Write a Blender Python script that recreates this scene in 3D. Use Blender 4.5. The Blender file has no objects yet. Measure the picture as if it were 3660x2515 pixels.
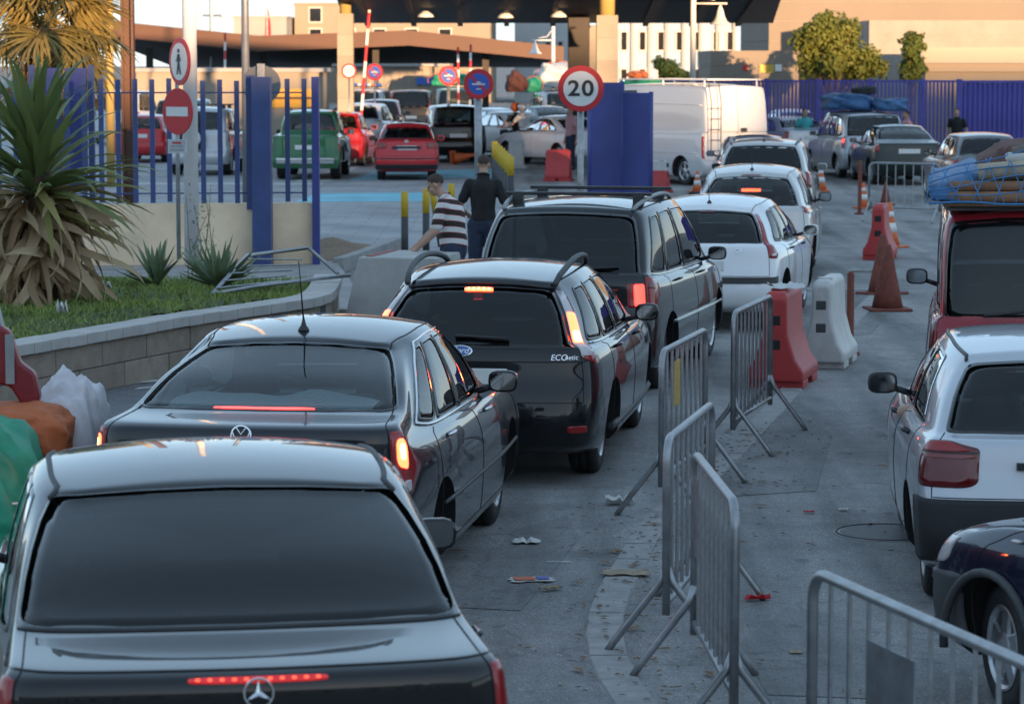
import bpy, bmesh, math, random
import numpy as np
from mathutils import Vector, Matrix
R = math.radians
random.seed(7); rng = np.random.default_rng(7)
scene = bpy.context.scene
col = scene.collection

# ------------------------------------------------------------------ camera
cam_data = bpy.data.cameras.new("camera"); cam = bpy.data.objects.new("camera", cam_data)
col.objects.link(cam); scene.camera = cam
cam.location = (0, 0, 2.95); cam.rotation_euler = (R(90 - 5.693), 0, 0)
cam_data.sensor_width = 36; cam_data.lens = 102.28; cam_data.clip_start = 0.1; cam_data.clip_end = 3000
cam_data.dof.use_dof = True; cam_data.dof.focus_distance = 20; cam_data.dof.aperture_fstop = 5.6
# ------------------------------------------------------------------ sky, sun, exposure
SUN_EL = 3.0
world = bpy.data.worlds.new("World"); scene.world = world; world.use_nodes = True
wn = world.node_tree.nodes; wl = world.node_tree.links
for n in list(wn): wn.remove(n)
sky = wn.new("ShaderNodeTexSky"); sky.sky_type = 'NISHITA'; sky.sun_disc = False
sun_from = Vector((math.sin(R(22)), -math.cos(R(22)), math.tan(R(SUN_EL)))).normalized()   # low, behind the camera, a little to its right
sky.sun_elevation = R(SUN_EL); sky.sun_rotation = math.atan2(sun_from.x, sun_from.y)
sky.air_density = 0.45; sky.dust_density = 0.15; sky.ozone_density = 2.4
bg = wn.new("ShaderNodeBackground"); bg.inputs[1].default_value = 0.15
wo = wn.new("ShaderNodeOutputWorld"); gm = wn.new("ShaderNodeGamma"); gm.inputs[1].default_value = 0.27      # hazy evening: evens the sky out all round
wl.new(sky.outputs[0], gm.inputs[0]); hs = wn.new("ShaderNodeHueSaturation"); hs.inputs["Saturation"].default_value = 1.25
wl.new(gm.outputs[0], hs.inputs["Color"]); wl.new(hs.outputs[0], bg.inputs[0]); wl.new(bg.outputs[0], wo.inputs[0])
sl = bpy.data.lights.new("sun", 'SUN'); sl.energy = 2.0; sl.angle = R(0.5); sl.color = (1.0, 0.62, 0.33)
so = bpy.data.objects.new("sun", sl); col.objects.link(so)
so.rotation_euler = (-sun_from).to_track_quat('-Z', 'Y').to_euler(); so.location = (20, -40, 30)
vs = scene.view_settings; vs.view_transform = 'Standard'; vs.look = 'None'; vs.gamma = 1.0; vs.use_curve_mapping = False
vs.exposure = 2.62
scene.cycles.max_bounces = 6; scene.cycles.transparent_max_bounces = 14; scene.cycles.caustics_reflective = False; scene.cycles.caustics_refractive = False
scene.cycles.use_denoising = True

# ------------------------------------------------------------------ materials
MATS = {}
def mat(name, color=(.5,.5,.5), rough=.5, metal=0., coat=0., spec=.5, emit=None, es=0., noise=None, bump=None, alpha=1.):
    """principled material; noise=(scale, amount) varies the colour, bump=(scale, strength)"""
    if name in MATS: return MATS[name]
    m = bpy.data.materials.new(name); m.use_nodes = True; MATS[name] = m
    nt = m.node_tree; b = nt.nodes["Principled BSDF"]
    b.inputs["Base Color"].default_value = (*color, 1); b.inputs["Roughness"].default_value = rough
    b.inputs["Metallic"].default_value = metal; b.inputs["Coat Weight"].default_value = coat; b.inputs["Coat Roughness"].default_value = .03
    b.inputs["Specular IOR Level"].default_value = spec
    if emit: b.inputs["Emission Color"].default_value = (*emit, 1); b.inputs["Emission Strength"].default_value = es
    if noise or bump:
        tc = nt.nodes.new("ShaderNodeTexCoord")
    if noise:
        n = nt.nodes.new("ShaderNodeTexNoise"); n.inputs["Scale"].default_value = noise[0]; n.inputs["Detail"].default_value = 6; n.inputs["Roughness"].default_value = .65
        nt.links.new(tc.outputs["Object"], n.inputs["Vector"])
        mr = nt.nodes.new("ShaderNodeMapRange"); mr.inputs[1].default_value = .25; mr.inputs[2].default_value = .75
        mr.inputs[3].default_value = 1 - noise[1]; mr.inputs[4].default_value = 1 + noise[1]
        nt.links.new(n.outputs["Fac"], mr.inputs[0])
        mx = nt.nodes.new("ShaderNodeMix"); mx.data_type = 'RGBA'; mx.blend_type = 'MULTIPLY'; mx.inputs[0].default_value = 1
        mx.inputs[6].default_value = (*color, 1); nt.links.new(mr.outputs[0], mx.inputs[7]); nt.links.new(mx.outputs[2], b.inputs["Base Color"])
    if bump:
        n2 = nt.nodes.new("ShaderNodeTexNoise"); n2.inputs["Scale"].default_value = bump[0]; n2.inputs["Detail"].default_value = 5
        nt.links.new(tc.outputs["Object"], n2.inputs["Vector"])
        bp = nt.nodes.new("ShaderNodeBump"); bp.inputs["Strength"].default_value = bump[1]; bp.inputs["Distance"].default_value = .01
        nt.links.new(n2.outputs["Fac"], bp.inputs["Height"]); nt.links.new(bp.outputs[0], b.inputs["Normal"])
    return m

def paint(name, color, metal=.25, rough=.32, dust=.10):
    """car paint: base + clear coat, a film of road dust that roughens and greys it, dark trim on the inner side of the shell"""
    if name in MATS: return MATS[name]
    m = bpy.data.materials.new(name); m.use_nodes = True; MATS[name] = m
    nt = m.node_tree; N = nt.nodes; b = N["Principled BSDF"]
    b.inputs["Metallic"].default_value = metal; b.inputs["Coat Weight"].default_value = 1.0; b.inputs["Coat IOR"].default_value = 1.45; b.inputs["Specular IOR Level"].default_value = .12
    tc = N.new("ShaderNodeTexCoord"); n = N.new("ShaderNodeTexNoise"); n.inputs["Scale"].default_value = 2.2; n.inputs["Detail"].default_value = 8; n.inputs["Roughness"].default_value = .7
    nt.links.new(tc.outputs["Object"], n.inputs["Vector"])
    sx = N.new("ShaderNodeSeparateXYZ"); nt.links.new(tc.outputs["Object"], sx.inputs[0])
    low = N.new("ShaderNodeMapRange"); low.inputs[1].default_value = .85; low.inputs[2].default_value = .2; low.inputs[3].default_value = .25; low.inputs[4].default_value = 1.7
    nt.links.new(sx.outputs[2], low.inputs[0])
    mr = N.new("ShaderNodeMapRange"); mr.inputs[1].default_value = .35; mr.inputs[2].default_value = .8; mr.inputs[3].default_value = 0; mr.inputs[4].default_value = dust
    nt.links.new(n.outputs["Fac"], mr.inputs[0])
    mu = N.new("ShaderNodeMath"); mu.operation = 'MULTIPLY'; nt.links.new(mr.outputs[0], mu.inputs[0]); nt.links.new(low.outputs[0], mu.inputs[1])
    mx = N.new("ShaderNodeMix"); mx.data_type = 'RGBA'; mx.inputs[6].default_value = (*color, 1); mx.inputs[7].default_value = (.28, .25, .21, 1)
    nt.links.new(mu.outputs[0], mx.inputs[0]); nt.links.new(mx.outputs[2], b.inputs["Base Color"])
    b.inputs["Roughness"].default_value = rough
    cr = N.new("ShaderNodeMath"); cr.operation = 'MULTIPLY_ADD'; cr.inputs[1].default_value = .5; cr.inputs[2].default_value = .015
    nt.links.new(mu.outputs[0], cr.inputs[0]); nt.links.new(cr.outputs[0], b.inputs["Coat Roughness"])
    g = N.new("ShaderNodeNewGeometry"); d = N.new("ShaderNodeBsdfDiffuse"); d.inputs[0].default_value = (.035, .034, .034, 1)
    ms = N.new("ShaderNodeMixShader"); nt.links.new(g.outputs["Backfacing"], ms.inputs[0]); nt.links.new(b.outputs[0], ms.inputs[1]); nt.links.new(d.outputs[0], ms.inputs[2])
    nt.links.new(ms.outputs[0], N["Material Output"].inputs[0])
    return m

def glass(name, tint=(.35,.42,.42), dirt=.02):
    if name in MATS: return MATS[name]
    m = bpy.data.materials.new(name); m.use_nodes = True; MATS[name] = m
    nt = m.node_tree; N = nt.nodes; N.remove(N["Principled BSDF"])
    t = N.new("ShaderNodeBsdfTransparent"); t.inputs[0].default_value = (*tint, 1)
    gl = N.new("ShaderNodeBsdfGlossy"); gl.inputs["Roughness"].default_value = .015; gl.inputs[0].default_value = (1, 1, 1, 1)
    fr = N.new("ShaderNodeFresnel"); fr.inputs[0].default_value = 1.52
    k = N.new("ShaderNodeMath"); k.operation = 'MULTIPLY_ADD'; k.use_clamp = True; k.inputs[1].default_value = .9; k.inputs[2].default_value = .0; nt.links.new(fr.outputs[0], k.inputs[0])
    df = N.new("ShaderNodeBsdfDiffuse"); df.inputs[0].default_value = (.30, .29, .27, 1)
    m0 = N.new("ShaderNodeMixShader"); m0.inputs[0].default_value = dirt
    nt.links.new(t.outputs[0], m0.inputs[1]); nt.links.new(df.outputs[0], m0.inputs[2])
    ms = N.new("ShaderNodeMixShader"); nt.links.new(k.outputs[0], ms.inputs[0]); nt.links.new(m0.outputs[0], ms.inputs[1]); nt.links.new(gl.outputs[0], ms.inputs[2])
    nt.links.new(ms.outputs[0], N["Material Output"].inputs[0])
    return m

def lens(name, color, emit=None, es=0.):
    return mat(name, color, rough=.2, coat=.5, emit=emit, es=es)

M = dict(
 rubber=mat("tyre_rubber", (.022,.022,.023), .75, bump=(60,.4), noise=(8,.3)), alloy=mat("alloy", (.55,.56,.58), .3, .9, noise=(20,.12)), cap=mat("wheel_cap", (.42,.43,.44), .4, .5, noise=(15,.2)),
 trim=mat("black_trim", (.025,.025,.027), .45), plastic=mat("grey_plastic", (.055,.057,.06), .6, noise=(6,.2)), bumper=mat("black_bumper", (.018,.018,.02), .7, noise=(5,.3)), well=mat("wheel_well", (.012,.012,.012), .9), chrome=mat("chrome", (.75,.76,.78), .12, 1.),
 gap=mat("panel_gap", (.006,.006,.006), .8), frit=mat("window_frit", (.008,.008,.009), .18, coat=.6), seat=mat("seat_cloth", (.075,.075,.08), .9), seatlight=mat("seat_cloth_grey", (.16,.16,.16), .9),
 plate=mat("plate_white", (.72,.72,.70), .4, noise=(9,.1)), plateblue=mat("plate_blue", (.02,.10,.45), .4), plateink=mat("plate_ink", (.03,.03,.035), .5),
 red=lens("lamp_red", (.30,.008,.010)), dred=lens("lamp_dark_red", (.12,.004,.006)), clear=lens("lamp_clear", (.55,.50,.50)), amber=lens("lamp_amber", (.55,.16,.02)), smoke=lens("lamp_smoke", (.20,.03,.03)),
 brake=lens("lamp_brake_lit", (.6,.02,.01), (1.,.06,.02), 2.2), brakehot=lens("lamp_brake_bulb", (.9,.3,.1), (1.,.26,.05), 5.), brakedim=lens("lamp_strip_lit", (.5,.01,.01), (1.,.03,.02), 1.1), strip=lens("lamp_strip_dim", (.30,.006,.008), (1.,.02,.015), .07), led=lens("lamp_diode", (.7,.03,.02), (1.,.07,.03), .55),
 galv=mat("galvanised_steel", (.33,.34,.35), .42, .75, noise=(9,.3)), steel=mat("grey_steel", (.28,.29,.30), .5, .5, noise=(5,.2)), white=mat("white_paint", (.74,.73,.70), .5, noise=(3,.1)),
 skin=mat("skin", (.43,.255,.18), .55, noise=(30,.08)), hair=mat("dark_hair", (.025,.018,.014), .6, noise=(60,.4)), mirror=mat("mirror_glass", (.22,.225,.23), .06, 1.),
 g_clear=glass("glass_clear", (.62,.70,.69), .008), g_tint=glass("glass_tinted", (.32,.38,.385), .008), g_dark=glass("glass_privacy", (.11,.13,.145), .006), g_light=glass("glass_light", (.60,.70,.71), .012), g_mid=glass("glass_mid", (.40,.48,.49), .01),
)
# ------------------------------------------------------------------ object helpers
def link(name, me, m=None, parent=None, smooth=False):
    o = bpy.data.objects.new(name, me); col.objects.link(o)
    if m is not None and len(me.materials) == 0: me.materials.append(m)
    if parent is not None: o.parent = parent
    if smooth: me.polygons.foreach_set("use_smooth", [True]*len(me.polygons))
    return o
def empty(name, loc=(0,0,0), rz=0, parent=None):
    o = bpy.data.objects.new(name, None); col.objects.link(o); o.location = loc; o.rotation_euler = (0, 0, rz); o.empty_display_size = .2
    if parent is not None: o.parent = parent
    return o
def tag(o, label=None, cat=None, group=None, kind=None):
    if label: o["label"] = label
    if cat: o["category"] = cat
    if group: o["group"] = group
    if kind: o["kind"] = kind
    return o
def copy_tree(o, parent=None):
    c = o.copy(); col.objects.link(c)
    if parent is not None: c.parent = parent
    for ch in list(o.children): copy_tree(ch, c)
    return c
class MB:
    """collects verts / faces"""
    def __init__(s): s.v = []; s.f = []
    def add(s, vs, fs):
        b = len(s.v); s.v += [tuple(p) for p in vs]; s.f += [tuple(i + b for i in f) for f in fs]; return s
    def box(s, a, b, M4=None, taper=1.):
        x0,y0,z0 = a; x1,y1,z1 = b; cx, cy = (x0+x1)/2, (y0+y1)/2
        P = [Vector(p) for p in ((x0,y0,z0),(x1,y0,z0),(x1,y1,z0),(x0,y1,z0))] + [Vector((cx+(p[0]-cx)*taper, cy+(p[1]-cy)*taper, z1)) for p in ((x0,y0),(x1,y0),(x1,y1),(x0,y1))]
        if M4 is not None: P = [M4 @ p for p in P]
        return s.add(P, [(0,3,2,1),(4,5,6,7),(0,1,5,4),(1,2,6,5),(2,3,7,6),(3,0,4,7)])
    def tube(s, pts, r, n=8, caps=True, closed=False):
        pts = [Vector(p) for p in pts]; m = len(pts); rr = r if isinstance(r, (list, tuple)) else [r]*m
        T = []
        for i in range(m):
            a = pts[(i-1) % m] if (closed or i > 0) else pts[i]; b = pts[(i+1) % m] if (closed or i < m-1) else pts[i]
            t = (b - a); T.append(t.normalized() if t.length > 1e-9 else Vector((0,0,1)))
        ref = Vector((0,0,1)) if abs(T[0].z) < .9 else Vector((1,0,0))
        u = T[0].cross(ref).normalized(); vs = []
        for i in range(m):
            u = (u - T[i]*u.dot(T[i])).normalized(); w = T[i].cross(u)
            for k in range(n):
                a = 2*math.pi*k/n; vs.append(pts[i] + (u*math.cos(a) + w*math.sin(a))*rr[i])
        fs = []
        for i in range(m if closed else m-1):
            j = (i+1) % m
            for k in range(n): fs.append((i*n+k, i*n+(k+1)%n, j*n+(k+1)%n, j*n+k))
        if caps and not closed: fs.append(tuple(range(n))[::-1]); fs.append(tuple((m-1)*n+k for k in range(n)))
        return s.add(vs, fs)
    def lathe(s, prof, n=24, M4=None, axis='Z'):
        """prof: list of (r, h)"""
        vs = []; m = len(prof)
        for r, h in prof:
            for k in range(n):
                a = 2*math.pi*k/n; p = (r*math.cos(a), r*math.sin(a), h)
                if axis == 'X': p = (h, r*math.cos(a), r*math.sin(a))
                if axis == 'Y': p = (r*math.cos(a), h, r*math.sin(a))
                vs.append(Vector(p) if M4 is None else M4 @ Vector(p))
        fs = [(i*n+k, i*n+(k+1)%n, (i+1)*n+(k+1)%n, (i+1)*n+k) for i in range(m-1) for k in range(n)]
        if prof[0][0] > 1e-6: fs.append(tuple(range(n))[::-1])
        if prof[-1][0] > 1e-6: fs.append(tuple((m-1)*n+k for k in range(n)))
        return s.add(vs, fs)
    def prism(s, poly, h0, h1, axis='Y', M4=None):
        """poly of 2D points extruded between h0 and h1 along axis"""
        n = len(poly)
        def P(a, b, h): 
            p = Vector((a, h, b)) if axis == 'Y' else (Vector((h, a, b)) if axis == 'X' else Vector((a, b, h)))
            return p if M4 is None else M4 @ p
        vs = [P(a, b, h0) for a, b in poly] + [P(a, b, h1) for a, b in poly]
        fs = [tuple(range(n))[::-1], tuple(range(n, 2*n))] + [(i, (i+1)%n, (i+1)%n+n, i+n) for i in range(n)]
        return s.add(vs, fs)
    def mesh(s, name="mesh", fix=True):
        me = bpy.data.meshes.new(name); me.from_pydata(s.v, [], s.f)
        if fix:
            bm = bmesh.new(); bm.from_mesh(me); bmesh.ops.recalc_face_normals(bm, faces=bm.faces); bm.to_mesh(me); bm.free()
        me.update(); return me
    def build(s, name, m, parent=None, smooth=False, loc=None, rot=None, bevel=0):
        o = link(name, s.mesh(name), m, parent, smooth)
        if loc is not None: o.location = loc
        if rot is not None: o.rotation_euler = rot
        if bevel:
            bv = o.modifiers.new("bevel", 'BEVEL'); bv.width = bevel; bv.segments = 2; bv.limit_method = 'ANGLE'
            o.data.polygons.foreach_set("use_smooth", [True]*len(o.data.polygons)); wn_ = o.modifiers.new("wn", 'WEIGHTED_NORMAL'); wn_.keep_sharp = True
        return o
def evaluated_mesh(o):
    dg = bpy.context.evaluated_depsgraph_get(); e = o.evaluated_get(dg)
    return bpy.data.meshes.new_from_object(e, depsgraph=dg)
def text_mesh(body, size=1., extrude=.002, align='CENTER', shear=0., spacing=1., bold=0.):
    cu = bpy.data.curves.new("text", 'FONT'); cu.body = body; cu.size = size; cu.extrude = extrude; cu.align_x = align; cu.align_y = 'CENTER'; cu.shear = shear; cu.space_character = spacing; cu.offset = bold
    o = bpy.data.objects.new("text", cu); col.objects.link(o); me = evaluated_mesh(o); bpy.data.objects.remove(o); return me
# ------------------------------------------------------------------ car generator
def _slopes(C, sym):
    d = np.diff(C, axis=0); m = np.zeros_like(C)
    a, b = d[:-1], d[1:]; s = a + b
    ok = (a*b > 0)
    m[1:-1] = np.where(ok, 2*a*b/np.where(np.abs(s) < 1e-12, 1, s), 0)
    m[0] = d[0]; m[-1] = d[-1]
    if sym: m[0, ..., 1:] = 0; m[-1, ..., 1:] = 0
    return m
def _hermite(C, u, sym=False):
    n = len(C); m = _slopes(C, sym); u = np.clip(u, 0, n-1-1e-9); i = u.astype(int); f = (u - i).reshape((-1,)+(1,)*(C.ndim-1))
    f2, f3 = f*f, f*f*f
    return (2*f3-3*f2+1)*C[i] + (f3-2*f2+f)*m[i] + (-2*f3+3*f2)*C[i+1] + (f3-f2)*m[i+1]
NK, NT = 14, 13
class Body:
    """car skin as a spline sheet S(k, t): k runs round the car (0 rear centre .. 13 front centre, negative = other side), t from sill (0) to roof spine (12)"""
    def __init__(s, rear, front, w, side, H, wr=.94, wf=.93, bow=.07, cr=.16, bowf=.14, cf=.22, roofx=.05, roofy=.05, wroof_rear=.92, edge=.035):
        s.H = H; net = np.zeros((NT, NK, 3)); s.cx, s.cy = roofx, roofy
        y0, y1 = rear[9][0], front[9][0]; s.ym, s.hl, s.w9 = (y0+y1)/2*.5 + (y0*.45+y1*.55)*.5, (y1-y0)/2, w[9]
        L = front[2][0]
        for t in range(10):
            yr, zr = rear[t]; yf, zf = front[t]; wm = w[t]; cab = t >= 7
            a = wr if t < 7 else (wr+wroof_rear)/2 if t == 7 else wroof_rear; b = wf if t < 7 else .93
            W0, W1 = wm*a, wm*b
            bw, c = (bow, cr) if not cab else (bow*.9, cr*.8); bwf, c2 = (bowf, cf) if not cab else (bowf, cf*.45)
            ya, yb = yr + bw + c, yf - bwf - c2
            P = [(0, yr, zr), (.45*W0, yr+.16*bw, zr), (.8*W0, yr+.55*bw, zr), (.96*W0, yr+bw+.3*c, zr)]
            zsr, zsf = side[t]
            for q in range(7):
                f = q/6; ww = W0 + (wm-W0)*min(1, f*3.2)*(2-min(1, f*3.2)) if f < .5 else W1 + (wm-W1)*min(1, (1-f)*2.6)*(2-min(1, (1-f)*2.6))
                z = zsr + (zsf-zsr)*f
                if q == 0: z = .65*zsr + .35*zr
                if q == 6: z = .65*zsf + .35*zf
                P.append((ww, ya + (yb-ya)*f, z))
            P += [(.95*W1, yf-bwf-.3*c2, zf), (.58*W1, yf-.4*bwf, zf), (0, yf, zf)]
            net[t] = P
        for t, (sx, ins) in ((10, (.86, .10)), (11, (.5, .30)), (12, (0., .42))):
            for k in range(NK):
                x, y, z = net[9, k]; yn = y
                yn = min(max(y, y0+ins), y1-ins) if t < 12 else y0+ins + (y1-y0-2*ins)*k/(NK-1)
                net[t, k] = (x*sx, yn, 0)
        s.net = net
        for t in range(9, 13):
            for k in range(NK): net[t, k, 2] = s.zroof(net[t, k, 0], net[t, k, 1]) - (edge if t == 9 else 0)
        # let windows bulge a touch
        net[8] = (net[7] + net[9])/2; net[8, :, 0] += .02*np.sign(net[7, :, 0]); net[8, :4, 1] -= .012; net[8, 10:, 1] += .015; net[8, :, 2] += .012
    def zroof(s, x, y): return s.H - s.cx*(x/s.w9)**2 - s.cy*((y-s.ym)/s.hl)**2*(1 if True else 0)
    def S(s, k, t):
        k = np.asarray(k, float).ravel(); t = np.asarray(t, float).ravel(); sg = np.where(k < 0, -1., 1.)
        ka = np.abs(k); over = ka > 13; sg = np.where(over, -sg, sg); ka = np.where(over, 26-ka, ka)
        A = _hermite(s.net, t)                                   # (N, NK, 3)
        A = np.moveaxis(A, 1, 0)                                 # (NK, N, 3)
        m = _slopes(A, True); ka = np.clip(ka, 0, NK-1-1e-9); i = ka.astype(int); f = (ka-i)[:, None]; j = np.arange(len(k))
        f2, f3 = f*f, f*f*f
        P = (2*f3-3*f2+1)*A[i, j] + (f3-2*f2+f)*m[i, j] + (-2*f3+3*f2)*A[i+1, j] + (f3-f2)*m[i+1, j]
        z = s.zroof(P[:, 0], P[:, 1]); g = np.clip((t-9)/1., 0, 1); P[:, 2] = np.where(t >= 9, P[:, 2]*(1-g) + z*g, P[:, 2])
        P[:, 0] *= sg
        return P
    def N(s, k, t):
        k = np.asarray(k, float).ravel(); t = np.asarray(t, float).ravel(); e = .03
        du = s.S(k+e, t) - s.S(k-e, t); dv = s.S(k, np.minimum(t+e, 11.9)) - s.S(k, np.maximum(t-e, 0))
        n = np.cross(du, dv); n /= np.maximum(np.linalg.norm(n, axis=1), 1e-9)[:, None]
        return n
    def at(s, k, t, off=0.):
        return s.S(k, t) + s.N(k, t)*off
    def frame(s, k, t, off=0.):
        """matrix with +Z out of the skin, +Y up along it"""
        p = Vector(s.at([k], [t], off)[0]); n = Vector(s.N([k], [t])[0]); x = Vector((0,0,1)).cross(n)
        x = x.normalized() if x.length > 1e-4 else Vector((1,0,0)); y = n.cross(x)
        return Matrix(((x.x, y.x, n.x, p.x), (x.y, y.y, n.y, p.y), (x.z, y.z, n.z, p.z), (0,0,0,1)))

def round_loop(poly, rad=.25, seg=5, sub=4):
    """rounded outline of a polygon in (k, t)"""
    n = len(poly); out = []
    P = [np.array(p, float) for p in poly]
    for i in range(n):
        a, b, c = P[i-1], P[i], P[(i+1) % n]
        r = min(.48, rad); p0 = b + (a-b)*min(r, .48); p1 = b + (c-b)*min(r, .48)
        for q in range(seg+1):
            u = q/seg; out.append((1-u)**2*p0 + 2*u*(1-u)*b + u*u*p1)
        nx = P[(i+1) % n]; q0 = p1; q1 = nx + (b-nx)*min(r, .48)
        for q in range(1, sub): out.append(q0 + (q1-q0)*q/sub)
    return np.array(out)
def in_poly(px, py, loop):
    x, y = loop[:, 0], loop[:, 1]; x2, y2 = np.roll(x, -1), np.roll(y, -1); c = np.zeros(px.shape, bool)
    for a, b, a2, b2 in zip(x, y, x2, y2):
        if b == b2: continue
        hit = ((b > py) != (b2 > py)) & (px < (a2-a)*(py-b)/(b2-b) + a); c ^= hit
    return c
def patch_mesh(B, loop, off=.004, rings=5, skirt=.012, center=None):
    """solid-edged sheet that follows the skin inside an outline"""
    c = loop.mean(axis=0) if center is None else np.array(center); m = len(loop); vs = []
    P = [loop] + [c + (loop-c)*s for s in np.linspace(1, 0, rings+1)[:-1]] 
    q = np.concatenate(P[1:] + [c[None]]); V = B.at(q[:, 0], q[:, 1], off)
    low = B.at(loop[:, 0], loop[:, 1], off-skirt)
    V = np.concatenate([V, low]); b = MB(); fs = []
    for r in range(rings-1):
        for i in range(m): j = (i+1) % m; fs.append((r*m+i, r*m+j, (r+1)*m+j, (r+1)*m+i))
    ce = rings*m
    for i in range(m): fs.append(((rings-1)*m+i, (rings-1)*m+(i+1) % m, ce))
    for i in range(m): j = (i+1) % m; fs.append((i, ce+1+i, ce+1+j, j))
    me = bpy.data.meshes.new("patch"); me.from_pydata([tuple(v) for v in V], [], fs); me.update()
    return me
def ring_mesh(B, outer, inner, off=.004, skirt=.012):
    m = len(outer); V = np.concatenate([B.at(outer[:, 0], outer[:, 1], off), B.at(inner[:, 0], inner[:, 1], off), B.at(outer[:, 0], outer[:, 1], off-skirt)])
    fs = []
    for i in range(m): j = (i+1) % m; fs.append((i, j, m+j, m+i)); fs.append((i, 2*m+i, 2*m+j, j))
    me = bpy.data.meshes.new("ring"); me.from_pydata([tuple(v) for v in V], [], fs); me.update(); return me
def shrink(loop, wk, wt):
    lo, hi = loop.min(axis=0), loop.max(axis=0); c = (lo+hi)/2; h = (hi-lo)/2
    return c + (loop-c)*np.array([max(.1, 1-wk/h[0]), max(.1, 1-wt/h[1])])
def orient(me):
    """flip a patch so that it faces away from the car's axis"""
    return me
_WHEEL = {}
def wheel_meshes(r, w, style):
    key = (round(r, 3), round(w, 3), style)
    if key in _WHEEL: return _WHEEL[key]
    h = w/2; ri = r*.66
    t = MB(); t.lathe([(ri*.98, -h*.8), (ri+.01, -h*.95), (r*.86, -h), (r*.96, -h*.86), (r, -h*.62), (r, -.035), (r-.008, -.033), (r-.008, -.025), (r, -.023), (r, .023), (r-.008, .025), (r-.008, .033), (r, .035), (r, h*.62), (r*.96, h*.86), (r*.86, h), (ri+.01, h*.95), (ri*.98, h*.8), (ri*.95, 0.)], 36, axis='X')
    g = MB()
    g.lathe([(ri*.95, -h*.6), (ri*.99, h*.84), (ri*.93, h*.9), (ri*.88, h*.5), (ri*.80, h*.0), (.02, -.02)], 36, axis='X')
    rim = MB(); rim.lathe([(ri*.90, h*.70), (ri*1.0, h*.88), (ri*1.005, h*.96), (ri*.95, h*.99), (ri*.87, h*.86), (ri*.86, h*.7)], 36, axis='X')
    n = dict(five=5, ten=10, cap=9, seven=7).get(style, 5)
    for i in range(n):
        a = 2*math.pi*i/n; M4 = Matrix.Rotation(a, 4, 'X'); wd = {5: .05, 7: .036, 10: .022, 9: .03}[n]
        P = [(h*.52, -wd*1.0, .03), (h*.52, wd*1.0, .03), (h*.62, wd*1.15, ri*.92), (h*.62, -wd*1.15, ri*.92), (h*.92, -wd*.8, .03), (h*.92, wd*.8, .03), (h*.82, wd*.75, ri*.92), (h*.82, -wd*.75, ri*.92)]
        rim.add([M4 @ Vector(p) for p in P], [(0,1,2,3),(4,7,6,5),(0,4,5,1),(1,5,6,2),(2,6,7,3),(3,7,4,0)])
    if style == 'cap': rim.lathe([(ri*.62, h*.72), (ri*.6, h*.84), (0.0, h*.9)], 24, axis='X')
    rim.lathe([(.075, h*.5), (.07, h*.95), (.04, h*1.02), (0., h*1.03)], 20, axis='X')
    res = (t.mesh("tyre"), g.mesh("barrel"), rim.mesh("rim"))
    for me in (res[0], res[1]): me.polygons.foreach_set("use_smooth", [True]*len(me.polygons))
    res[0].materials.append(M['rubber']); res[1].materials.append(M['well']); res[2].materials.append(M['alloy'] if style != 'cap' else M['cap'])
    _WHEEL[key] = res; return res

def lines(B, path, r=.003, n=5, off=.0, step=.25, name='panel_gap', m=None, parent=None):
    pts = []
    for (k0, t0), (k1, t1) in zip(path[:-1], path[1:]):
        c = max(2, int(max(abs(k1-k0), abs(t1-t0))/step)); 
        for q in range(c): u = q/c; pts.append((k0+(k1-k0)*u, t0+(t1-t0)*u))
    pts.append(path[-1]); a = np.array(pts, float)
    return MB().tube([Vector(p) for p in B.at(a[:, 0], a[:, 1], off)], r, n).build(name, m or M['gap'], parent, True)

def profile(kind, L, W, H, zb=.95, lip=1.02, glass0=None, glass1=None, ws0=None, ws1=None, wroof=None, hood=.78, z0=.2, tail=None, front_z=None, noseback=0.):
    """level tables for a body kind"""
    h = W/2
    if kind == 'sedan':
        g0 = glass0 or (.62, lip+.05); g1 = glass1 or (1.30, H-.08)
        rear = [(.28,z0+.02),(.07,.30),(.0,.46),(.015,.62),(.05,.80),(.07,lip-.035),(.125,lip),g0,None,g1]
    elif kind in ('hatch','van'):
        g0 = glass0 or (.14, zb+.03); g1 = glass1 or (.50, H-.09)
        rear = [(.25,z0+.02),(.06,.30),(.0,.46),(.02,.62),(.07,.78),(.09,g0[1]-.09),(.115,g0[1]-.03),g0,None,g1]
    if tail: 
        for i, v in tail.items(): rear[i] = v
    w0 = ws0 or (L*.70, zb+.04); w1 = ws1 or (w0[0]-.75, H-.07)
    front = [(L-.22,z0),(L-.05,.28),(L,.44),(L-.02,.58),(L-.09,hood-.09),(L-.20,hood-.02),(L-.38,hood+.02),w0,None,w1]
    wr_ = wroof or h-.25
    w = [h-.09, h-.03, h-.008, h, h-.01, h-.03, h-.055, h-.085, None, wr_]
    side = [(z0,)*2, (z0+.08,)*2, (.46,.45), (.63,.61), (.79,.75), (zb-.06,zb-.12), (zb-.012,zb-.05), (zb+.02,zb-.02), None, (H-.11,H-.11)]
    for T in (rear, front, side):
        T[8] = tuple((a+b)/2 for a, b in zip(T[7], T[9]))
    w[8] = (w[7]+w[9])/2
    return rear, front, w, side
SIDE4 = [('window', [(7.15,7.16),(9.72,7.16),(9.60,8.86),(7.1,8.86)], .10), ('window', [(5.35,7.16),(7.02,7.16),(6.98,8.86),(5.30,8.86)], .10), ('window', [(4.12,7.2),(5.25,7.16),(5.22,8.84),(4.35,8.80)], .16)]
SIDE2 = SIDE4[:2] + [('window', [(4.35,7.25),(5.25,7.16),(5.22,8.84),(4.45,8.72)], .25)]
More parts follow.
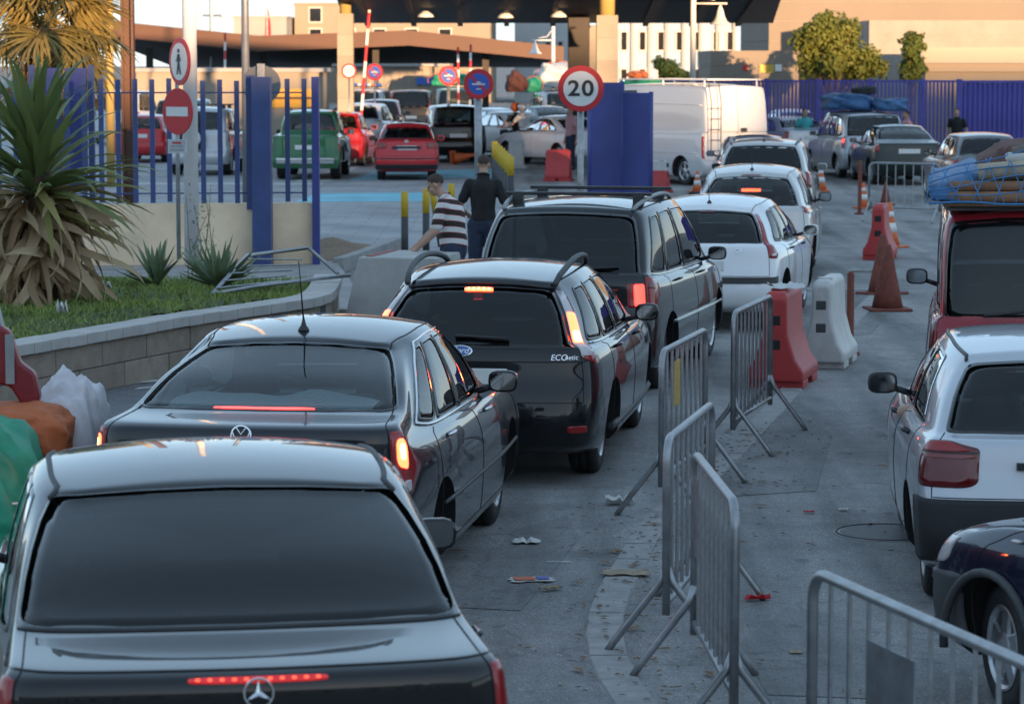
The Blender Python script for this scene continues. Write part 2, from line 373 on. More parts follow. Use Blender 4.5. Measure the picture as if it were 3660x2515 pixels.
def car(name, label, cat, loc, heading, B, pmat, wheels, n_t=6, n_k=5, rear_glass=None, sides=SIDE4, gl_rear='g_tint', gl_side='g_tint', gl_front='g_clear', doors=True, lid=None,
        lamps=(), bumper=None, plate=None, mirror=.02, seats=True, group=None, wheel_style='five', steer=0., handles=True, extra=None, windscreen=True, wing=None, arch_gap=.045, scale=1., mirror_mat=None, frit=(.16,.12)):
    root = empty(name, (loc[0], loc[1], 0), -R(heading)); tag(root, label, cat, group); root.scale = (scale,)*3
    L = B.net[2, 13, 1]
    # ---- skin grid
    ts = np.unique(np.concatenate([np.linspace(i, i+1, (n_t if i < 9 else max(3, n_t-2))+1) for i in range(12)])); ks = np.linspace(0, 13, 13*n_k+1)
    T, K = np.meshgrid(ts, ks, indexing='ij'); V = B.S(K.ravel(), T.ravel()); nt_, nk_ = len(ts), len(ks)
    rg = rear_glass if rear_glass is not None else [(-2.55,7.14),(2.55,7.14),(2.35,8.9),(-2.35,8.9)]
    holes = []          # (loop, side) ; side 0: both halves
    rl = round_loop(rg, .12); wl_ = round_loop([(10.75,7.2),(15.25,7.2),(15.2,8.9),(10.8,8.9)], .08); sl_ = [(n, round_loop(p, r)) for n, p, r in sides]
    tc, kc = (ts[:-1]+ts[1:])/2, (ks[:-1]+ks[1:])/2; TT, KK = np.meshgrid(tc, kc, indexing='ij'); dt, dk = .45/n_t, .45/n_k
    def inside(loop, sg=1):
        ok = np.ones(TT.shape, bool)
        for a in (-1, 1):
            for b in (-1, 1): ok &= in_poly(sg*(KK+a*dk), TT+b*dt, loop)
        return ok
    reg = np.zeros(TT.shape, int)
    if rl is not None and len(rg): reg[inside(rl)] = 1
    if windscreen: reg[inside(wl_)] = 1
    for _, p in sl_: reg[inside(p)] = 1
    if doors:
        d1 = (KK > 7.06) & (KK < 9.55) & (TT > 1.2) & (TT < 7.05) & (reg == 0); reg[d1] = 3
        d2 = (KK > 5.0) & (KK <= 7.06) & (TT > 1.2) & (TT < 7.05) & (reg == 0); reg[d2] = 4
    if lid: k1, t0, t1 = lid; reg[(KK < k1) & (TT > t0) & (TT < t1) & (reg == 0)] = 5
    reg[(KK > 11.0) & (TT > 5.0) & (TT < 7.0) & (reg == 0)] = 6
    verts = [tuple(v) for v in V]; nv = len(verts); vm = V.copy(); vm[:, 0] *= -1; verts += [tuple(v) for v in vm]
    faces, mi = [], []
    for i in range(nt_-1):
        for k in range(nk_-1):
            a, b, c, d = i*nk_+k, i*nk_+k+1, (i+1)*nk_+k+1, (i+1)*nk_+k
            faces.append((a, b, c, d)); mi.append(reg[i, k]); faces.append((nv+a, nv+d, nv+c, nv+b)); r2 = reg[i, k]; mi.append(r2 if r2 not in (3, 4) else r2+10)
    for k in range(nk_-1): faces.append((k, nv+k, nv+k+1, k+1)); mi.append(0)
    me = bpy.data.meshes.new("shell"); me.from_pydata(verts, [], faces); bm = bmesh.new(); bm.from_mesh(me)
    for f, q in zip(bm.faces, mi): f.material_index = q
    bmesh.ops.remove_doubles(bm, verts=bm.verts, dist=.0008); bmesh.ops.dissolve_degenerate(bm, dist=.0005, edges=bm.edges); bmesh.ops.recalc_face_normals(bm, faces=bm.faces)
    bm.to_mesh(me); bm.free()
    for _ in range(16): me.materials.append(pmat)
    sh = link("shell", me)
    yr, yf, rad, wid, track = wheels
    cut = MB()
    for y in (yr, yf):
        for sg in (-1, 1):
            x0, x1 = sorted((sg*(track-wid*1.05), sg*(W_of(B)+.2))); cut.lathe([(rad+arch_gap, x0), (rad+arch_gap, x1)], 36, Matrix.Translation((0, y, rad)), 'X')
    cme = cut.mesh("cutter")
    for _ in range(16): cme.materials.append(M['well'])
    cme.polygons.foreach_set("material_index", [2]*len(cme.polygons)); co = link("cutter", cme)
    bo = sh.modifiers.new("arch", 'BOOLEAN'); bo.operation = 'DIFFERENCE'; bo.object = co; bo.solver = 'EXACT'; bo.material_mode = 'INDEX'
    em = evaluated_mesh(sh); bpy.data.objects.remove(sh); bpy.data.objects.remove(co)
    VV = np.array([v.co[:] for v in em.vertices]); polys = [tuple(p.vertices) for p in em.polygons]; pm = [p.material_index for p in em.polygons]; pn = [np.array(p.normal[:])*p.area for p in em.polygons]
    nrm = np.zeros_like(VV)
    for p, q, n_ in zip(polys, pm, pn):
        if q != 2: nrm[list(p)] += n_
    nrm /= np.maximum(np.linalg.norm(nrm, axis=1), 1e-9)[:, None]
    def sub(name, idx, m, par=root, smooth=True):
        fs = [p for p, q in zip(polys, pm) if q == idx]
        if not fs: return None
        used = sorted({i for p in fs for i in p}); mp = {u: i for i, u in enumerate(used)}
        s_ = bpy.data.meshes.new(name); s_.from_pydata([tuple(VV[u]) for u in used], [], [tuple(mp[i] for i in p) for p in fs]); s_.update()
        o = link(name, s_, m, par, smooth)
        if idx < 20: s_.normals_split_custom_set_from_vertices([tuple(nrm[u]) for u in used])
        return o
    sub('body', 0, pmat)
    for i_, p_ in enumerate(polys):
        if pm[i_] == 2: c_ = VV[list(p_)].mean(axis=0); pm[i_] = 20 + (2 if c_[1] > L/2 else 0) + (1 if c_[0] > 0 else 0)
    for q_ in range(20, 24): sub('wheel_arch', q_, M['well'])
    dobj = {}
    for i in (3, 4, 13, 14): dobj[i] = sub('door', i, pmat)
    lid_o = sub('tailgate' if (lid and lid[2] > 6.95 and lid[1] < 5 and rear_is_upright(B)) else 'boot_lid', 5, pmat); sub('bonnet', 6, pmat)
    bpy.data.meshes.remove(em)
    # ---- glass
    def pane(nm, loop, gm, wk, wt):
        inn = shrink(loop, wk, wt)
        g = link(nm, patch_mesh(B, inn, .001, 6, .004), M[gm], root, True); link('window_seal', ring_mesh(B, loop, inn, .004), M['frit'], g, True); return g
    if len(rg): pane('rear_window', rl, gl_rear, *frit)
    if windscreen: pane('windscreen', wl_, gl_front, .16, .10)
    for nm, p in sl_:
        for sg in (1, -1): pane(nm, p*np.array([sg, 1]), gl_side, .07, .09)
    # ---- gaps
    if doors:
        for sg in (1, -1):
            for kk in (5.0, 7.06, 9.55): lines(B, [(sg*kk, 1.25), (sg*kk, 6.9)], .003, parent=root)
            lines(B, [(sg*5.0, 1.22), (sg*9.55, 1.22)], .003, parent=root)
    if lid:
        k1, t0, t1 = lid
        lines(B, [(-k1, t1), (-k1, t0), (k1, t0), (k1, t1)], .0035, parent=root)
    # ---- lamps: (name, material, polygon, rounding[, offset])
    for it in lamps:
        nm, mm, poly, rd = it[:4]; off = it[4] if len(it) > 4 else .006
        both = it[5] if len(it) > 5 else True
        for sg in ((1, -1) if both else (1,)):
            link(nm, patch_mesh(B, round_loop(np.array(poly, float)*np.array([sg, 1]), rd), off, 5, .02), M[mm] if isinstance(mm, str) else mm, root, True)
    if bumper:
        link('bumper_strip', patch_mesh(B, round_loop(bumper[1], .06, sub=10), .010, 6, .03), M[bumper[0]], root, True)
    if plate:
        k, t, style = plate; F_ = B.frame(k, t, .012); F_ = Matrix.Translation(F_.translation) @ (Matrix(((1,0,0,0),(0,0,-1,0),(0,1,0,0),(0,0,0,1))))
        pl = empty_mesh_box('number_plate', (-.26,-.055,-.004), (.26,.055,.006), M['plate'], root); pl.matrix_local = F_
        if style:
            b_ = MB().box((-.258,-.053,.0075), (-.22,.053,.0085)).build('country_band', M['plateblue'], pl)
            if style != '*': tm = link('characters', text_mesh(style, .085, .001, spacing=1.1), M['plateink'], pl)
    if handles:
        for sg in (1, -1):
            for kk, di in ((5.45, 4), (7.55, 3)):
                par = dobj.get(di if sg > 0 else di+10) or root
                if par is None: continue
                pts = [Vector(p) for p in B.at(np.array([kk, kk+.02, kk+.22, kk+.24])*sg, np.full(4, 5.25), [.002][0])]; pts[1] = Vector(B.at([sg*(kk+.03)], [5.27], .035)[0]); pts[2] = Vector(B.at([sg*(kk+.21)], [5.27], .035)[0])
                MB().tube(pts, .012, 6).build('handle', pmat if handles is True else M[handles], par, True)
    # ---- mirrors
    if mirror is not None:
        for sg in (1, -1):
            p = Vector(B.at([sg*9.35], [7.1+0], mirror)[0]); h_ = MB()
            arm = MB().tube([p + Vector((-sg*.03,0,-.01)), p + Vector((sg*.09,-.01,.03))], .022, 6)
            mo = MB(); n = 14
            for yy, sc in ((.09,.45),(.06,.8),(.0,1.),(-.035,1.),(-.04,.93)):
                for q in range(n):
                    a = 2*math.pi*q/n; ca, sa = math.cos(a), math.sin(a); ca = math.copysign(abs(ca)**.6, ca); sa = math.copysign(abs(sa)**.6, sa)
                    mo.v.append((p.x + sg*(.145 + .090*ca*sc), p.y + yy - .02, p.z + .06 + .066*sa*sc))
            for r_ in range(4):
                for q in range(n): mo.f.append((r_*n+q, r_*n+(q+1) % n, (r_+1)*n+(q+1) % n, (r_+1)*n+q))
            mo.f.append(tuple(range(n))); mo.f.append(tuple(range(4*n, 5*n)))
            mobj = mo.build('door_mirror', mirror_mat or pmat, root, True); arm.build('mirror_arm', M['trim'], mobj, True)
            gl_ = MB(); gl_.add([(p.x + sg*(.145 + .076*math.copysign(abs(math.cos(2*math.pi*q/n))**.6, math.cos(2*math.pi*q/n))), p.y - .0625, p.z + .06 + .054*math.copysign(abs(math.sin(2*math.pi*q/n))**.6, math.sin(2*math.pi*q/n))) for q in range(n)], [tuple(range(n))])
            gl_.build('mirror_glass', M['mirror'], mobj)
    # ---- wheels
    tm_, gm_, rm_ = wheel_meshes(rad, wid, wheel_style)
    for y, st in ((yr, 0), (yf, steer)):
        for sg in (-1, 1):
            wo_ = link('wheel', tm_, None, root); wo_.location = (sg*(track-wid/2), y, rad); wo_.rotation_euler = (0, 0, (0 if sg > 0 else math.pi) - R(st))
            link('rim', rm_, None, wo_); link('wheel_barrel', gm_, None, wo_)
    # ---- cabin
    if seats:
        y0 = B.net[7, 0, 1]; zf = .45; ys = [(B.net[9, 13, 1]-.75, (-.36, .36)), (min(B.net[9, 0, 1]+.25, B.net[9, 13, 1]-1.5), (-.4, 0, .4))]
        yb_ = ys[1][0]; M4 = Matrix.Translation((0, yb_, zf)) @ Matrix.Rotation(R(14), 4, 'X'); bench = MB().box((-.62,-.07,0), (.62,.07,.54), M4, .92).build('rear_bench', M['seat'], root, bevel=.05)
        for x in (-.4, 0, .4): MB().box((x-.12,-.05,.52), (x+.12,.05,.70), M4, .8).build('headrest', M['seat'], bench, bevel=.04)
        for yy, xs in ys[:1]:
            for x in xs:
                sw = .24 if len(xs) == 2 else .2
                st = MB(); M4 = Matrix.Translation((x, yy, zf)) @ Matrix.Rotation(R(12), 4, 'X'); st.box((-sw,-.06,0), (sw,.06,.56), M4, .82)
                so_ = st.build('seat', M['seat'], root, bevel=.04); hb = MB(); hb.box((-.13,-.05,.60), (.13,.05,.80), M4, .85); hb.box((-.07,-.012,.5), (-.055,.012,.62), M4); hb.box((.055,-.012,.5), (.07,.012,.62), M4); hb.build('headrest', M['seat'], so_, bevel=.03)
        MB().box((-.62, B.net[7,13,1]-.55, .62), (.62, B.net[7,13,1]-.15, B.net[7,13,2]-.06)).build('dashboard', M['trim'], root, bevel=.05)
        sw = MB(); M4 = Matrix.Translation((-.36, B.net[9,13,1]-.28, .88)) @ Matrix.Rotation(R(65), 4, 'X'); sw.tube([M4 @ Vector((.18*math.cos(a), .18*math.sin(a), 0)) for a in np.linspace(0, 2*math.pi, 20)[:-1]], .014, 6, closed=True)
        sw.build('steering_wheel', M['trim'], root, True)
    if extra: extra(root, B)
    return root
def W_of(B): return float(B.net[3, :, 0].max())
def rear_is_upright(B): return B.net[7, 0, 1] < .4
def empty_mesh_box(name, a, b, m, parent): return MB().box(a, b).build(name, m, parent, bevel=.004)
def badge(B, parent, k, t, name, pieces, tilt=True):
    """pieces: list of (mesh, material, dz); placed flat on the skin"""
    F_ = B.frame(k, t, .006); top = None
    for i, (me, m, dz) in enumerate(pieces):
        o = link(name if i == 0 else 'emblem', me, m, parent if i == 0 else top)
        if i == 0: o.matrix_local = F_; top = o
        else: o.location = (0, 0, dz)
    return top
def ring_piece(r, rr, n=28): return MB().tube([(r*math.cos(a), r*math.sin(a), 0) for a in np.linspace(0, 2*math.pi, n+1)[:-1]], rr, 6, closed=True)
def star_emblem():
    b = ring_piece(.046, .0045)
    for q in range(3):
        a = math.pi/2 + q*2*math.pi/3; u = Vector((math.cos(a), math.sin(a), 0)); w = Vector((-u.y, u.x, 0))
        b.add([w*.009 + Vector((0,0,-.002)), -w*.009 + Vector((0,0,-.002)), u*.046, Vector((0,0,.006))], [(0,2,3),(1,3,2),(0,3,1),(0,1,2)])
    return b.mesh("star")
def vw_emblem():
    b = ring_piece(.052, .005)
    for P in ([(-.030,.038),(-.002,-.0),( .002,.0),(.030,.038)],):
        b.tube([(-.026,.042,0),(0,.006,0),(.026,.042,0)], .0045, 5)
    b.tube([(-.046,.018,0),(-.022,-.042,0),(0,-.004,0),(.022,-.042,0),(.046,.018,0)], .0045, 5)
    return b.mesh("letters")
def disc(r, h=.004, sx=1., n=32):
    b = MB(); b.lathe([(r, -h), (r, h*.5), (r*.93, h)], n); b.v = [(x*sx, y, z) for x, y, z in b.v]; return b.mesh("disc")
# ------------------------------------------------------------------ the setting
def ground_material(name, base, spots, tone=.35, patch=.25, bumpy=.5, crack=True, fine=160):
    m = bpy.data.materials.new(name); m.use_nodes = True; nt = m.node_tree; N = nt.nodes; b = N["Principled BSDF"]; b.inputs["Roughness"].default_value = .88; L = nt.links
    tc = N.new("ShaderNodeTexCoord")
    def noise(s, d=6, r=.6):
        n = N.new("ShaderNodeTexNoise"); n.inputs["Scale"].default_value = s; n.inputs["Detail"].default_value = d; n.inputs["Roughness"].default_value = r; L.new(tc.outputs["Object"], n.inputs["Vector"]); return n.outputs["Fac"]
    def ramp(x, a, b_, c, d):
        r = N.new("ShaderNodeMapRange"); r.inputs[1].default_value = a; r.inputs[2].default_value = b_; r.inputs[3].default_value = c; r.inputs[4].default_value = d; L.new(x, r.inputs[0]); return r.outputs[0]
    def mul(a, c):
        q = N.new("ShaderNodeMath"); q.operation = 'MULTIPLY'; L.new(a, q.inputs[0]); L.new(c, q.inputs[1]); return q.outputs[0]
    v = N.new("ShaderNodeTexVoronoi"); v.inputs["Scale"].default_value = fine; L.new(tc.outputs["Object"], v.inputs["Vector"]); 
    sep = N.new("ShaderNodeSeparateColor"); L.new(v.outputs["Color"], sep.inputs[0])
    agg = ramp(sep.outputs[0], 0, 1, 1-tone, 1+tone)
    lite = ramp(sep.outputs[1], .93, .97, 1, 1+spots)
    big = ramp(noise(.35, 4), .3, .7, 1-patch, 1+patch); mid = ramp(noise(2.3, 8, .7), .3, .7, .82, 1.18)
    f = mul(mul(agg, lite), mul(big, mid))
    if crack:
        st = N.new("ShaderNodeMapping"); st.inputs["Scale"].default_value = (2.2, .16, 1); st.inputs["Rotation"].default_value = (0, 0, R(9)); L.new(tc.outputs["Object"], st.inputs[0])
        sn = N.new("ShaderNodeTexNoise"); sn.inputs["Scale"].default_value = 1.0; sn.inputs["Detail"].default_value = 5; L.new(st.outputs[0], sn.inputs["Vector"]); f = mul(f, ramp(sn.outputs["Fac"], .32, .62, .60, 1.10))
        f = mul(f, ramp(noise(.9, 3, .5), .60, .74, 1, .66)); f = mul(f, ramp(noise(5., 2, .4), .68, .76, 1, .7))
        vc = N.new("ShaderNodeTexVoronoi"); vc.feature = 'DISTANCE_TO_EDGE'; vc.inputs["Scale"].default_value = .42
        dn = N.new("ShaderNodeTexNoise"); dn.inputs["Scale"].default_value = 1.6; dn.inputs["Detail"].default_value = 8; L.new(tc.outputs["Object"], dn.inputs["Vector"])
        va = N.new("ShaderNodeVectorMath"); va.operation = 'MULTIPLY_ADD'; va.inputs[1].default_value = (1.1,)*3; L.new(dn.outputs["Color"], va.inputs[0]); L.new(tc.outputs["Object"], va.inputs[2]); L.new(va.outputs[0], vc.inputs["Vector"])
        f = mul(f, ramp(vc.outputs["Distance"], .0, .010, .72, 1))
    mx = N.new("ShaderNodeMix"); mx.data_type = 'RGBA'; mx.blend_type = 'MULTIPLY'; mx.inputs[0].default_value = 1; mx.inputs[6].default_value = (*base, 1); L.new(f, mx.inputs[7]); L.new(mx.outputs[2], b.inputs["Base Color"])
    bp = N.new("ShaderNodeBump"); bp.inputs["Strength"].default_value = bumpy; bp.inputs["Distance"].default_value = .006; L.new(v.outputs["Distance"], bp.inputs["Height"]); L.new(bp.outputs[0], b.inputs["Normal"])
    return m
ASPHALT = ground_material("asphalt", (.26,.258,.252), 1.0, .30, .16, .6)
PAVING = ground_material("paving", (.30,.29,.28), .3, .2, .15, .3, False, 60)
DIRT = ground_material("dirt", (.20,.13,.08), .5, .3, .3, .6, False, 40)
g = MB().add([(-900,-400,0),(900,-400,0),(900,1800,0),(-900,1800,0)], [(0,1,2,3)]).build('ground', ASPHALT); tag(g, kind='structure')

# brick-patterned paving of the parking area: joints in the bump and tone of a far, receding surface
def paver_material():
    m = bpy.data.materials.new("parking_pavers"); m.use_nodes = True; nt = m.node_tree; N = nt.nodes; L = nt.links; b = N["Principled BSDF"]; b.inputs["Roughness"].default_value = .75
    tc = N.new("ShaderNodeTexCoord"); br = N.new("ShaderNodeTexBrick"); br.inputs["Scale"].default_value = 1.0; br.inputs["Brick Width"].default_value = .9; br.inputs["Row Height"].default_value = .55; br.inputs["Mortar Size"].default_value = .018
    br.inputs["Color1"].default_value = (.30,.305,.315,1); br.inputs["Color2"].default_value = (.34,.34,.345,1); br.inputs["Mortar"].default_value = (.24,.24,.24,1); L.new(tc.outputs["Object"], br.inputs["Vector"])
    n = N.new("ShaderNodeTexNoise"); n.inputs["Scale"].default_value = .6; n.inputs["Detail"].default_value = 8; L.new(tc.outputs["Object"], n.inputs["Vector"])
    r = N.new("ShaderNodeMapRange"); r.inputs[1].default_value = .3; r.inputs[2].default_value = .7; r.inputs[3].default_value = .75; r.inputs[4].default_value = 1.2; L.new(n.outputs["Fac"], r.inputs[0])
    mx = N.new("ShaderNodeMix"); mx.data_type = 'RGBA'; mx.blend_type = 'MULTIPLY'; mx.inputs[0].default_value = 1; L.new(br.outputs["Color"], mx.inputs[6]); L.new(r.outputs[0], mx.inputs[7]); L.new(mx.outputs[2], b.inputs["Base Color"]); return m
def sheet(name, pts, z, m, kind='structure'):
    o = MB().add([(x, y, z) for x, y in pts], [tuple(range(len(pts)))]).build(name, m); tag(o, kind=kind); return o
sheet('parking_pavement', [(-30,41.5),(-2.3,41.5),(-1.2,44),(.1,60),(-.4,130),(-30,130)], .004, paver_material())
BLUEPAINT = mat("blue_road_paint", (.20,.50,.60), .7, noise=(.8,.25)); WHITEPAINT = mat("white_road_paint", (.55,.55,.53), .7, noise=(1.5,.25))
sheet('road_marking', [(-4.6,61.3),(-1.5,61.8),(-1.5,66.0),(-4.4,65.4)], .008, BLUEPAINT)
sheet('road_marking', [(-4.1,72.5),(-.5,74.5),(-.4,80.5),(-3.7,78.5)], .008, BLUEPAINT)
sheet('road_marking', [(-5.4,72.0),(-4.5,72.0),(-4.2,86.0),(-4.45,86.0)], .008, WHITEPAINT)
sheet('road_marking', [(-9.5,70.3),(-4.6,70.3),(-4.6,70.9),(-9.5,70.9)], .008, WHITEPAINT)
for i, (y0, y1) in enumerate(((27.05,27.3),(26.55,26.8),(26.1,26.25))):
    sheet('road_marking', [(-3.9+i*.12+.25,y0),(-3.25+i*.05,y0+.25),(-3.2+i*.05,y1+.22),(-3.88+i*.12+.25,y1)], .010, WHITEPAINT)

PATCH = ground_material("asphalt_patch", (.228,.226,.222), .6, .3, .12, .6)
sheet('road_patch', [(1.35,19.6),(2.1,19.9),(2.55,23.0),(2.35,24.6),(1.75,22.4)], .004, PATCH); sheet('road_patch', [(-.35,15.6),(.05,15.5),(.42,17.9),(.36,18.8),(.0,18.2)], .004, PATCH); sheet('road_patch', [(2.9,31.0),(3.9,31.5),(5.2,38.0),(4.6,38.2)], .004, PATCH); sheet('road_patch', [(1.2,13.4),(1.75,13.3),(1.85,15.2),(1.5,15.6),(1.15,14.6)], .004, PATCH)
# flush concrete kerb that curves along the row of barriers, stone by stone
def polyline(pts, step):
    P = [Vector((*p, 0)) for p in pts]; out = [P[0].copy()]; acc = 0
    dense = []
    n = len(P)
    for i in range(n-1):
        a, b, c, d = P[max(i-1, 0)], P[i], P[i+1], P[min(i+2, n-1)]
        for q in range(24):
            u = q/24; dense.append(.5*((2*b) + (c-a)*u + (2*a-5*b+4*c-d)*u*u + (3*b-a-3*c+d)*u**3))
    dense.append(P[-1])
    for p0, p1 in zip(dense[:-1], dense[1:]):
        acc += (p1-p0).length
        if acc >= step: out.append(p1.copy()); acc = 0
    return out
KERB = mat("kerb_concrete", (.31,.305,.295), .85, noise=(6,.28), bump=(40,.5))
kerb = empty('kerb'); tag(kerb, kind='structure')
kp = polyline([(1.25,10.3),(.82,11.6),(.57,13.2),(.48,14.38),(.50,15.31),(.59,16.23),(.74,17.26),(.94,18.61),(1.66,21.8),(2.41,25.58),(3.53,31.42),(4.63,36.81)], .55)
for a, b in zip(kp[:-1], kp[1:]):
    d = (b-a).normalized(); n = Vector((-d.y, d.x, 0)); a2, b2 = a + d*.006, b - d*.006; dz = random.uniform(.006, .012)
    w = .098; s = MB().add([a2+n*w, b2+n*w, b2-n*w, a2-n*w] + [p + Vector((0,0,dz)) for p in (a2+n*(w-.006), b2+n*(w-.006), b2-n*(w-.006), a2-n*(w-.006))], [(4,5,6,7),(0,1,5,4),(1,2,6,5),(2,3,7,6),(3,0,4,7)])
    s.build('kerb_stone', KERB, kerb)
e = MB().box((3.6,37.6,.0), (4.9,37.85,.012)).build('kerb_stone', KERB, kerb)

# raised planter: coping stones, two courses of blocks, grass
COPING = mat("coping_stone", (.46,.44,.41), .8, noise=(5,.16), bump=(50,.4)); BLOCK = [mat("wall_block_%d" % i, c, .9, noise=(7,.22), bump=(60,1.)) for i, c in enumerate(((.33,.27,.21),(.36,.30,.235),(.30,.25,.195)))]
planter = empty('planter_wall', (-3.8,25.65,0)); tag(planter, 'low block wall with pale coping stones around the lawn', 'wall')
def P_(o, parent): o.parent = parent; o.matrix_parent_inverse = Matrix.Translation(-parent.location); return o
pl_pts = [(-5.9,20.0),(-5.2,22.2),(-4.62,23.62),(-4.19,24.68),(-3.81,25.65),(-2.93,27.83),(-2.2,29.25),(-1.9,30.4),(-1.95,33.2)]
cop = polyline(pl_pts, .27)
for a, b in zip(cop[:-1], cop[1:]):
    d = (b-a).normalized(); n = Vector((-d.y, d.x, 0)); a2, b2 = a + d*.004, b - d*.004; z = .452 + random.uniform(-.004,.004); zt = z + .10
    o0, o1 = a2 - n*.02, b2 - n*.02; i0, i1 = a2 + n*.30, b2 + n*.30
    s = MB().add([o0 + Vector((0,0,z)), o1 + Vector((0,0,z)), i1 + Vector((0,0,z)), i0 + Vector((0,0,z)), o0 + Vector((0,0,zt)), o1 + Vector((0,0,zt)), i1 + Vector((0,0,zt)), i0 + Vector((0,0,zt))], [(0,3,2,1),(4,5,6,7),(0,1,5,4),(1,2,6,5),(2,3,7,6),(3,0,4,7)])
    P_(s.build('coping_stone', COPING, None, bevel=.008), planter)
for row in range(2):
    q = polyline(pl_pts, .78); q = q if row else [q[0]] + [(a+b)/2 for a, b in zip(q[:-1], q[1:])] + [q[-1]]
    for a, b in zip(q[:-1], q[1:]):
        d = (b-a).normalized(); n = Vector((-d.y, d.x, 0)); a2, b2 = a + d*.006 + n*.03, b - d*.006 + n*.03; z0, z1 = row*.226 + .002, row*.226 + .22; pr = random.uniform(-.006,.006)
        o0, o1 = a2 - n*pr, b2 - n*pr; i0, i1 = a2 + n*.2, b2 + n*.2
        s = MB().add([Vector((p.x,p.y,z)) for z in (z0, z1) for p in (o0, o1, i1, i0)], [(0,3,2,1),(4,5,6,7),(0,1,5,4),(1,2,6,5),(2,3,7,6),(3,0,4,7)])
        P_(s.build('block', random.choice(BLOCK), None, bevel=.006), planter)
# mortar core behind the blocks
core = polyline(pl_pts, .4); mb = MB()
for a, b in zip(core[:-1], core[1:]):
    d = (b-a).normalized(); n = Vector((-d.y, d.x, 0)); mb.add([Vector((p.x,p.y,z)) for z in (0,.45) for p in (a+n*.045, b+n*.045, b+n*.19, a+n*.19)], [(0,3,2,1),(4,5,6,7),(0,1,5,4),(1,2,6,5),(2,3,7,6),(3,0,4,7)])
P_(mb.build('mortar', mat("mortar", (.10,.095,.085), .95)), planter)
# soil and lawn
SOIL = mat("lawn_soil", (.06,.075,.025), .95, noise=(3,.4))
def lawn_z(x, y): return .47 + .10*math.exp(-((x+4.6)**2 + (y-29)**2)/9) + .02*math.sin(x*3.1)*math.sin(y*2.3)
inner = [a + Vector((-(b-a).normalized().y, (b-a).normalized().x, 0))*.28 for a, b in zip(cop[:-1], cop[1:])]
def in_lawn(x, y):
    if y > 33.3 - .12*(x+1.6)*-.5: return False
    best = None
    for p in inner:
        if best is None or (p.x-x)**2 + (p.y-y)**2 < best[0]: best = ((p.x-x)**2 + (p.y-y)**2, p)
    i = inner.index(best[1]); a = inner[max(i-1, 0)]; b = inner[min(i+1, len(inner)-1)]; d = b-a
    return d.x*(y-a.y) - d.y*(x-a.x) > 0
nx, ny = 60, 70; V, Fc, idx = [], [], {}
xs = np.linspace(-10, -1.2, nx); ys = np.linspace(20, 33.4, ny)
for j, y in enumerate(ys):
    for i, x in enumerate(xs):
        if in_lawn(x, y): idx[(i, j)] = len(V); V.append((x, y, lawn_z(x, y)))
for j in range(ny-1):
    for i in range(nx-1):
        c = [(i, j), (i+1, j), (i+1, j+1), (i, j+1)]
        if all(q in idx for q in c): Fc.append(tuple(idx[q] for q in c))
tag(MB().add(V, Fc).build('lawn_ground', SOIL), kind='structure')
tag(MB().add([(p.x, p.y, .46) for p in inner] + [(-10,33.3,.46),(-10,20,.46)], [tuple(range(len(inner)+2))]).build('planter_fill', SOIL), kind='structure')
GRASS = mat("grass_blades", (.20,.26,.055), .7, noise=(1.3,.5)); 
gv, gf = [], []
cnt = 0
while cnt < 26000:
    x, y = random.uniform(-7.5, -1.3), random.uniform(22, 33.3)
    if random.random() > (.5 + .5*math.sin(x*2.2+math.sin(y*1.7)*2))*.75 + .35: continue
    if not in_lawn(x, y): continue
    h = random.uniform(.03, .075)*(1.5 if random.random() < .06 else 1); a = random.uniform(0, 6.28); r = random.uniform(.006, .012); lx, ly = random.gauss(0, .035), random.gauss(0, .035); z = lawn_z(x, y)-.005; bI = len(gv)
    gv += [(x-r*math.cos(a), y-r*math.sin(a), z), (x+r*math.cos(a), y+r*math.sin(a), z), (x+lx, y+ly, z+h)]; gf.append((bI, bI+1, bI+2)); cnt += 1
me = bpy.data.meshes.new("grass"); me.from_pydata(gv, [], gf); tag(link('grass', me, GRASS), 'short patchy green grass on the raised lawn', 'grass', kind='stuff')
# pavement behind the lawn, kerb and dirt patch beside it
b = MB(); b.add([(-12,33.3,0),(-1.6,33.2,0),(-2.5,41.3,0),(-12,41.0,0),(-12,33.3,.13),(-1.6,33.2,.13),(-2.5,41.3,.13),(-12,41.0,.13)], [(4,5,6,7),(0,1,5,4),(1,2,6,5)]); tag(b.build('pavement', PAVING), kind='structure')
wave = mat("pavement_wave_tiles", (.42,.41,.39), .8, noise=(4,.15))
for i in range(9):
    y = 33.9 + i*.75; pts = [(-6.5 + q*.25, y + .12*math.sin(q*.9+i)) for q in range(15 + (0 if i > 5 else 3))]; mbw = MB()
    for (x0, y0), (x1, y1) in zip(pts[:-1], pts[1:]): mbw.add([(x0,y0,.134),(x1,y1,.134),(x1,y1+.16,.134),(x0,y0+.16,.134)], [(0,1,2,3)])
    tag(mbw.build('pavement_wave', wave), kind='structure')
k2 = empty('kerb', (-2.4,41,0)); tag(k2, kind='structure')
kp2 = polyline([(-2.45,40.9),(-2.2,42.6),(-1.9,45.0),(-1.75,46.5)], .8)
for a, b in zip(kp2[:-1], kp2[1:]):
    d = (b-a).normalized(); n = Vector((-d.y, d.x, 0)); s = MB().add([Vector((p.x,p.y,z)) for z in (0,.20) for p in (a+d*.008-n*.08, b-d*.008-n*.08, b-d*.008+n*.08, a+d*.008+n*.08)], [(4,5,6,7),(0,1,5,4),(1,2,6,5),(2,3,7,6),(3,0,4,7)])
    P_(s.build('kerb_stone', KERB, None, bevel=.01), k2)
V, Fc = [], []
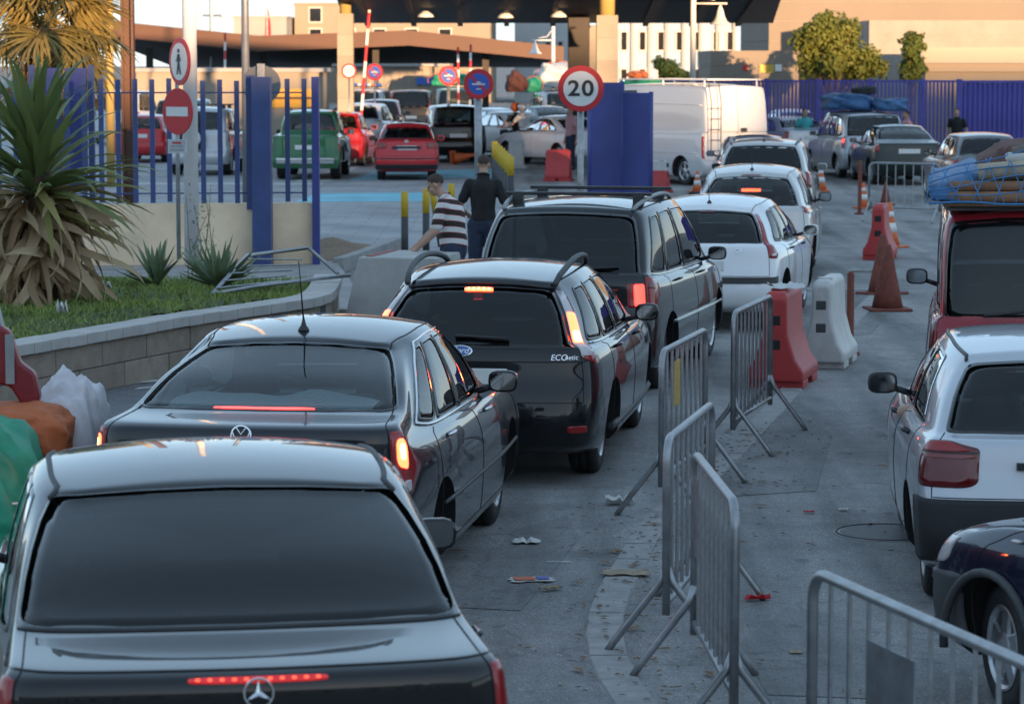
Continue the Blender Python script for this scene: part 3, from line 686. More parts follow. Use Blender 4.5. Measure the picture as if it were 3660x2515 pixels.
for j in range(14):
    for i in range(14):
        u, v = i/13, j/13; x, y = -3.6+1.5*u, 42.3+4.4*v; V.append((x, y, .02 + .22*math.sin(u*math.pi)**.7*math.sin(v*math.pi)**.7*(.8+.3*math.sin(u*9)*math.sin(v*7))))
for j in range(13):
    for i in range(13): Fc.append((j*14+i, j*14+i+1, (j+1)*14+i+1, (j+1)*14+i))
tag(MB().add(V, Fc).build('earth_mound', DIRT, smooth=True), kind='structure')
# dark pavement with the kerb at the foot of the planter
sheet('pavement_strip', [(-6.4,20.2),(-4.0,20.2),(-2.6,25.0),(-1.0,29.2),(-1.2,31.0),(-2.0,29.6),(-3.84,25.62),(-5.2,22.3)], .005, ground_material("dark_paving", (.15,.15,.155), .4, .25, .15, .4, False, 70))

# ---- unseen building added behind the camera; its stepped heights shape the shade ahead
bb = empty('added_shade_building', (0,-128,0)); tag(bb, 'long plain unseen building added far behind the camera to shade the near road', 'building')
FP = mat("far_plaster", (.50,.46,.40), .85, noise=(.4,.15)); RS = mat("roof_slab", (.25,.23,.2), .8)
for x0, x1, hh in ((-260,69,11.8), (69.01,77,14.5), (77.01,84.3,11.6), (84.31,260,14.5)):  # lower sections let the sun through to chosen far parts
    P_(MB().box((x0,-124,0), (x1,-120,hh)).build('wall', FP), bb); P_(MB().box((x0,-124.4,hh+.002), (x1,-119.6,hh+.36)).build('roof', RS), bb)
for i in range(60):
    for z in (1.2, 5.2): x = -240 + i*8.; P_(MB().box((x,-120,z), (x+2.2,-119.94,z+2.2)).build('window', M['frit']), bb)

# ---- border canopy, columns
DARKSTEEL = mat("canopy_dark_brown", (.030,.022,.017), .6, noise=(1,.3)); BROWN = mat("canopy_fascia_brown", (.088,.034,.017), .5, noise=(.7,.12)); STONE = mat("stone_cladding", (.30,.275,.24), .85, noise=(1.2,.16), bump=(20,.3)); YELLOW = mat("column_cream_paint", (.50,.34,.11), .5, noise=(2,.1))
STONE2 = [mat("stone_slab_%d" % i, c, .85, noise=(1.5,.12)) for i, c in enumerate(((.30,.265,.22),(.275,.24,.20),(.315,.28,.235)))]
can = empty('border_canopy', (.5,74,0)); tag(can, 'huge dark border canopy roof spanning the lanes', 'canopy')
b = MB(); b.add([(-5.2,92,4.15),(8.2,92,4.15),(7.2,73,6.0),(-5.0,73,6.0),(-5.2,92,5.6),(8.2,92,5.6),(7.2,73,7.2),(-5.0,73,7.2)], [(0,1,2,3),(7,6,5,4),(0,4,5,1),(1,5,6,2),(2,6,7,3),(3,7,4,0)]); P_(b.build('roof', DARKSTEEL), can)
for i in range(9):
    x = -4.6+1.45*i; b = MB(); b.add([(x,91.9,4.05),(x+.16,91.9,4.05),(x+.16,73.2,5.88),(x,73.2,5.88),(x,91.9,4.2),(x+.16,91.9,4.2),(x+.16,73.2,6.03),(x,73.2,6.03)], [(0,1,2,3),(7,6,5,4),(0,4,5,1),(1,5,6,2),(2,6,7,3),(3,7,4,0)]); P_(b.build('beam', DARKSTEEL), can)
LAMPW = mat("flood_lamp", (.7,.72,.74), .4)
for x, y, z in ((-2.6,88,4.3),(-.2,88.5,4.28),(1.4,88,4.3),(.6,80,5.1),(3.2,83,4.8)):
    P_(MB().lathe([(.08,.16),(.22,.05),(.26,-.02),(.02,-.03)], 14, Matrix.Translation((x,y,z))).build('ceiling_lamp', LAMPW, None, True), can)
def column(x, y, w, ztop, label, shaft=9):
    c = empty('canopy_column', (x,y,0)); tag(c, label, 'column', 'stone clad canopy columns'); n = int(ztop/.55); hh = ztop/n
    for i in range(n): MB().box((-w/2,-w/2,i*hh+.004), (w/2,w/2,(i+1)*hh-.004)).build('stone_slab', STONE2[i % 3], c, bevel=.008)
    MB().box((-w/2+.02,-w/2+.02,.0), (w/2-.02,w/2-.02,ztop)).build('core', KERB, c); MB().lathe([(w*.36,ztop),(w*.36,shaft)], 24).build('shaft', YELLOW, c, True); return c
column(-4.92, 86.5, .47, 4.36, 'slimmer stone clad canopy column beside the round blue signs', 6.6); column(2.5, 77, .56, 4.16, 'stone clad canopy column just behind the speed limit sign', 6.4)
pc = MB().box((-.33,-.3,0), (.33,.3,4.3)).build('dark_pillar', DARKSTEEL, None, bevel=.02); pc.location = (2.05,90,0); tag(pc, 'dark brown square pillar between the two stone columns', 'column')
pc = MB().box((-.3,-.3,0), (.3,.3,4.1)).build('stone_pillar', STONE, None, bevel=.02); pc.location = (2.55,93,0); tag(pc, 'plain stone pillar in the shade beside the dark pillar', 'column')
# folded brown canopy farther back
bc = empty('inspection_canopy', (-7,130,0)); tag(bc, 'long brown folded canopy over the far inspection lanes', 'canopy')
zz = [(-19,4.9,4.2),(-16.9,4.66,3.97),(-11.25,4.09,3.40),(-4.57,4.33,3.66),(2.3,3.62,2.98)]
for (x0, t0, b0), (x1, t1, b1) in zip(zz[:-1], zz[1:]):
    P_(MB().add([(x0,130,b0),(x1,130,b1),(x1,130.3,b1),(x0,130.3,b0),(x0,130,t0),(x1,130,t1),(x1,130.3,t1),(x0,130.3,t0)], [(0,3,2,1),(4,5,6,7),(0,1,5,4),(1,2,6,5),(2,3,7,6),(3,0,4,7)]).build('fascia', BROWN), bc)
    P_(MB().add([(x0,130.31,b0+.05),(x1,130.31,b1+.05),(x1,165,2.62),(x0,165,2.62),(x0,130.31,t0-.1),(x1,130.31,t1-.1),(x1,165,t1-.3),(x0,165,t0-.3)], [(0,3,2,1),(4,5,6,7),(0,1,5,4),(1,2,6,5),(2,3,7,6),(3,0,4,7)]).build('roof', DARKSTEEL), bc)
for x in (-16.5,-11.3,-6.2,-1.2): P_(MB().box((x-.15,133,0), (x+.15,133.3,3.6)).build('post', DARKSTEEL), bc)
# brown steel columns at the edge of the forecourt
def steelcol(x, y, w, h, m, label, z0=0):
    o = MB(); o.box((-w/2,-w*.5,z0), (-w/2+.05,w*.5,h)); o.box((w/2-.05,-w*.5,z0), (w/2,w*.5,h)); o.box((-w/2,-.02,z0), (w/2,.02,h)); r = o.build('steel_column', m); r.location = (x,y,0); tag(r, label, 'column'); return r
steelcol(-7.88, 60, .26, 9, BROWN, 'tall brown steel column behind the palm'); o = MB().lathe([(.10,0),(.10,9)], 16).build('round_column', YELLOW, None, True); o.location = (-9.5,69,0); tag(o, 'slim round cream column beside the brown steel column', 'column')
# ---- background buildings
def building(name, label, x0, x1, y, h, m, depth=12, windows=(), wm=None, z0=0, parapet=True, ledge=None):
    o = empty(name, ((x0+x1)/2, y, 0)); tag(o, label, 'building'); w = (x1-x0)/2
    MB().box((-w,0,z0), (w,depth,h)).build('wall', m, o)
    if parapet: MB().box((-w-.08,-.08,h+.002), (w+.08,depth,h+.14)).build('parapet', m, o)
    for (a, b, c, d) in windows:
        f = MB().box((a-w,-.06,c), (b-w,-.003,d)).build('window', wm or WINF, o); MB().box((a-w+.1,-.075,c+.1), (b-w-.1,-.062,d-.1)).build('pane', M['frit'], f)
    return o
WINF = mat("window_frame", (.5,.48,.45), .6); CREAM = mat("cream_plaster", (.28,.235,.18), .85, noise=(.3,.1)); WHITEW = mat("white_plaster", (.32,.31,.30), .85, noise=(.3,.12)); BLUEW = mat("pale_blue_plaster", (.30,.40,.50), .85, noise=(.3,.1)); GREYW = mat("grey_plaster", (.5,.5,.48), .85, noise=(.3,.1))
building('white_building', 'low white building on the skyline behind the brown canopy', -19.5, -15.8, 205, 6.0, WHITEW, windows=[(.5,1.2,3.6,4.6),(1.9,2.6,3.6,4.6)])
building('cream_building', 'wide cream apartment block behind the brown canopy', -15.6, -1.2, 210, 7.0, CREAM, windows=[(a, a+1.0, c, c+1.15) for a in (1.0,3.4,5.6,7.9,10.3,12.6) for c in (1.2,4.2,5.7)][:16], ledge=1)
building('tall_cream_building', 'taller cream block rising behind the cream apartments', -13.0, -2.5, 232, 9.5, CREAM, windows=[(a, a+.9, 7.2, 8.5) for a in (1.0,3.2,5.5,7.8)])
building('grey_building', 'pale grey block seen under the dark canopy edge', .2, 4.4, 215, 6.6, GREYW, windows=[(a, a+.5, 4.0, 4.5) for a in (.4,1.3,2.2,3.1)])
bl = building('pale_blue_building', 'pale blue building with tall windows behind the canopy column', 6.6, 14.6, 190, 7.5, BLUEW, windows=[(a, a+.55, c, c+1.35) for a in (.4,1.6,2.8,4.0,5.2,6.4,7.3) for c in (1.2,3.6)])
for i in range(8): MB().box((-4+.02+i*1.1,-.16,0), (-4+.2+i*1.1,-.08,7)).build('pilaster', WHITEW, bl)
# beige booths and fence line under the canopies
BEIGE = mat("beige_sheet", (.29,.245,.19), .7, noise=(.8,.1))
bo = empty('customs_booth', (-6.4,122,0)); tag(bo, 'beige corrugated customs booth behind the parked vans', 'booth')
MB().box((-.9,0,0), (3.6,8,2.75)).build('wall', BEIGE, bo); MB().box((-1.1,-.3,2.752), (3.8,8,2.86)).build('roof', WHITEW, bo)
for i in range(14): MB().box((-.85+i*.32,-.05,.02), (-.73+i*.32,-.002,2.74)).build('rib', BEIGE, bo)
s_ = MB().box((2.4,-.12,2.0), (3.2,-.07,2.28)).build('blue_sign', mat("sign_blue", (.03,.12,.45), .4), bo)
bo = empty('yellow_booth', (-10.4,112,0)); tag(bo, 'booth with yellow and black stripes beyond the blue fence', 'booth')
MB().box((-4,0,0), (3.0,6,2.55)).build('wall', BEIGE, bo); MB().box((.9,-.06,1.2), (2.9,-.003,1.9)).build('yellow_panel', mat("yellow_panel", (.65,.33,.03), .5), bo); MB().box((.9,-.08,1.52), (2.9,-.062,1.60)).build('black_stripe', M['trim'], bo); MB().box((-4.2,-.2,2.552), (3.2,6,2.7)).build('roof', WHITEW, bo)
# stone buildings on the right
DSTONE = mat("stone_ashlar", (.225,.185,.145), .85, noise=(.25,.10), bump=(8,.2))
def ashlar(name, label, x0, x1, y, h, depth, rows=.75, z0=0., m=None):
    o = empty(name, (x0, y, 0)); tag(o, label, 'building'); w = x1-x0; MB().box((.02,.03,z0), (w-.02,depth-.02,h-.01)).build('core', KERB, o)
    nr = max(1, int(round((h-z0)/rows))); hh = (h-z0)/nr
    for i in range(nr):
        MB().box((0,0,z0+i*hh+.008), (w,depth,z0+(i+1)*hh-.008)).build('stone_course', (m or DSTONE), o)
    return o
a1 = ashlar('stone_hall', 'tall sunlit stone hall beyond the blue fence', 9.92, 26, 113, 9, 14)
a2 = ashlar('stone_annexe', 'low stone annexe with a yellow plaque beneath the tall hall', 7.2, 10.4, 106, 3.35, 6.8, .6)
MB().box((1.18,-.04,2.62), (1.35,-.003,2.84)).build('red_box', mat("alarm_red", (.5,.03,.03), .5), a2); MB().box((1.78,-.04,2.55), (2.3,-.003,2.85)).build('yellow_plaque', mat("plaque_yellow", (.55,.36,.05), .5), a2); MB().box((2.34,-.04,2.6), (2.58,-.003,2.85)).build('white_plaque', M['white'], a2)
a3 = ashlar('stone_block_house', 'grey stone block house in front of the tall hall', 13.0, 20, 106.5, 4.45, 6.4, .55, m=STONE)
a4 = empty('white_roofed_shelter', (13.6,98,0)); tag(a4, 'low shelter with a long white roof beyond the blue fence', 'shelter')
MB().box((.1,0,2.9), (6.5,5,3.42)).build('roof', mat("cream_roof", (.33,.29,.23), .6), a4); MB().box((.3,.3,0), (6.5,4.8,2.6)).build('wall', CREAM, a4); MB().box((.2,.15,2.61), (6.5,4.9,2.89)).build('gutter_band', mat("brown_band", (.30,.24,.18), .7), a4)
# ---- blue railings on the right
FBLUE = mat("fence_blue", (.075,.07,.36), .45, noise=(1.3,.35)); FBLUE2 = mat("gate_blue", (.045,.058,.23), .45, noise=(1.1,.3))
rf = empty('blue_railing', (9,84,0)); tag(rf, 'long blue bar fence behind the queue on the far side', 'fence')
bar = MB().box((-.028,-.028,.1), (.028,.028,2.42)).mesh("bar"); bar.materials.append(FBLUE)
i = 0; x = 4.4
while x < 12.6:
    o = link('bar', bar, None, rf); o.location = (x-9, random.uniform(-.01,.01) - (x-9)*.15, 0); x += .105; i += 1
    if i % 14 == 0:
        MB().box((x-9-.06,-.06-(x-9)*.15,0), (x-9+.06,.06-(x-9)*.15,2.46)).build('post', FBLUE, rf)
for z in (.3, 2.36):
    MB().add([(-4.6,-.02+.69,z),(3.7,-.02-.555,z),(3.7,.02-.555,z),(-4.6,.02+.69,z),(-4.6,-.02+.69,z+.06),(3.7,-.02-.555,z+.06),(3.7,.02-.555,z+.06),(-4.6,.02+.69,z+.06)], [(0,3,2,1),(4,5,6,7),(0,1,5,4),(1,2,6,5),(2,3,7,6),(3,0,4,7)]).build('rail', FBLUE, rf)
pf = empty('blue_sheet_fence', (12.8,83,0)); tag(pf, 'solid blue ribbed sheet fence beyond the bar fence', 'fence')
MB().box((0,0,.05), (8.5,.03,2.34)).build('sheet', FBLUE, pf); rib = MB().box((-.035,-.05,.05), (.035,-.002,2.34)).mesh("rib"); rib.materials.append(FBLUE)
for i in range(60): o = link('rib', rib, None, pf); o.location = (.07+i*.14,0,0)
MB().box((-.05,-.07,2.342), (8.5,.09,2.42)).build('rail', FBLUE, pf); MB().box((-.16,-.08,0), (-.02,.08,2.46)).build('post', FBLUE, pf)
# ---- big blue gate leaf folded beside the speed sign
gt = empty('folding_gate', (2.0,52,0)); tag(gt, 'tall solid blue folding gate next to the speed limit sign', 'gate')
for (x0, y0, x1, y1, zt) in ((-.62,0,-.03,.22,2.58),(-.02,.22,.47,-.15,2.40)):
    d = Vector((x1-x0, y1-y0, 0)); n = Vector((d.y, -d.x, 0)).normalized()*.03; P = [Vector((x0,y0,0)), Vector((x1,y1,0))]
    lf = MB().add([Vector((p.x,p.y,z)) + s*n for z in (.08, zt) for p, s in ((P[0],1),(P[1],1),(P[1],-1),(P[0],-1))], [(0,3,2,1),(4,5,6,7),(0,1,5,4),(1,2,6,5),(2,3,7,6),(3,0,4,7)]).build('gate_leaf', FBLUE2, gt, bevel=.008)
    for p in P: MB().tube([(p.x,p.y,0), (p.x,p.y,zt+.02)], .04, 8).build('gate_stile', FBLUE2, gt, True)
# ---- blue fence on plastered wall, left
PLASTER = mat("old_plaster", (.84,.65,.44), .9, noise=(.9,.26), bump=(12,.4)); LBLUE = mat("railing_blue", (.04,.07,.20), .4, noise=(3,.2)); LBLUE2 = mat("railing_blue_bright", (.035,.05,.22), .4, noise=(3,.15))
wl2 = empty('fence_wall', (-6,40.3,0)); tag(wl2, 'blue bar railing on a low cream plastered wall', 'fence')
def yl(x): return 40.75 + (x+2.8)*.12
b = MB()
for x0, x1 in ((-10,-3.64),(-3.36,-2.8)):
    MB().add([(x0+6,yl(x0)-40.3,.1),(x1+6,yl(x1)-40.3,.1),(x1+6,yl(x1)-40.05,.1),(x0+6,yl(x0)-40.05,.1),(x0+6,yl(x0)-40.3,.98),(x1+6,yl(x1)-40.3,.98),(x1+6,yl(x1)-40.05,.98),(x0+6,yl(x0)-40.05,.98)], [(0,3,2,1),(4,5,6,7),(0,1,5,4),(1,2,6,5),(2,3,7,6),(3,0,4,7)]).build('wall', PLASTER, wl2)
bar2 = MB().box((-.034,-.02,.985), (.034,.02,2.70)).mesh("bar"); bar2.materials.append(LBLUE)
x = -9.9
while x < -2.9:
    if abs(x+3.5) > .2:
        o = link('bar', bar2, None, wl2); o.location = (x+6, yl(x)-40.3+.12, random.uniform(-.02,.02))
    x += .233
for z in (1.12, 2.52):
    MB().tube([(-3.9,yl(-9.9)-40.3+.16,z),(3.1,yl(-2.9)-40.3+.16,z)], .012, 6).build('rail', LBLUE, wl2)
MB().box((2.40,.0,.02), (2.66,.35,2.74)).build('post', LBLUE, wl2); MB().box((2.30,.28,.9), (2.42,.4,2.76)).build('post_flange', LBLUE, wl2); MB().box((3.21,.30,.02), (3.31,.50,2.74)).build('end_post', LBLUE2, wl2)
pn = empty('blue_gate_panel', (-6.3,41.2,0)); tag(pn, 'solid blue gate panel behind the spiky plant', 'gate')
for x0, x1 in ((-.42,-.06),(0,.30)): MB().box((x0,0,1.2), (x1,.06,2.86)).build('gate_leaf', LBLUE2, pn, bevel=.01)
MB().box((-.52,-.02,.1), (-.44,.08,2.9)).build('post', LBLUE, pn); MB().box((.32,-.02,.1), (.40,.08,2.9)).build('post', LBLUE, pn)
# ------------------------------------------------------------------ the queue of cars nearest the camera
BLACK = paint("paint_black", (.006,.006,.007), .0, .25, .012); GREY = paint("paint_dark_grey", (.014,.016,.021), .35, .3, .03); BLACK2 = paint("paint_black_estate", (.006,.006,.008), .05, .28, .02)
GREEN_GREY = paint("paint_anthracite", (.013,.0145,.017), .15, .3, .03); WHITE = paint("paint_white", (.78,.79,.80), .0, .35, .10); SILVER = paint("paint_silver", (.50,.52,.55), .4, .33, .10)
SILVER2 = paint("paint_silver_warm", (.54,.53,.51), .35, .34, .12); NAVY = paint("paint_navy", (.008,.010,.030), .1, .28, .03); RED = paint("paint_red", (.55,.02,.028), .0, .35, .12); DRED = paint("paint_dark_red", (.28,.014,.026), .0, .34, .12)
GREEN = paint("paint_green", (.03,.15,.06), .0, .35, .08); DGREEN = paint("paint_dark_green", (.010,.020,.018), .1, .3, .04); BLUE = paint("paint_blue", (.05,.08,.15), .4, .32, .12)
LTBLUE = paint("paint_light_blue", (.36,.50,.56), .0, .4, .12); BRONZE = paint("paint_bronze", (.10,.075,.05), .5, .3, .2); GREYM = paint("paint_mid_grey", (.16,.17,.18), .5, .33, .12); WHITEV = paint("paint_van_white", (.56,.57,.59), .0, .4, .14)

# 1 black saloon at the very front
B1 = Body(*profile('sedan', 4.82, 1.82, 1.475, zb=.93, lip=1.03, glass0=(.66,1.055), glass1=(1.55,1.405), ws0=(3.4,.98), ws1=(2.85,1.41), wroof=.68), 1.475, bow=.10, cr=.18, roofx=.055, roofy=.055, wroof_rear=.97, edge=.022)
def ex1(o, B):
    lamp = link('high_brake_lamp', patch_mesh(B, round_loop([(-.58,5.04),(.58,5.04),(.58,5.38),(-.58,5.38)], .3, sub=12), .008, 4, .02), M['strip'], o, True)
    for q in range(11):
        k = -.50 + 1.0*q/10; link('diode', patch_mesh(B, round_loop([(k-.018,5.15),(k+.018,5.15),(k+.018,5.29),(k-.018,5.29)], .3, 3, 2), .0095, 2, .004), M['led'], lamp)
    badge(B, o, 0., 4.76, 'star_badge', [(star_emblem(), M['chrome'], 0)])
    MB().tube([Vector(p) for p in B.at(np.linspace(-3.05, 3.05, 24), np.full(24, 6.02), .001)], .0045, 5).build('boot_spoiler_lip', BLACK, o, True)
    lines(B, [(-2.9,7.02),(2.9,7.02)], .006, off=.002, parent=o, name='window_gasket', m=M['trim'])
    for sg in (1, -1): lines(B, [(sg*2.9,8.95),(sg*3.1,9.35),(sg*3.6,9.6),(sg*6,9.62),(sg*9.5,9.55)], .012, off=.0, parent=o, name='roof_strip', m=M['plastic'])
    for q in range(14):      # heating wires behind the glass
        t = 7.35 + 1.35*q/13; lines(B, [(-2.2,t),(2.2,t)], .0008, 4, -.006, parent=o, name='heating_wire', m=M['seatlight'])
c1 = car('saloon_car', 'glossy black saloon with a star badge and dark rear window, closest to the camera', 'car', (-.79, 8.98), -9.5, B1, BLACK, (1.10, 3.95, .33, .22, .80), 7, 6, gl_rear='g_dark', gl_side='g_dark',
  rear_glass=[(-2.98,7.03),(2.98,7.03),(2.86,9.2),(-2.86,9.2)], lid=(2.62, 2.95, 6.98), extra=ex1, mirror=.02, frit=(.10,.06),
  lamps=[('tail_lamp','red',[(2.66,3.2),(3.75,3.25),(4.35,4.6),(3.6,5.5),(2.66,5.3)],.14), ('reversing_lamp','clear',[(2.75,3.5),(3.2,3.5),(3.2,3.9),(2.75,3.9)],.2,.008)], plate=(0, 3.5, None), handles=True)

# 2 dark grey saloon behind it
B2 = Body(*profile('sedan', 4.77, 1.82, 1.47, zb=.95, lip=1.075, glass0=(.50,1.10), glass1=(1.36,1.405), ws0=(3.45,.99), ws1=(2.85,1.41), wroof=.615), 1.47, bow=.09, cr=.20, roofx=.06, roofy=.06, wroof_rear=.93, edge=.025)
SHADE = None
def ex2(o, B):
    global SHADE
    link('high_brake_lamp', patch_mesh(B, round_loop([(-.78,7.10),(.78,7.10),(.78,7.17),(-.78,7.17)], .3, sub=12), .006, 3, .01), M['brakedim'], o, True)
    badge(B, o, -.02, 4.88, 'round_badge', [(disc(.058, .003), M['trim'], 0), (vw_emblem(), M['chrome'], .006)])
    p = Vector(B.at([0], [10.5])[0]); p = Vector((0, B.net[9,0,1]+.22, B.zroof(0, B.net[9,0,1]+.22)))
    b = MB(); b.lathe([(.035,-.005),(.03,.012),(.016,.03),(.008,.06),(.004,.08)], 12, Matrix.Translation(p)); b.tube([p+Vector((0,0,.05)), p+Vector((0,-.12,.40))], [.0055,.003], 6); b.build('aerial', M['trim'], o, True)
    for sg in (1, -1):
        lines(B, [(sg*4.15,7.12),(sg*4.3,8.4),(sg*4.62,8.93),(sg*6,9.0),(sg*9.5,8.98)], .008, off=.004, parent=o, name='chrome_strip', m=M['chrome']); lines(B, [(sg*4.15,7.1),(sg*9.7,7.08)], .009, off=.004, parent=o, name='chrome_strip', m=M['chrome'])
        lines(B, [(sg*5.1,2.55),(sg*9.4,2.5)], .012, off=.002, parent=o, name='side_moulding', m=M['plastic'])
        lines(B, [(sg*2.5,6.95),(sg*2.45,8.9),(sg*3.2,9.5),(sg*4.4,9.6),(sg*9.5,9.6)], .004, off=0, parent=o)
    # striped folding sunshade lying on the parcel shelf
    n, r_ = 40, 14; V = []; F_ = []
    for j in range(r_):
        for i in range(n):
            u = i/(n-1); x = -.56 + 1.12*u; hgt = (.085 + .02*math.sin(u*9.5+.6) + .008*math.sin(u*21))*(1 - .45*(2*u-1)**2)
            V.append((x, .60 + j/(r_-1)*.34, 1.075 + max(.0, hgt)*math.sin(min(1, j/(r_-1)*1.3)*math.pi*.5) ))
    for j in range(r_-1):
        for i in range(n-1): F_.append((j*n+i, j*n+i+1, (j+1)*n+i+1, (j+1)*n+i))
    s = MB().add(V, F_).build('parcel_shelf_sunshade', stripes_mat(), o, True)
    x = MB().box((-.66,.55,1.03), (.66,1.15,1.065)); x.build('parcel_shelf', M['seat'], o)
def stripes_mat():
    m = bpy.data.materials.new("sunshade_stripes"); m.use_nodes = True; nt = m.node_tree; b = nt.nodes["Principled BSDF"]; b.inputs["Roughness"].default_value = .8
    tc = nt.nodes.new("ShaderNodeTexCoord"); w = nt.nodes.new("ShaderNodeTexWave"); w.bands_direction = 'Y'; w.inputs["Scale"].default_value = 22; w.inputs["Distortion"].default_value = .6; w.inputs["Detail"].default_value = 1
    nt.links.new(tc.outputs["Object"], w.inputs["Vector"]); r = nt.nodes.new("ShaderNodeValToRGB"); r.color_ramp.elements[0].color = (.16,.22,.24,1); r.color_ramp.elements[1].color = (.80,.84,.84,1); r.color_ramp.elements[0].position = .45; r.color_ramp.elements[1].position = .6
    nt.links.new(w.outputs[0], r.inputs[0]); nt.links.new(r.outputs[0], b.inputs["Base Color"]); return m
SIDEP = [('window', [(7.15,7.16),(9.75,7.16),(9.62,8.86),(7.1,8.86)], .10), ('window', [(5.3,7.16),(7.02,7.16),(6.98,8.86),(5.25,8.86)], .10), ('window', [(4.2,7.2),(5.2,7.16),(5.15,8.84),(4.55,8.80)], .2)]
c2 = car('saloon_car', 'dark grey saloon with chrome window strips and striped sunshade behind its rear window', 'car', (-1.40, 14.85), 8.0, B2, GREY, (1.05, 3.76, .325, .215, .79), 6, 6, gl_rear='g_light', gl_side='g_tint',
  rear_glass=[(-2.7,7.05),(2.7,7.05),(2.5,9.1),(-2.5,9.1)], frit=(.08,.06), sides=SIDEP, lid=(2.5, 3.0, 6.98), extra=ex2, wheel_style='seven', handles='chrome',
  lamps=[('tail_lamp','red',[(2.54,3.5),(3.9,3.5),(4.35,4.3),(4.0,4.95),(3.0,5.15),(2.54,5.1)],.2), ('lit_lamp','brake',[(2.75,4.25),(3.5,4.2),(3.5,4.75),(2.75,4.8)],.35,.009), ('lit_bulb','brakehot',[(2.9,4.38),(3.25,4.36),(3.25,4.66),(2.9,4.68)],.4,.011), ('reversing_lamp','clear',[(3.1,3.62),(3.75,3.62),(3.75,3.95),(3.1,3.95)],.3,.009)], plate=(0, 3.55, None))

# 3 black estate with roof rails
B3 = Body(*profile('hatch', 4.47, 1.84, 1.49, zb=.95, glass0=(.16,1.00), glass1=(.50,1.405), ws0=(3.25,1.0), ws1=(2.55,1.43), wroof=.63, hood=.82), 1.49, bow=.10, cr=.20, wr=.95, roofx=.06, roofy=.06, wroof_rear=.90)
def roof_rails(o, B, m, x=1.05, hgt=.075, y0=.2, y1=.2, r=.022):
    for sg in (1, -1):
        ya, yb = B.net[9,0,1]+y0, B.net[9,13,1]-y1; xs = B.w9*x*.86; n = 16; pts = []
        for q in range(n):
            u = q/(n-1); y = ya + (yb-ya)*u; xx = sg*(xs - .04*(abs(u-.5)*2)**3); hh = hgt*max(0., math.sin(u*math.pi))**.45; pts.append((xx, y, B.zroof(xx, y) + hh))
        MB().tube(pts, r, 8).build('roof_rail', m, o, True)
def wiper(o, B, k0, k1, t0, t1):
    a = [Vector(p) for p in B.at(np.linspace(k0, k1, 6), np.linspace(t0, t1, 6), .02)]
    MB().tube(a, [.016,.012,.01,.01,.009,.008], 6).build('wiper', M['trim'], o, True)
def ex3(o, B):
    roof_rails(o, B, M['plastic'], y0=.05, y1=.25, hgt=.085)
    lamp = link('high_brake_lamp', patch_mesh(B, round_loop([(-.36,8.66),(.36,8.66),(.36,8.78),(-.36,8.78)], .3, sub=8), .010, 4, .02), M['brake'], o, True)
    for q in range(5):
        k = -.26+.13*q; link('diode', patch_mesh(B, round_loop([(k-.03,8.69),(k+.03,8.69),(k+.03,8.75),(k-.03,8.75)], .3, 3, 2), .012, 2, .004), M['brakehot'], lamp)
    wiper(o, B, -.35, .72, 7.3, 7.22)
    f = text_mesh("Ford", .062, .001, shear=.35); badge(B, o, -.2, 5.6, 'oval_badge', [(disc(.042, .003, 2.1), M['chrome'], 0), (disc(.036, .003, 2.15), mat("badge_blue", (.02,.07,.28), .2, coat=1), .002), (f, M['chrome'], .0055)])
    badge(B, o, 1.72, 5.0, 'model_lettering', [(text_mesh("ECO", .058, .002, shear=.2), M['chrome'], 0)]); badge(B, o, 2.10, 5.0, 'model_lettering', [(text_mesh("netic", .048, .002, shear=.2), M['chrome'], 0)])
    for sg in (1, -1): link('reflector', patch_mesh(B, round_loop(np.array([(1.95,1.62),(2.75,1.62),(2.75,1.9),(1.95,1.9)])*np.array([sg,1]), .2), .006, 3, .01), M['red'], o, True)
    for sg in (1, -1):
        lines(B, [(sg*4.25,7.1),(sg*9.7,7.08)], .008, off=.004, parent=o, name='chrome_strip', m=M['chrome']); lines(B, [(sg*5.0,1.35),(sg*9.5,1.35)], .03, off=-.01, parent=o, name='sill_trim', m=M['plastic'])
    lines(B, [(-2.6,8.98),(-1.2,9.05),(1.2,9.05),(2.6,8.98)], .012, off=.004, parent=o, name='roof_spoiler_edge', m=M['trim'])
    lines(B, [(-2.45,4.72),(2.45,4.72)], .004, off=.0, parent=o)
c3 = car('estate_car', 'black estate with tall lit tail lamps, raised roof rails and an oval badge', 'car', (-.30, 20.0), 8.5, B3, BLACK2, (.98, 3.62, .325, .215, .81), 6, 6, gl_rear='g_dark', gl_side='g_tint',
  rear_glass=[(-2.42,5.95),(2.42,5.95),(2.36,8.93),(-2.36,8.93)], lid=(2.5, 2.9, 6.0), extra=ex3, wheel_style='five', handles=True,
  lamps=[('tail_lamp','clear',[(2.52,5.0),(3.55,4.6),(3.75,5.2),(3.55,6.2),(3.2,8.0),(3.0,8.78),(2.5,8.82),(2.5,7.2)],.10),
         ('lamp_red_edge','red',[(2.6,4.85),(3.6,4.5),(3.75,5.1),(3.58,5.7),(3.4,5.1),(2.62,5.15)],.2,.008), ('lit_lamp','brake',[(2.53,7.0),(3.36,6.9),(3.2,8.0),(2.53,8.05)],.12,.009), ('lit_bulb','brakehot',[(2.62,7.1),(3.2,7.05),(3.12,7.5),(2.62,7.5)],.3,.011), ('lamp_rim','red',[(3.5,5.9),(3.62,5.9),(3.22,8.3),(3.12,8.6)],.2,.0085)], plate=(0, 4.0, None))

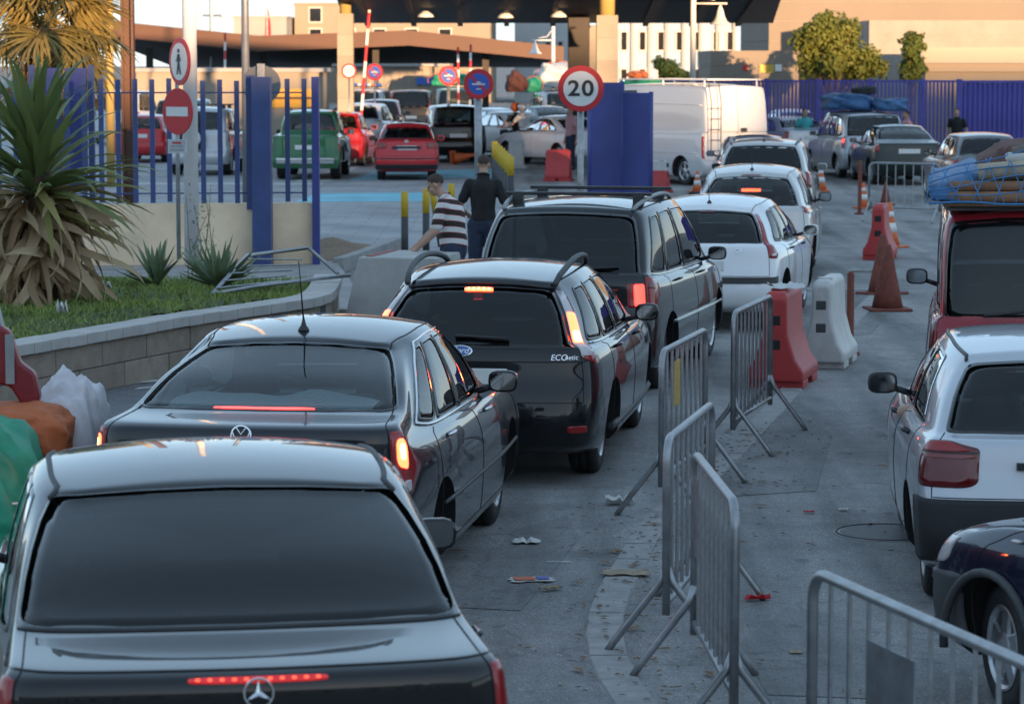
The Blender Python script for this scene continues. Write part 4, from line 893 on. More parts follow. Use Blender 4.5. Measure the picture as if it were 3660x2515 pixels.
# 4 dark people carrier with roof bars
B4 = Body(*profile('hatch', 4.63, 1.81, 1.71, zb=1.02, glass0=(.16,1.10), glass1=(.46,1.60), ws0=(3.75,1.08), ws1=(2.75,1.62), wroof=.70, hood=.86), 1.71, bow=.09, cr=.16, wr=.965, roofx=.05, roofy=.05, wroof_rear=.95)
def roof_bars(o, B, ys, hgt=.10, m=None):
    for y in ys:
        xs = B.w9*.80; z = B.zroof(xs, y)+hgt
        b = MB(); b.box((-xs-.12, y-.03, z), (xs+.12, y+.03, z+.03)); bar = b.build('roof_bar', M['trim'], o, bevel=.008)
        for sg in (1, -1): MB().box((sg*xs-.05, y-.035, z-.09), (sg*xs+.05, y+.035, z+.012)).build('bar_foot', M['trim'], bar, bevel=.01)
def ex4(o, B):
    roof_rails(o, B, M['steel'], hgt=.06, y0=.1, y1=.3, r=.02); roof_bars(o, B, (1.0, 2.05), .075)
    wiper(o, B, .1, 1.6, 7.1, 7.25)
    for sg in (1, -1):
        lines(B, [(sg*5.0,2.85),(sg*9.5,2.75)], .014, off=.003, parent=o, name='side_moulding', m=GREEN_GREY); lines(B, [(sg*5.0,2.95),(sg*9.5,2.85)], .005, off=.012, parent=o, name='chrome_strip', m=M['chrome'])
        lines(B, [(sg*4.2,7.1),(sg*9.7,7.06)], .007, off=.004, parent=o, name='chrome_strip', m=M['chrome'])
c4 = car('people_carrier', 'dark people carrier with black roof bars and square red tail lamps', 'car', (.38, 25.6), 13.0, B4, GREEN_GREY, (.90, 3.74, .33, .215, .80), 6, 5, gl_rear='g_dark', gl_side='g_tint', gl_front='g_mid',
  rear_glass=[(-2.62,6.6),(2.62,6.6),(2.5,8.93),(-2.5,8.93)], lid=(2.6, 2.9, 6.6), extra=ex4, wheel_style='seven', handles=True,
  lamps=[('tail_lamp','red',[(1.75,4.05),(2.58,4.05),(2.58,4.95),(1.75,4.95)],.10), ('tail_lamp','red',[(2.62,3.95),(3.7,3.9),(4.25,4.4),(4.2,5.5),(3.0,5.7),(2.62,5.6)],.14), ('lit_lamp','brakedim',[(2.0,4.1),(2.5,4.1),(2.5,4.9),(2.0,4.9)],.2,.009), ('indicator','smoke',[(2.7,4.7),(3.6,4.7),(3.6,5.1),(2.7,5.1)],.2,.009)], plate=(0, 3.6, None), mirror_mat=M['trim'])

# 5 white hatchback
B5 = Body(*profile('hatch', 4.26, 1.77, 1.46, zb=.93, glass0=(.17,.98), glass1=(.58,1.38), ws0=(3.15,.98), ws1=(2.35,1.40), wroof=.60, hood=.80), 1.46, bow=.11, cr=.22, roofx=.07, roofy=.09, wroof_rear=.90)
def roof_aerial(o, B, dy=.15, ln=.22, tilt=.10):
    p = Vector((0, B.net[9,0,1]+dy, B.zroof(0, B.net[9,0,1]+dy))); b = MB(); b.lathe([(.028,-.006),(.024,.012),(.01,.03)], 10, Matrix.Translation(p)); b.tube([p+Vector((0,0,.02)), p+Vector((0,-tilt,ln))], [.005,.003], 6); b.build('aerial', M['trim'], o, True)
def ex5(o, B):
    roof_aerial(o, B)
    badge(B, o, 1.15, 5.1, 'model_lettering', [(text_mesh("C4", .07, .002), M['chrome'], 0)])
    link('high_brake_lamp', patch_mesh(B, round_loop([(-.3,8.72),(.3,8.72),(.3,8.8),(-.3,8.8)], .3, sub=6), .008, 3, .01), M['dred'], o, True)
    for sg in (1, -1): lines(B, [(sg*2.4,8.96),(sg*2.9,9.4),(sg*4.2,9.65),(sg*9.5,9.65)], .004, parent=o)
c5 = car('hatchback', 'clean white hatchback with slim red tail lamps and black bumper strip', 'car', (2.04, 31.6), 12.0, B5, WHITE, (.78, 3.39, .32, .205, .78), 6, 5, gl_rear='g_tint', gl_side='g_tint',
  rear_glass=[(-2.5,6.9),(2.5,6.9),(2.42,8.93),(-2.42,8.93)], lid=(2.5, 3.05, 6.9), extra=ex5, sides=SIDE2, wheel_style='five', bumper=('trim', [(-3.7,2.55),(3.7,2.55),(3.7,2.98),(-3.7,2.98)]),
  lamps=[('tail_lamp','red',[(2.52,4.3),(3.6,4.25),(3.95,4.7),(3.6,5.4),(3.15,6.6),(2.9,8.7),(2.56,8.75),(2.52,6.6)],.10), ('reversing_lamp','clear',[(2.75,4.5),(3.4,4.5),(3.4,4.75),(2.75,4.75)],.25,.009)], plate=(0, 3.7, None), handles='trim')

# 6 silver compact people carrier
B6 = Body(*profile('hatch', 4.28, 1.77, 1.55, zb=.97, glass0=(.18,1.03), glass1=(.62,1.46), ws0=(3.35,1.03), ws1=(2.4,1.48), wroof=.61, hood=.84), 1.55, bow=.12, cr=.22, roofx=.07, roofy=.09, wroof_rear=.89)
def ex6(o, B):
    roof_aerial(o, B, .2, .2)
    link('high_brake_lamp', patch_mesh(B, round_loop([(-.55,9.02),(.55,9.02),(.55,9.12),(-.55,9.12)], .3, sub=6), .004, 3, .01), M['dred'], o, True)
    b = MB().box((-.13,.62,1.20), (.13,.66,1.24)).build('inner_brake_lamp', M['brake'], o, bevel=.01)
    for sg in (1, -1): lines(B, [(sg*2.4,8.96),(sg*2.9,9.4),(sg*4.2,9.65),(sg*9.5,9.65)], .004, parent=o)
c6 = car('compact_car', 'silver compact car with a red glow in its rear window, ahead of the white hatchback', 'car', (3.15, 38.8), 8.0, B6, SILVER2, (.80, 3.38, .32, .205, .78), 4, 4, gl_rear='g_mid', gl_side='g_tint',
  rear_glass=[(-2.55,6.95),(2.55,6.95),(2.42,8.93),(-2.42,8.93)], lid=(2.5, 3.05, 6.9), extra=ex6, sides=SIDE2,
  lamps=[('tail_lamp','red',[(2.6,5.0),(3.7,4.9),(4.0,5.3),(3.5,6.4),(2.75,7.0)],.14)], plate=(0, 3.9, None), mirror_mat=M['trim'])
# ------------------------------------------------------------------ cars of the other lane and the car park
SMALLR = dict(n_t=3, n_k=4)
# silver hatchback of the eighties/nineties in the other lane
B10 = Body(*profile('hatch', 4.02, 1.70, 1.42, zb=.93, glass0=(.22,.97), glass1=(.62,1.335), ws0=(3.0,.96), ws1=(2.3,1.37), wroof=.60, hood=.82), 1.42, bow=.05, cr=.12, wr=.955, roofx=.045, roofy=.045, wroof_rear=.94)
def ex10(o, B):
    for sg in (1, -1): lines(B, [(sg*2.75,9.05),(sg*3.4,9.45),(sg*4.5,9.55),(sg*9.4,9.55)], .013, off=-.002, parent=o, name='roof_gutter', m=M['trim'])
    MB().box((-.30,.035,.80), (.30,.075,.835)).build('boot_handle_strip', M['trim'], o)
    wiper(o, B, .0, 1.2, 7.05, 7.2)
c10 = car('hatchback', 'silver hatchback with large dark red tail lamps and a black bumper', 'car', (2.97, 15.2), 4.5, B10, SILVER, (.74, 3.2, .30, .185, .745), 6, 6, gl_rear='g_tint', gl_side='g_mid', rear_glass=[(-2.62,6.95),(2.62,6.95),(2.5,8.93),(-2.5,8.93)], lid=(2.62, 3.15, 6.95), extra=ex10,
  sides=[('window', [(7.15,7.16),(9.72,7.16),(9.60,8.86),(7.1,8.86)], .10), ('window', [(4.9,7.16),(7.02,7.16),(6.98,8.86),(5.1,8.86)], .10)],
  lamps=[('tail_lamp','dred',[(1.42,3.45),(3.9,3.45),(3.98,4.6),(3.5,5.88),(2.2,5.95),(1.45,5.3)],.16), ('tail_lamp_upper','red',[(1.52,5.05),(3.8,5.0),(3.5,5.78),(2.2,5.86)],.2,.008), ('lamp_divider','trim',[(1.46,4.93),(3.9,4.93),(3.88,5.03),(1.48,5.03)],.2,.010), ('reversing_lamp','smoke',[(1.5,4.62),(3.7,4.62),(3.72,4.88),(1.5,4.88)],.2,.009)],
  bumper=('bumper', [(-4.35,1.0),(4.35,1.0),(4.3,3.1),(-4.3,3.1)]), plate=(.35, 4.3, "*"), handles='trim', wheel_style='cap', mirror_mat=M['trim'], seats=True)
# dark red van with a loaded roof
B11 = Body(*profile('van', 4.75, 1.84, 1.92, zb=1.10, glass0=(.12,1.12), glass1=(.26,1.80), ws0=(4.05,1.15), ws1=(3.35,1.83), wroof=.79, hood=.95), 1.92, bow=.04, cr=.12, wr=.975, roofx=.05, roofy=.04, wroof_rear=.965)
def ex11(o, B):
    wiper(o, B, -1.4, .2, 7.05, 7.35)
c11 = car('delivery_van', 'dark red van with a roof load under blue netting', 'van', (3.88, 20.75), 8.5, B11, DRED, (.95, 3.55, .32, .2, .80), 5, 5, gl_rear='g_dark', gl_side='g_dark', rear_glass=[(-2.95,6.85),(2.95,6.85),(2.9,8.93),(-2.9,8.93)], lid=(3.0, 3.0, 6.9), extra=ex11,
  lamps=[('tail_lamp','dred',[(2.95,3.3),(4.1,3.3),(4.1,5.6),(2.95,5.6)],.10)], plate=(0, 4.0, None), mirror=.06, mirror_mat=M['trim'], handles=False)
# navy car nosing in at the edge of the picture
B12 = Body(*profile('hatch', 4.2, 1.74, 1.44, zb=.92, ws0=(2.95,.96), ws1=(2.2,1.38), wroof=.60, hood=.80), 1.44, bow=.09, cr=.18, bowf=.16, cf=.26)
def ex12(o, B):
    for sg in (1, -1):
        link('side_indicator', patch_mesh(B, round_loop(np.array([(9.28,5.05),(9.40,5.05),(9.40,5.25),(9.28,5.25)])*np.array([sg,1]), .3, 4, 2), .012, 3, .012), M['clear'], o, True)
        # grey arch flare round the front wheel
        pts = []
        for a in np.linspace(R(-8), R(188), 18): pts.append((sg*(.862), 3.38 + .352*math.cos(a), .30 + .352*math.sin(a)))
        MB().tube(pts, .021, 8).build('arch_flare', M['plastic'], o, True)
        lines(B, [(sg*5.2,3.05),(sg*8.7,3.0)], .016, off=.003, parent=o, name='side_moulding', m=M['chrome'])
    link('front_bumper', patch_mesh(B, round_loop([(9.72,1.2),(16.28,1.2),(16.28,3.0),(9.72,3.0)], .05, sub=12), .016, 6, .03), M['plastic'], o, True)
    for sg in (1, -1): link('headlamp', patch_mesh(B, round_loop(np.array([(10.2,3.3),(11.7,3.3),(11.7,4.5),(10.4,4.6)])*np.array([sg,1]), .2), .006, 4, .01), M['clear'], o, True)
c12 = car('hatchback', 'navy blue hatchback nosing in beside the steel barrier, mostly out of view', 'car', (4.36, 10.28), -25.0, B12, NAVY, (.74, 3.38, .30, .19, .77), 5, 5, lamps=[('tail_lamp','red',[(2.6,4.0),(3.7,4.0),(3.7,5.2),(2.6,5.2)],.14)], extra=ex12, steer=14, lid=(2.55,3.1,6.9), arch_gap=.05, handles='trim', wheel_style='five')
# ---- further up the queue
def quick(name, label, kind, loc, hd, paintm, L=4.4, W=1.75, H=1.46, lamps=(), zb=.95, lip=1.02, rg=None, wheels=None, gl='g_tint', gs='g_tint', extra=None, group=None, bow=.08, cr=.17, wroof=None, sides=SIDE2, plate="", ws0=None, ws1=None, glass0=None, glass1=None, doors=True, cat='car', bumper=None, hood=.82, scale=1., lidk=2.55, mirror=.02, mirror_mat=None, seats=True, arch=.045, wstyle='five', windscreen=True, handles=False, hi=None, wroof_rear=.92, z0=.2, wr=.95):
    B = Body(*profile(kind, L, W, H, zb=zb, lip=lip, wroof=wroof, ws0=ws0, ws1=ws1, glass0=glass0, glass1=glass1, hood=hood, z0=z0), H, bow=bow, cr=cr, wroof_rear=wroof_rear, wr=wr)
    w = wheels or (.85, L-.88, .31, .20, W/2-.09)
    return car(name, label, cat, loc, hd, B, paintm, w, *(hi or (3, 4)), gl_rear=gl, gl_side=gs, lamps=lamps, rear_glass=rg, lid=(lidk, 3.0, 6.95), extra=extra, group=group, sides=sides, plate=(0, 4.1, plate) if plate is not None else None, doors=doors, bumper=bumper, scale=scale, mirror=mirror, mirror_mat=mirror_mat, seats=seats, arch_gap=arch, wheel_style=wstyle, windscreen=windscreen, handles=handles)
LV = [('tail_lamp','red',[(2.6,4.2),(3.7,4.1),(4.0,4.8),(3.4,6.2),(2.6,6.4)],.14)]
LH = [('tail_lamp','red',[(2.3,4.1),(4.0,4.0),(4.1,5.0),(2.3,5.1)],.14)]
LT = [('tail_lamp','red',[(2.6,4.4),(3.5,4.4),(3.4,6.2),(3.15,8.7),(2.55,8.75)],.08)]
def exr(m='steel', h=.05):
    def f(o, B): roof_rails(o, B, M[m], hgt=h, y0=.1, y1=.25); roof_aerial(o, B, .25, .12)
    return f
quick('crossover_car', 'silver crossover with roof rails, seen above the silver compact', 'hatch', (4.25, 49.6), 8, SILVER2, 4.3, 1.8, 1.62, LV, zb=1.02, glass0=(.16,1.1), glass1=(.45,1.53), wroof=.66, extra=exr(), rg=[(-2.5,6.9),(2.5,6.9),(2.42,8.93),(-2.42,8.93)], gl='g_dark')
quick('small_car', 'small blue hatchback with one glowing orange tail lamp beside the white van', 'hatch', (5.0, 59.5), 2, BLUE, 3.9, 1.66, 1.45, LH + [('lit_lamp','brakehot',[(-3.6,4.3),(-2.7,4.3),(-2.7,5.0),(-3.6,5.0)],.3,.010,False)], mirror_mat=BLUE)
# tall white van with a ladder
def ex_van(o, B):
    for sg in (-1,): 
        lad = empty('ladder', (sg*.72,-.06,0), parent=o)
        for x in (-.14,.14): MB().tube([(x,0,.75),(x,.0,2.0),(x,.12,2.46)], .014, 6).build('ladder_rail', M['trim'], lad)
        for z in np.arange(.85,2.1,.25): MB().tube([(-.14,0,z),(.14,0,z)], .011, 6).build('rung', M['trim'], lad)
    lines(B, [(0,2.9),(0,9.0)], .006, off=.0, parent=o); rk = MB()
    for x in (-.75,.75): rk.tube([(x,.25,2.52),(x,4.2,2.52)], .02, 6)
    for y in np.arange(.3,4.2,.55): rk.tube([(-.75,y,2.52),(.75,y,2.52)], .014, 6)
    for x in (-.75,.75):
        for y in (.4,2.2,4.0): rk.tube([(x,y,2.36),(x,y,2.52)], .016, 6)
    rk.build('roof_rack', M['white'], o)
    for sg in (1, -1): lines(B, [(sg*4.3,4.0),(sg*9.3,4.0)], .012, off=.002, parent=o, name='side_crease', m=WHITEV); lines(B, [(sg*4.2,8.2),(sg*9.3,8.2)], .012, off=.002, parent=o, name='side_crease', m=WHITEV)
    MB().box((.06,-.02,1.28), (.20,.02,1.38)).build('door_handle', M['trim'], o)
quick('panel_van', 'tall white panel van with a roof rack and rear ladder', 'van', (5.42, 69.4), -30, WHITEV, 5.4, 2.0, 2.44, [('tail_lamp','red',[(3.0,3.3),(3.8,3.3),(3.8,4.9),(3.0,4.9)],.10)], zb=1.25, glass0=(.06,1.3), glass1=(.16,2.30), wroof=.86, ws0=(4.75,1.3), ws1=(4.25,2.2), bow=.03, cr=.1, sides=[('window', [(8.6,7.16),(9.8,7.16),(9.7,8.7),(8.6,8.7)], .1)], rg=[], extra=ex_van, cat='van', doors=False, lidk=2.9, mirror=.05, mirror_mat=M['trim'], seats=False, wheels=(1.05,4.5,.34,.22,.88), plate="", wr=.985, wroof_rear=.975)
quick('saloon_car', 'dark green saloon in the far lane behind the wire barrier', 'sedan', (9.5, 69.6), -3, DGREEN, 4.5, 1.74, 1.44, [('tail_lamp','red',[(2.4,4.05),(3.8,4.0),(4.0,4.9),(3.4,5.4),(2.4,5.3)],.2), ('reversing_lamp','clear',[(2.6,4.75),(3.6,4.75),(3.4,5.2),(2.6,5.2)],.2,.009)], gl='g_dark', plate="", glass0=(.5,1.07), glass1=(1.2,1.36), mirror_mat=M['trim'])
quick('grey_saloon', 'mid grey car beside the netted roof load of the red van', 'hatch', (9.95, 60.3), -2, GREYM, 4.4, 1.72, 1.47, LH, glass0=(.2,1.0), glass1=(.55,1.38), gl='g_mid', mirror_mat=M['trim'])
quick('people_carrier', 'silver people carrier carrying blue bundles and a tyre on its roof', 'van', (9.2, 73.6), -7, SILVER, 4.6, 1.78, 1.70, [('tail_lamp','red',[(2.8,4.0),(3.7,3.9),(4.0,4.6),(3.6,5.4),(2.8,5.4)],.14), ('lit_lamp','brakedim',[(-3.6,4.6),(-2.9,4.6),(-2.9,5.2),(-3.6,5.2)],.2,.009,False)], zb=1.02, glass0=(.14,1.08), glass1=(.32,1.6), wroof=.72, gl='g_mid', ws0=(3.7,1.06), ws1=(2.9,1.6), rg=[(-2.65,6.95),(2.65,6.95),(2.55,8.9),(-2.55,8.9)], wroof_rear=.96)
quick('coupe', 'pale silver saloon partly hidden by the white van', 'sedan', (8.5, 82), -16, SILVER, 4.6, 1.78, 1.40, LH, gl='g_tint', plate="")
quick('saloon_car', 'car roof just showing behind the pale silver saloon', 'sedan', (9.4, 92), -14, WHITE, 4.4, 1.72, 1.45, LH, gl='g_clear', plate="")
# ---- car park on the other side
def ex_red(o, B):
    badge(B, o, 0, 5.3, 'round_badge', [(disc(.05), M['chrome'], 0)])
    MB().box((-.36,.02,.80), (.36,.06,.86)).build('plate_recess', M['trim'], o); lines(B, [(-3.4,2.6),(3.4,2.6)], .015, off=.004, parent=o, name='bumper_line', m=M['trim'])
quick('liftback', 'bright red liftback standing alone on the blue road marking', 'sedan', (-2.62, 72.4), -2, RED, 4.32, 1.66, 1.42, [('tail_lamp','red',[(1.5,4.0),(3.95,4.0),(4.0,4.95),(1.5,4.95)],.08), ('reversing_lamp','smoke',[(1.6,4.2),(2.3,4.2),(2.3,4.7),(1.6,4.7)],.2,.010), ('indicator','amber',[(3.0,4.1),(3.8,4.1),(3.8,4.85),(3.0,4.85)],.2,.009)], lip=1.0, glass0=(.28,1.02), glass1=(1.05,1.345), zb=.93, gl='g_mid', gs='g_mid', plate="*", extra=ex_red, cr=.10, bow=.05, bumper=('trim', [(-3.9,.9),(3.9,.9),(3.9,1.7),(-3.9,1.7)]), wroof_rear=.95)
def ex_pick(o, B):
    MB().box((-.72,-.06,.42), (.72,.02,.56)).build('rear_bumper', M['chrome'], o, bevel=.02); roof_rails(o, B, M['trim'], hgt=.06)
quick('pickup_truck', 'dark green pickup truck parked behind the blue railing', 'sedan', (-5.15, 72.6), 1, GREEN, 4.9, 1.76, 1.74, [('tail_lamp','red',[(3.1,3.6),(3.75,3.6),(3.75,5.4),(3.1,5.4)],.1), ('reversing_lamp','clear',[(3.12,4.4),(3.75,4.4),(3.75,4.7),(3.12,4.7)],.1,.009)], zb=1.08, lip=1.12, glass0=(1.25,1.17), glass1=(1.42,1.64), ws0=(3.5,1.1), ws1=(2.9,1.65), wroof=.66, hood=.98, wheels=(1.1,3.95,.37,.25,.80), extra=ex_pick, gl='g_clear', gs='g_clear', bow=.02, cr=.06, plate="", cat='pickup', z0=.38, wr=.98)
def ex_spare(o, B):
    t, g_, r_ = wheel_meshes(.34, .22, 'cap'); w = link('spare_wheel', t, None, o); w.location = (-.12,-.06,.98); w.rotation_euler = (0,0,-R(90)); link('rim', r_, None, w)
    w2 = MB().lathe([(.24,-.13),(.23,-.15),(.0,-.155)], 24, axis='Y'); c_ = w2.build('wheel_cover', M['white'], o, True); c_.location = (-.12,-.04,.98); roof_bars(o, B, (.9,1.9), .08)
quick('off_roader', 'white off-roader with a spare wheel on its back door, behind the blue railing', 'van', (-8.15, 75.5), 3, SILVER, 4.2, 1.76, 1.78, LV[:0] + [('tail_lamp','red',[(2.95,4.3),(3.6,4.3),(3.6,5.3),(2.95,5.3)],.1)], zb=1.12, glass0=(.12,1.18), glass1=(.3,1.66), wroof=.70, hood=1.02, wheels=(.8,3.4,.37,.25,.78), extra=ex_spare, gl='g_mid', gs='g_mid', cat='car', z0=.36, rg=[(-2.3,7.1),(2.3,7.1),(2.2,8.8),(-2.2,8.8)])
quick('hatchback', 'dark red hatchback seen through the blue railing near the spiky plant', 'hatch', (-10.9, 85), 4, RED, 4.0, 1.68, 1.42, LH, gl='g_mid', plate="")
quick('off_roader', 'black off-roader half hidden by the no entry sign', 'van', (-10.6, 92), 6, BLACK2, 4.4, 1.8, 1.8, LV, zb=1.1, glass0=(.12,1.15), glass1=(.3,1.68), wroof=.72, hood=1.0, gl='g_dark', plate="", wheels=(.9,3.5,.36,.24,.8))
quick('white_van', 'white van far back beside the palm trunk', 'van', (-14.2, 104), 8, WHITEV, 4.8, 1.9, 1.95, LV, zb=1.15, glass0=(.1,1.2), glass1=(.25,1.82), wroof=.8, cat='van', seats=False, plate="")
quick('hatchback', 'red hatchback tucked behind the green pickup', 'hatch', (-5.0, 82), 3, RED, 4.1, 1.7, 1.55, LT, gl='g_mid', plate="", zb=1.0, glass0=(.16,1.05), glass1=(.5,1.46))
quick('crossover_car', 'silver crossover with high red lamps behind the red liftback', 'hatch', (-4.9, 91.5), 7, SILVER, 4.4, 1.8, 1.66, [('tail_lamp','red',[(1.7,6.0),(3.5,5.8),(3.6,6.2),(1.7,6.4)],.1)], zb=1.06, glass0=(.16,1.14), glass1=(.5,1.56), wroof=.66, wheels=(.9,3.5,.35,.23,.8), bumper=('trim', [(-3.9,.8),(3.9,.8),(3.9,2.6),(-3.9,2.6)]), gl='g_mid', plate="")
quick('off_roader', 'black off-roader with tall red lamps up both rear pillars', 'hatch', (-4.75, 104), 0, BLACK2, 4.4, 1.8, 1.62, [('tail_lamp','red',[(2.6,5.0),(3.6,5.0),(3.3,7.5),(3.05,8.9),(2.5,8.9)],.06)], zb=1.02, glass0=(.16,1.08), glass1=(.4,1.52), wroof=.66, gl='g_mid', plate="")
def ex_police(o, B):
    b_ = MB().box((-.6,1.2,1.93), (.6,1.42,1.97)).build('light_bar', M['trim'], o)
    for i, c in enumerate(('plateblue','clear','plateblue','clear','amber','plateblue')): MB().box((-.58+i*.2,1.2,1.972), (-.42+i*.2,1.42,2.09)).build('beacon', M[c], b_, bevel=.02)
quick('white_van', 'white van with a row of roof beacons beside the stone column', 'van', (-6.0, 116), 8, WHITEV, 4.8, 1.85, 1.9, LV, zb=1.1, glass0=(.1,1.15), glass1=(.3,1.78), wroof=.76, cat='van', extra=ex_police, plate="", gl='g_mid', gs='g_mid')
quick('bronze_van', 'dark bronze van with sunlit back doors next to the beacon van', 'van', (-3.95, 113), 0, BRONZE, 4.7, 1.85, 1.88, LT, zb=1.1, glass0=(.1,1.15), glass1=(.25,1.76), wroof=.78, gl='g_dark', cat='van', plate="", seats=False)
quick('black_crossover', 'black crossover with a white plate behind the row of yellow bollards', 'hatch', (-1.55, 85), -8, BLACK, 4.5, 1.78, 1.70, [('tail_lamp','red',[(2.2,5.4),(3.9,5.3),(3.8,5.8),(2.2,5.9)],.2)], zb=1.06, glass0=(.16,1.12), glass1=(.42,1.6), wroof=.68, wheels=(.9,3.55,.35,.23,.8), gl='g_mid', plate="")
quick('camper_van', 'pale blue van carrying green bundles beyond the black crossover', 'van', (-2.2, 116), -4, LTBLUE, 4.6, 1.85, 1.95, LV, zb=1.15, glass0=(.1,1.2), glass1=(.3,1.84), wroof=.75, cat='van', gl='g_clear', gs='g_clear', plate="", seats=False)
quick('saloon_car', 'white saloon with its side showing beside the red plastic barrier', 'sedan', (2.45, 82.6), -32, WHITE, 4.5, 1.76, 1.42, LH, gl='g_mid', gs='g_clear', plate="", zb=.94, lip=1.0, mirror_mat=M['trim'])
quick('saloon_car', 'white saloon beside the leaning yellow bollards', 'sedan', (1.0, 89), -34, WHITE, 4.6, 1.78, 1.44, LH, gl='g_clear', gs='g_clear', plate="", zb=.94, lip=1.0)
quick('estate_car', 'white estate with a brown bundle just behind the scooter riders', 'hatch', (.3, 95), -34, WHITEV, 4.6, 1.76, 1.45, LH, gl='g_clear', gs='g_clear', plate="")
quick('saloon_car', 'grey saloon almost hidden behind the two scooter riders', 'sedan', (1.8, 99), -22, GREYM, 4.5, 1.75, 1.45, LH, gl='g_mid', plate="")
quick('white_van', 'white van bearing a huge white wrapped load', 'van', (2.0, 108), -12, WHITEV, 4.6, 1.8, 1.9, LV, zb=1.15, glass0=(.1,1.2), glass1=(.3,1.78), wroof=.76, cat='van', gl='g_clear', gs='g_clear', plate="", seats=False)
quick('loaded_van', 'van carrying green bundles glimpsed between the stone column and blue gate', 'van', (5.0, 100), -10, WHITEV, 4.6, 1.8, 1.85, LV, zb=1.15, glass0=(.1,1.2), glass1=(.3,1.74), wroof=.76, cat='van', gl='g_mid', plate="", seats=False)
# ------------------------------------------------------------------ street furniture
SIGNRED = mat("sign_red", (.50,.012,.02), .35, noise=(6,.08)); SIGNWHITE = mat("sign_white", (.66,.66,.64), .4, noise=(6,.06)); SIGNBLUE = mat("sign_blue_face", (.02,.09,.40), .35); INK = mat("sign_black", (.012,.012,.013), .4); SIGNBACK = mat("sign_back", (.30,.31,.32), .45, .6, noise=(5,.12))
def face(b, name, m, parent, y): o = b.build(name, m, parent); o.location = (0, y, 0); return o
def fdisc(r, h=.004, n=48): return MB().lathe([(r, 0), (r, h)], n, axis='Y')
def flip(me_obj): me_obj.rotation_euler = (R(90), 0, 0); return me_obj
def round_sign(name, label, x, y, z, r, rz, kind, pole=True, pole_top=None, pole_r=.035, base=0., group=None, pm='galv'):
    s = empty(name, (x, y, 0), rz); tag(s, label, 'sign', group)
    f = empty('sign_face', (0, 0, z), parent=s)
    p = MB().lathe([(r, .0), (r, -.012), (r*.985, -.016)], 48, axis='Y').build('plate', SIGNRED, f)
    if kind == '20':
        d = fdisc(r*.755).build('white_field', SIGNWHITE, f); d.location = (0, -.021, 0)
        t = link('numerals', text_mesh("20", r*1.02, .001, spacing=1.12, bold=r*.022), INK, f); t.location = (0, -.027, -.005); flip(t); t.data.transform(Matrix.Diagonal((1.05,.92,1,1)))
    if kind == 'parking':
        d = fdisc(r*.70).build('blue_field', SIGNBLUE, f); d.location = (0, -.021, 0)
        b = MB().box((-r*.70,-.003,-r*.085), (r*.70,.003,r*.085)).build('red_slash', SIGNRED, f); b.location = (0, -.024, 0); b.rotation_euler = (0, R(45), 0)
        for i, (w, zz) in enumerate(((.13,.10),(.44,-.02))):
            q = MB().box((-r*w,-.002,-r*.045), (r*w,.002,r*.045)).build('lettering', SIGNWHITE, f); q.location = (0, -.029, r*zz)
        a = MB().prism([(-r*.17,0),(-r*.08,.07*r),(-r*.08,.03*r),(r*.17,.03*r),(r*.17,-.03*r),(-r*.08,-.03*r),(-r*.08,-.07*r)], -.002, .002).build('arrow', SIGNWHITE, f); a.location = (0, -.029, -r*.34)
    if kind == 'customs':
        d = fdisc(r*.78).build('white_field', SIGNWHITE, f); d.location = (0, -.021, 0)
        for zz in (.22, 0, -.22): q = MB().box((-r*.42,-.002,-r*.05), (r*.42,.002,r*.05)).build('lettering', SIGNBACK, f); q.location = (0, -.026, r*zz)
    if kind == 'entry':
        b = MB().box((-r*.72,-.003,-r*.20), (r*.72,.003,r*.20)).build('white_bar', SIGNWHITE, f); b.location = (0, -.020, 0)
    if kind == 'walker':
        d = fdisc(r*.78).build('white_field', SIGNWHITE, f); d.location = (0, -.021, 0)
        w = MB(); 
        def seg(a, b, t0, t1): 
            a, b = Vector((a[0],0,a[1])), Vector((b[0],0,b[1])); d_ = (b-a).normalized(); n = Vector((-d_.z,0,d_.x)); w.add([(v_+n*s*t).to_tuple()[:1] + (h,) + (( v_+n*s*t).z,) for h in (-.002,.002) for v_, s, t in ((a,1,t0),(b,1,t1),(b,-1,t1),(a,-1,t0))], [(0,1,2,3),(7,6,5,4),(0,4,5,1),(1,5,6,2),(2,6,7,3),(3,7,4,0)])
        q = r/.3
        seg((0,.095*q),(.0,-.02*q),.030*q,.024*q); seg((.0,-.01*q),(.05*q,-.16*q),.020*q,.013*q); seg((.0,-.01*q),(-.045*q,-.16*q),.020*q,.013*q); seg((.0,.085*q),(-.06*q,-.0*q),.013*q,.010*q); seg((.0,.085*q),(.055*q,.01*q),.013*q,.010*q)
        w.lathe([(.001,.002),(.026*q,.002),(.026*q,-.002)], 20, Matrix.Translation((0,0,.135*q)), 'Y'); wo_ = w.build('walking_figure', INK, f); wo_.location = (0, -.0275, 0)
    MB().lathe([(r*.97, .001), (r*.96, .010)], 40, axis='Y').build('back', SIGNBACK, f)
    if pole: MB().tube([(0,pole_r+.018,base), (0,pole_r+.018,(pole_top or z+r*.6))], pole_r, 12).build('post', M[pm], s, True)
    return s
round_sign('speed_limit_sign', 'round speed limit sign reading 20 in front of the blue gate', .895, 38.0, 2.60, .30, 0, '20', pole_r=.042)
round_sign('no_parking_sign', 'largest blue round sign with a red slash, behind the man in black', -.665, 58.0, 2.51, .30, R(4), 'parking', pole_r=.075)
round_sign('no_parking_sign', 'blue round sign with a red slash on the thin post by the yellow bollards', -1.86, 85.5, 2.54, .29, 0, 'parking', pole_r=.05)
round_sign('no_parking_sign', 'smallest blue round sign beside the stone column', -4.75, 101, 2.59, .29, 0, 'parking', pole_r=.03)
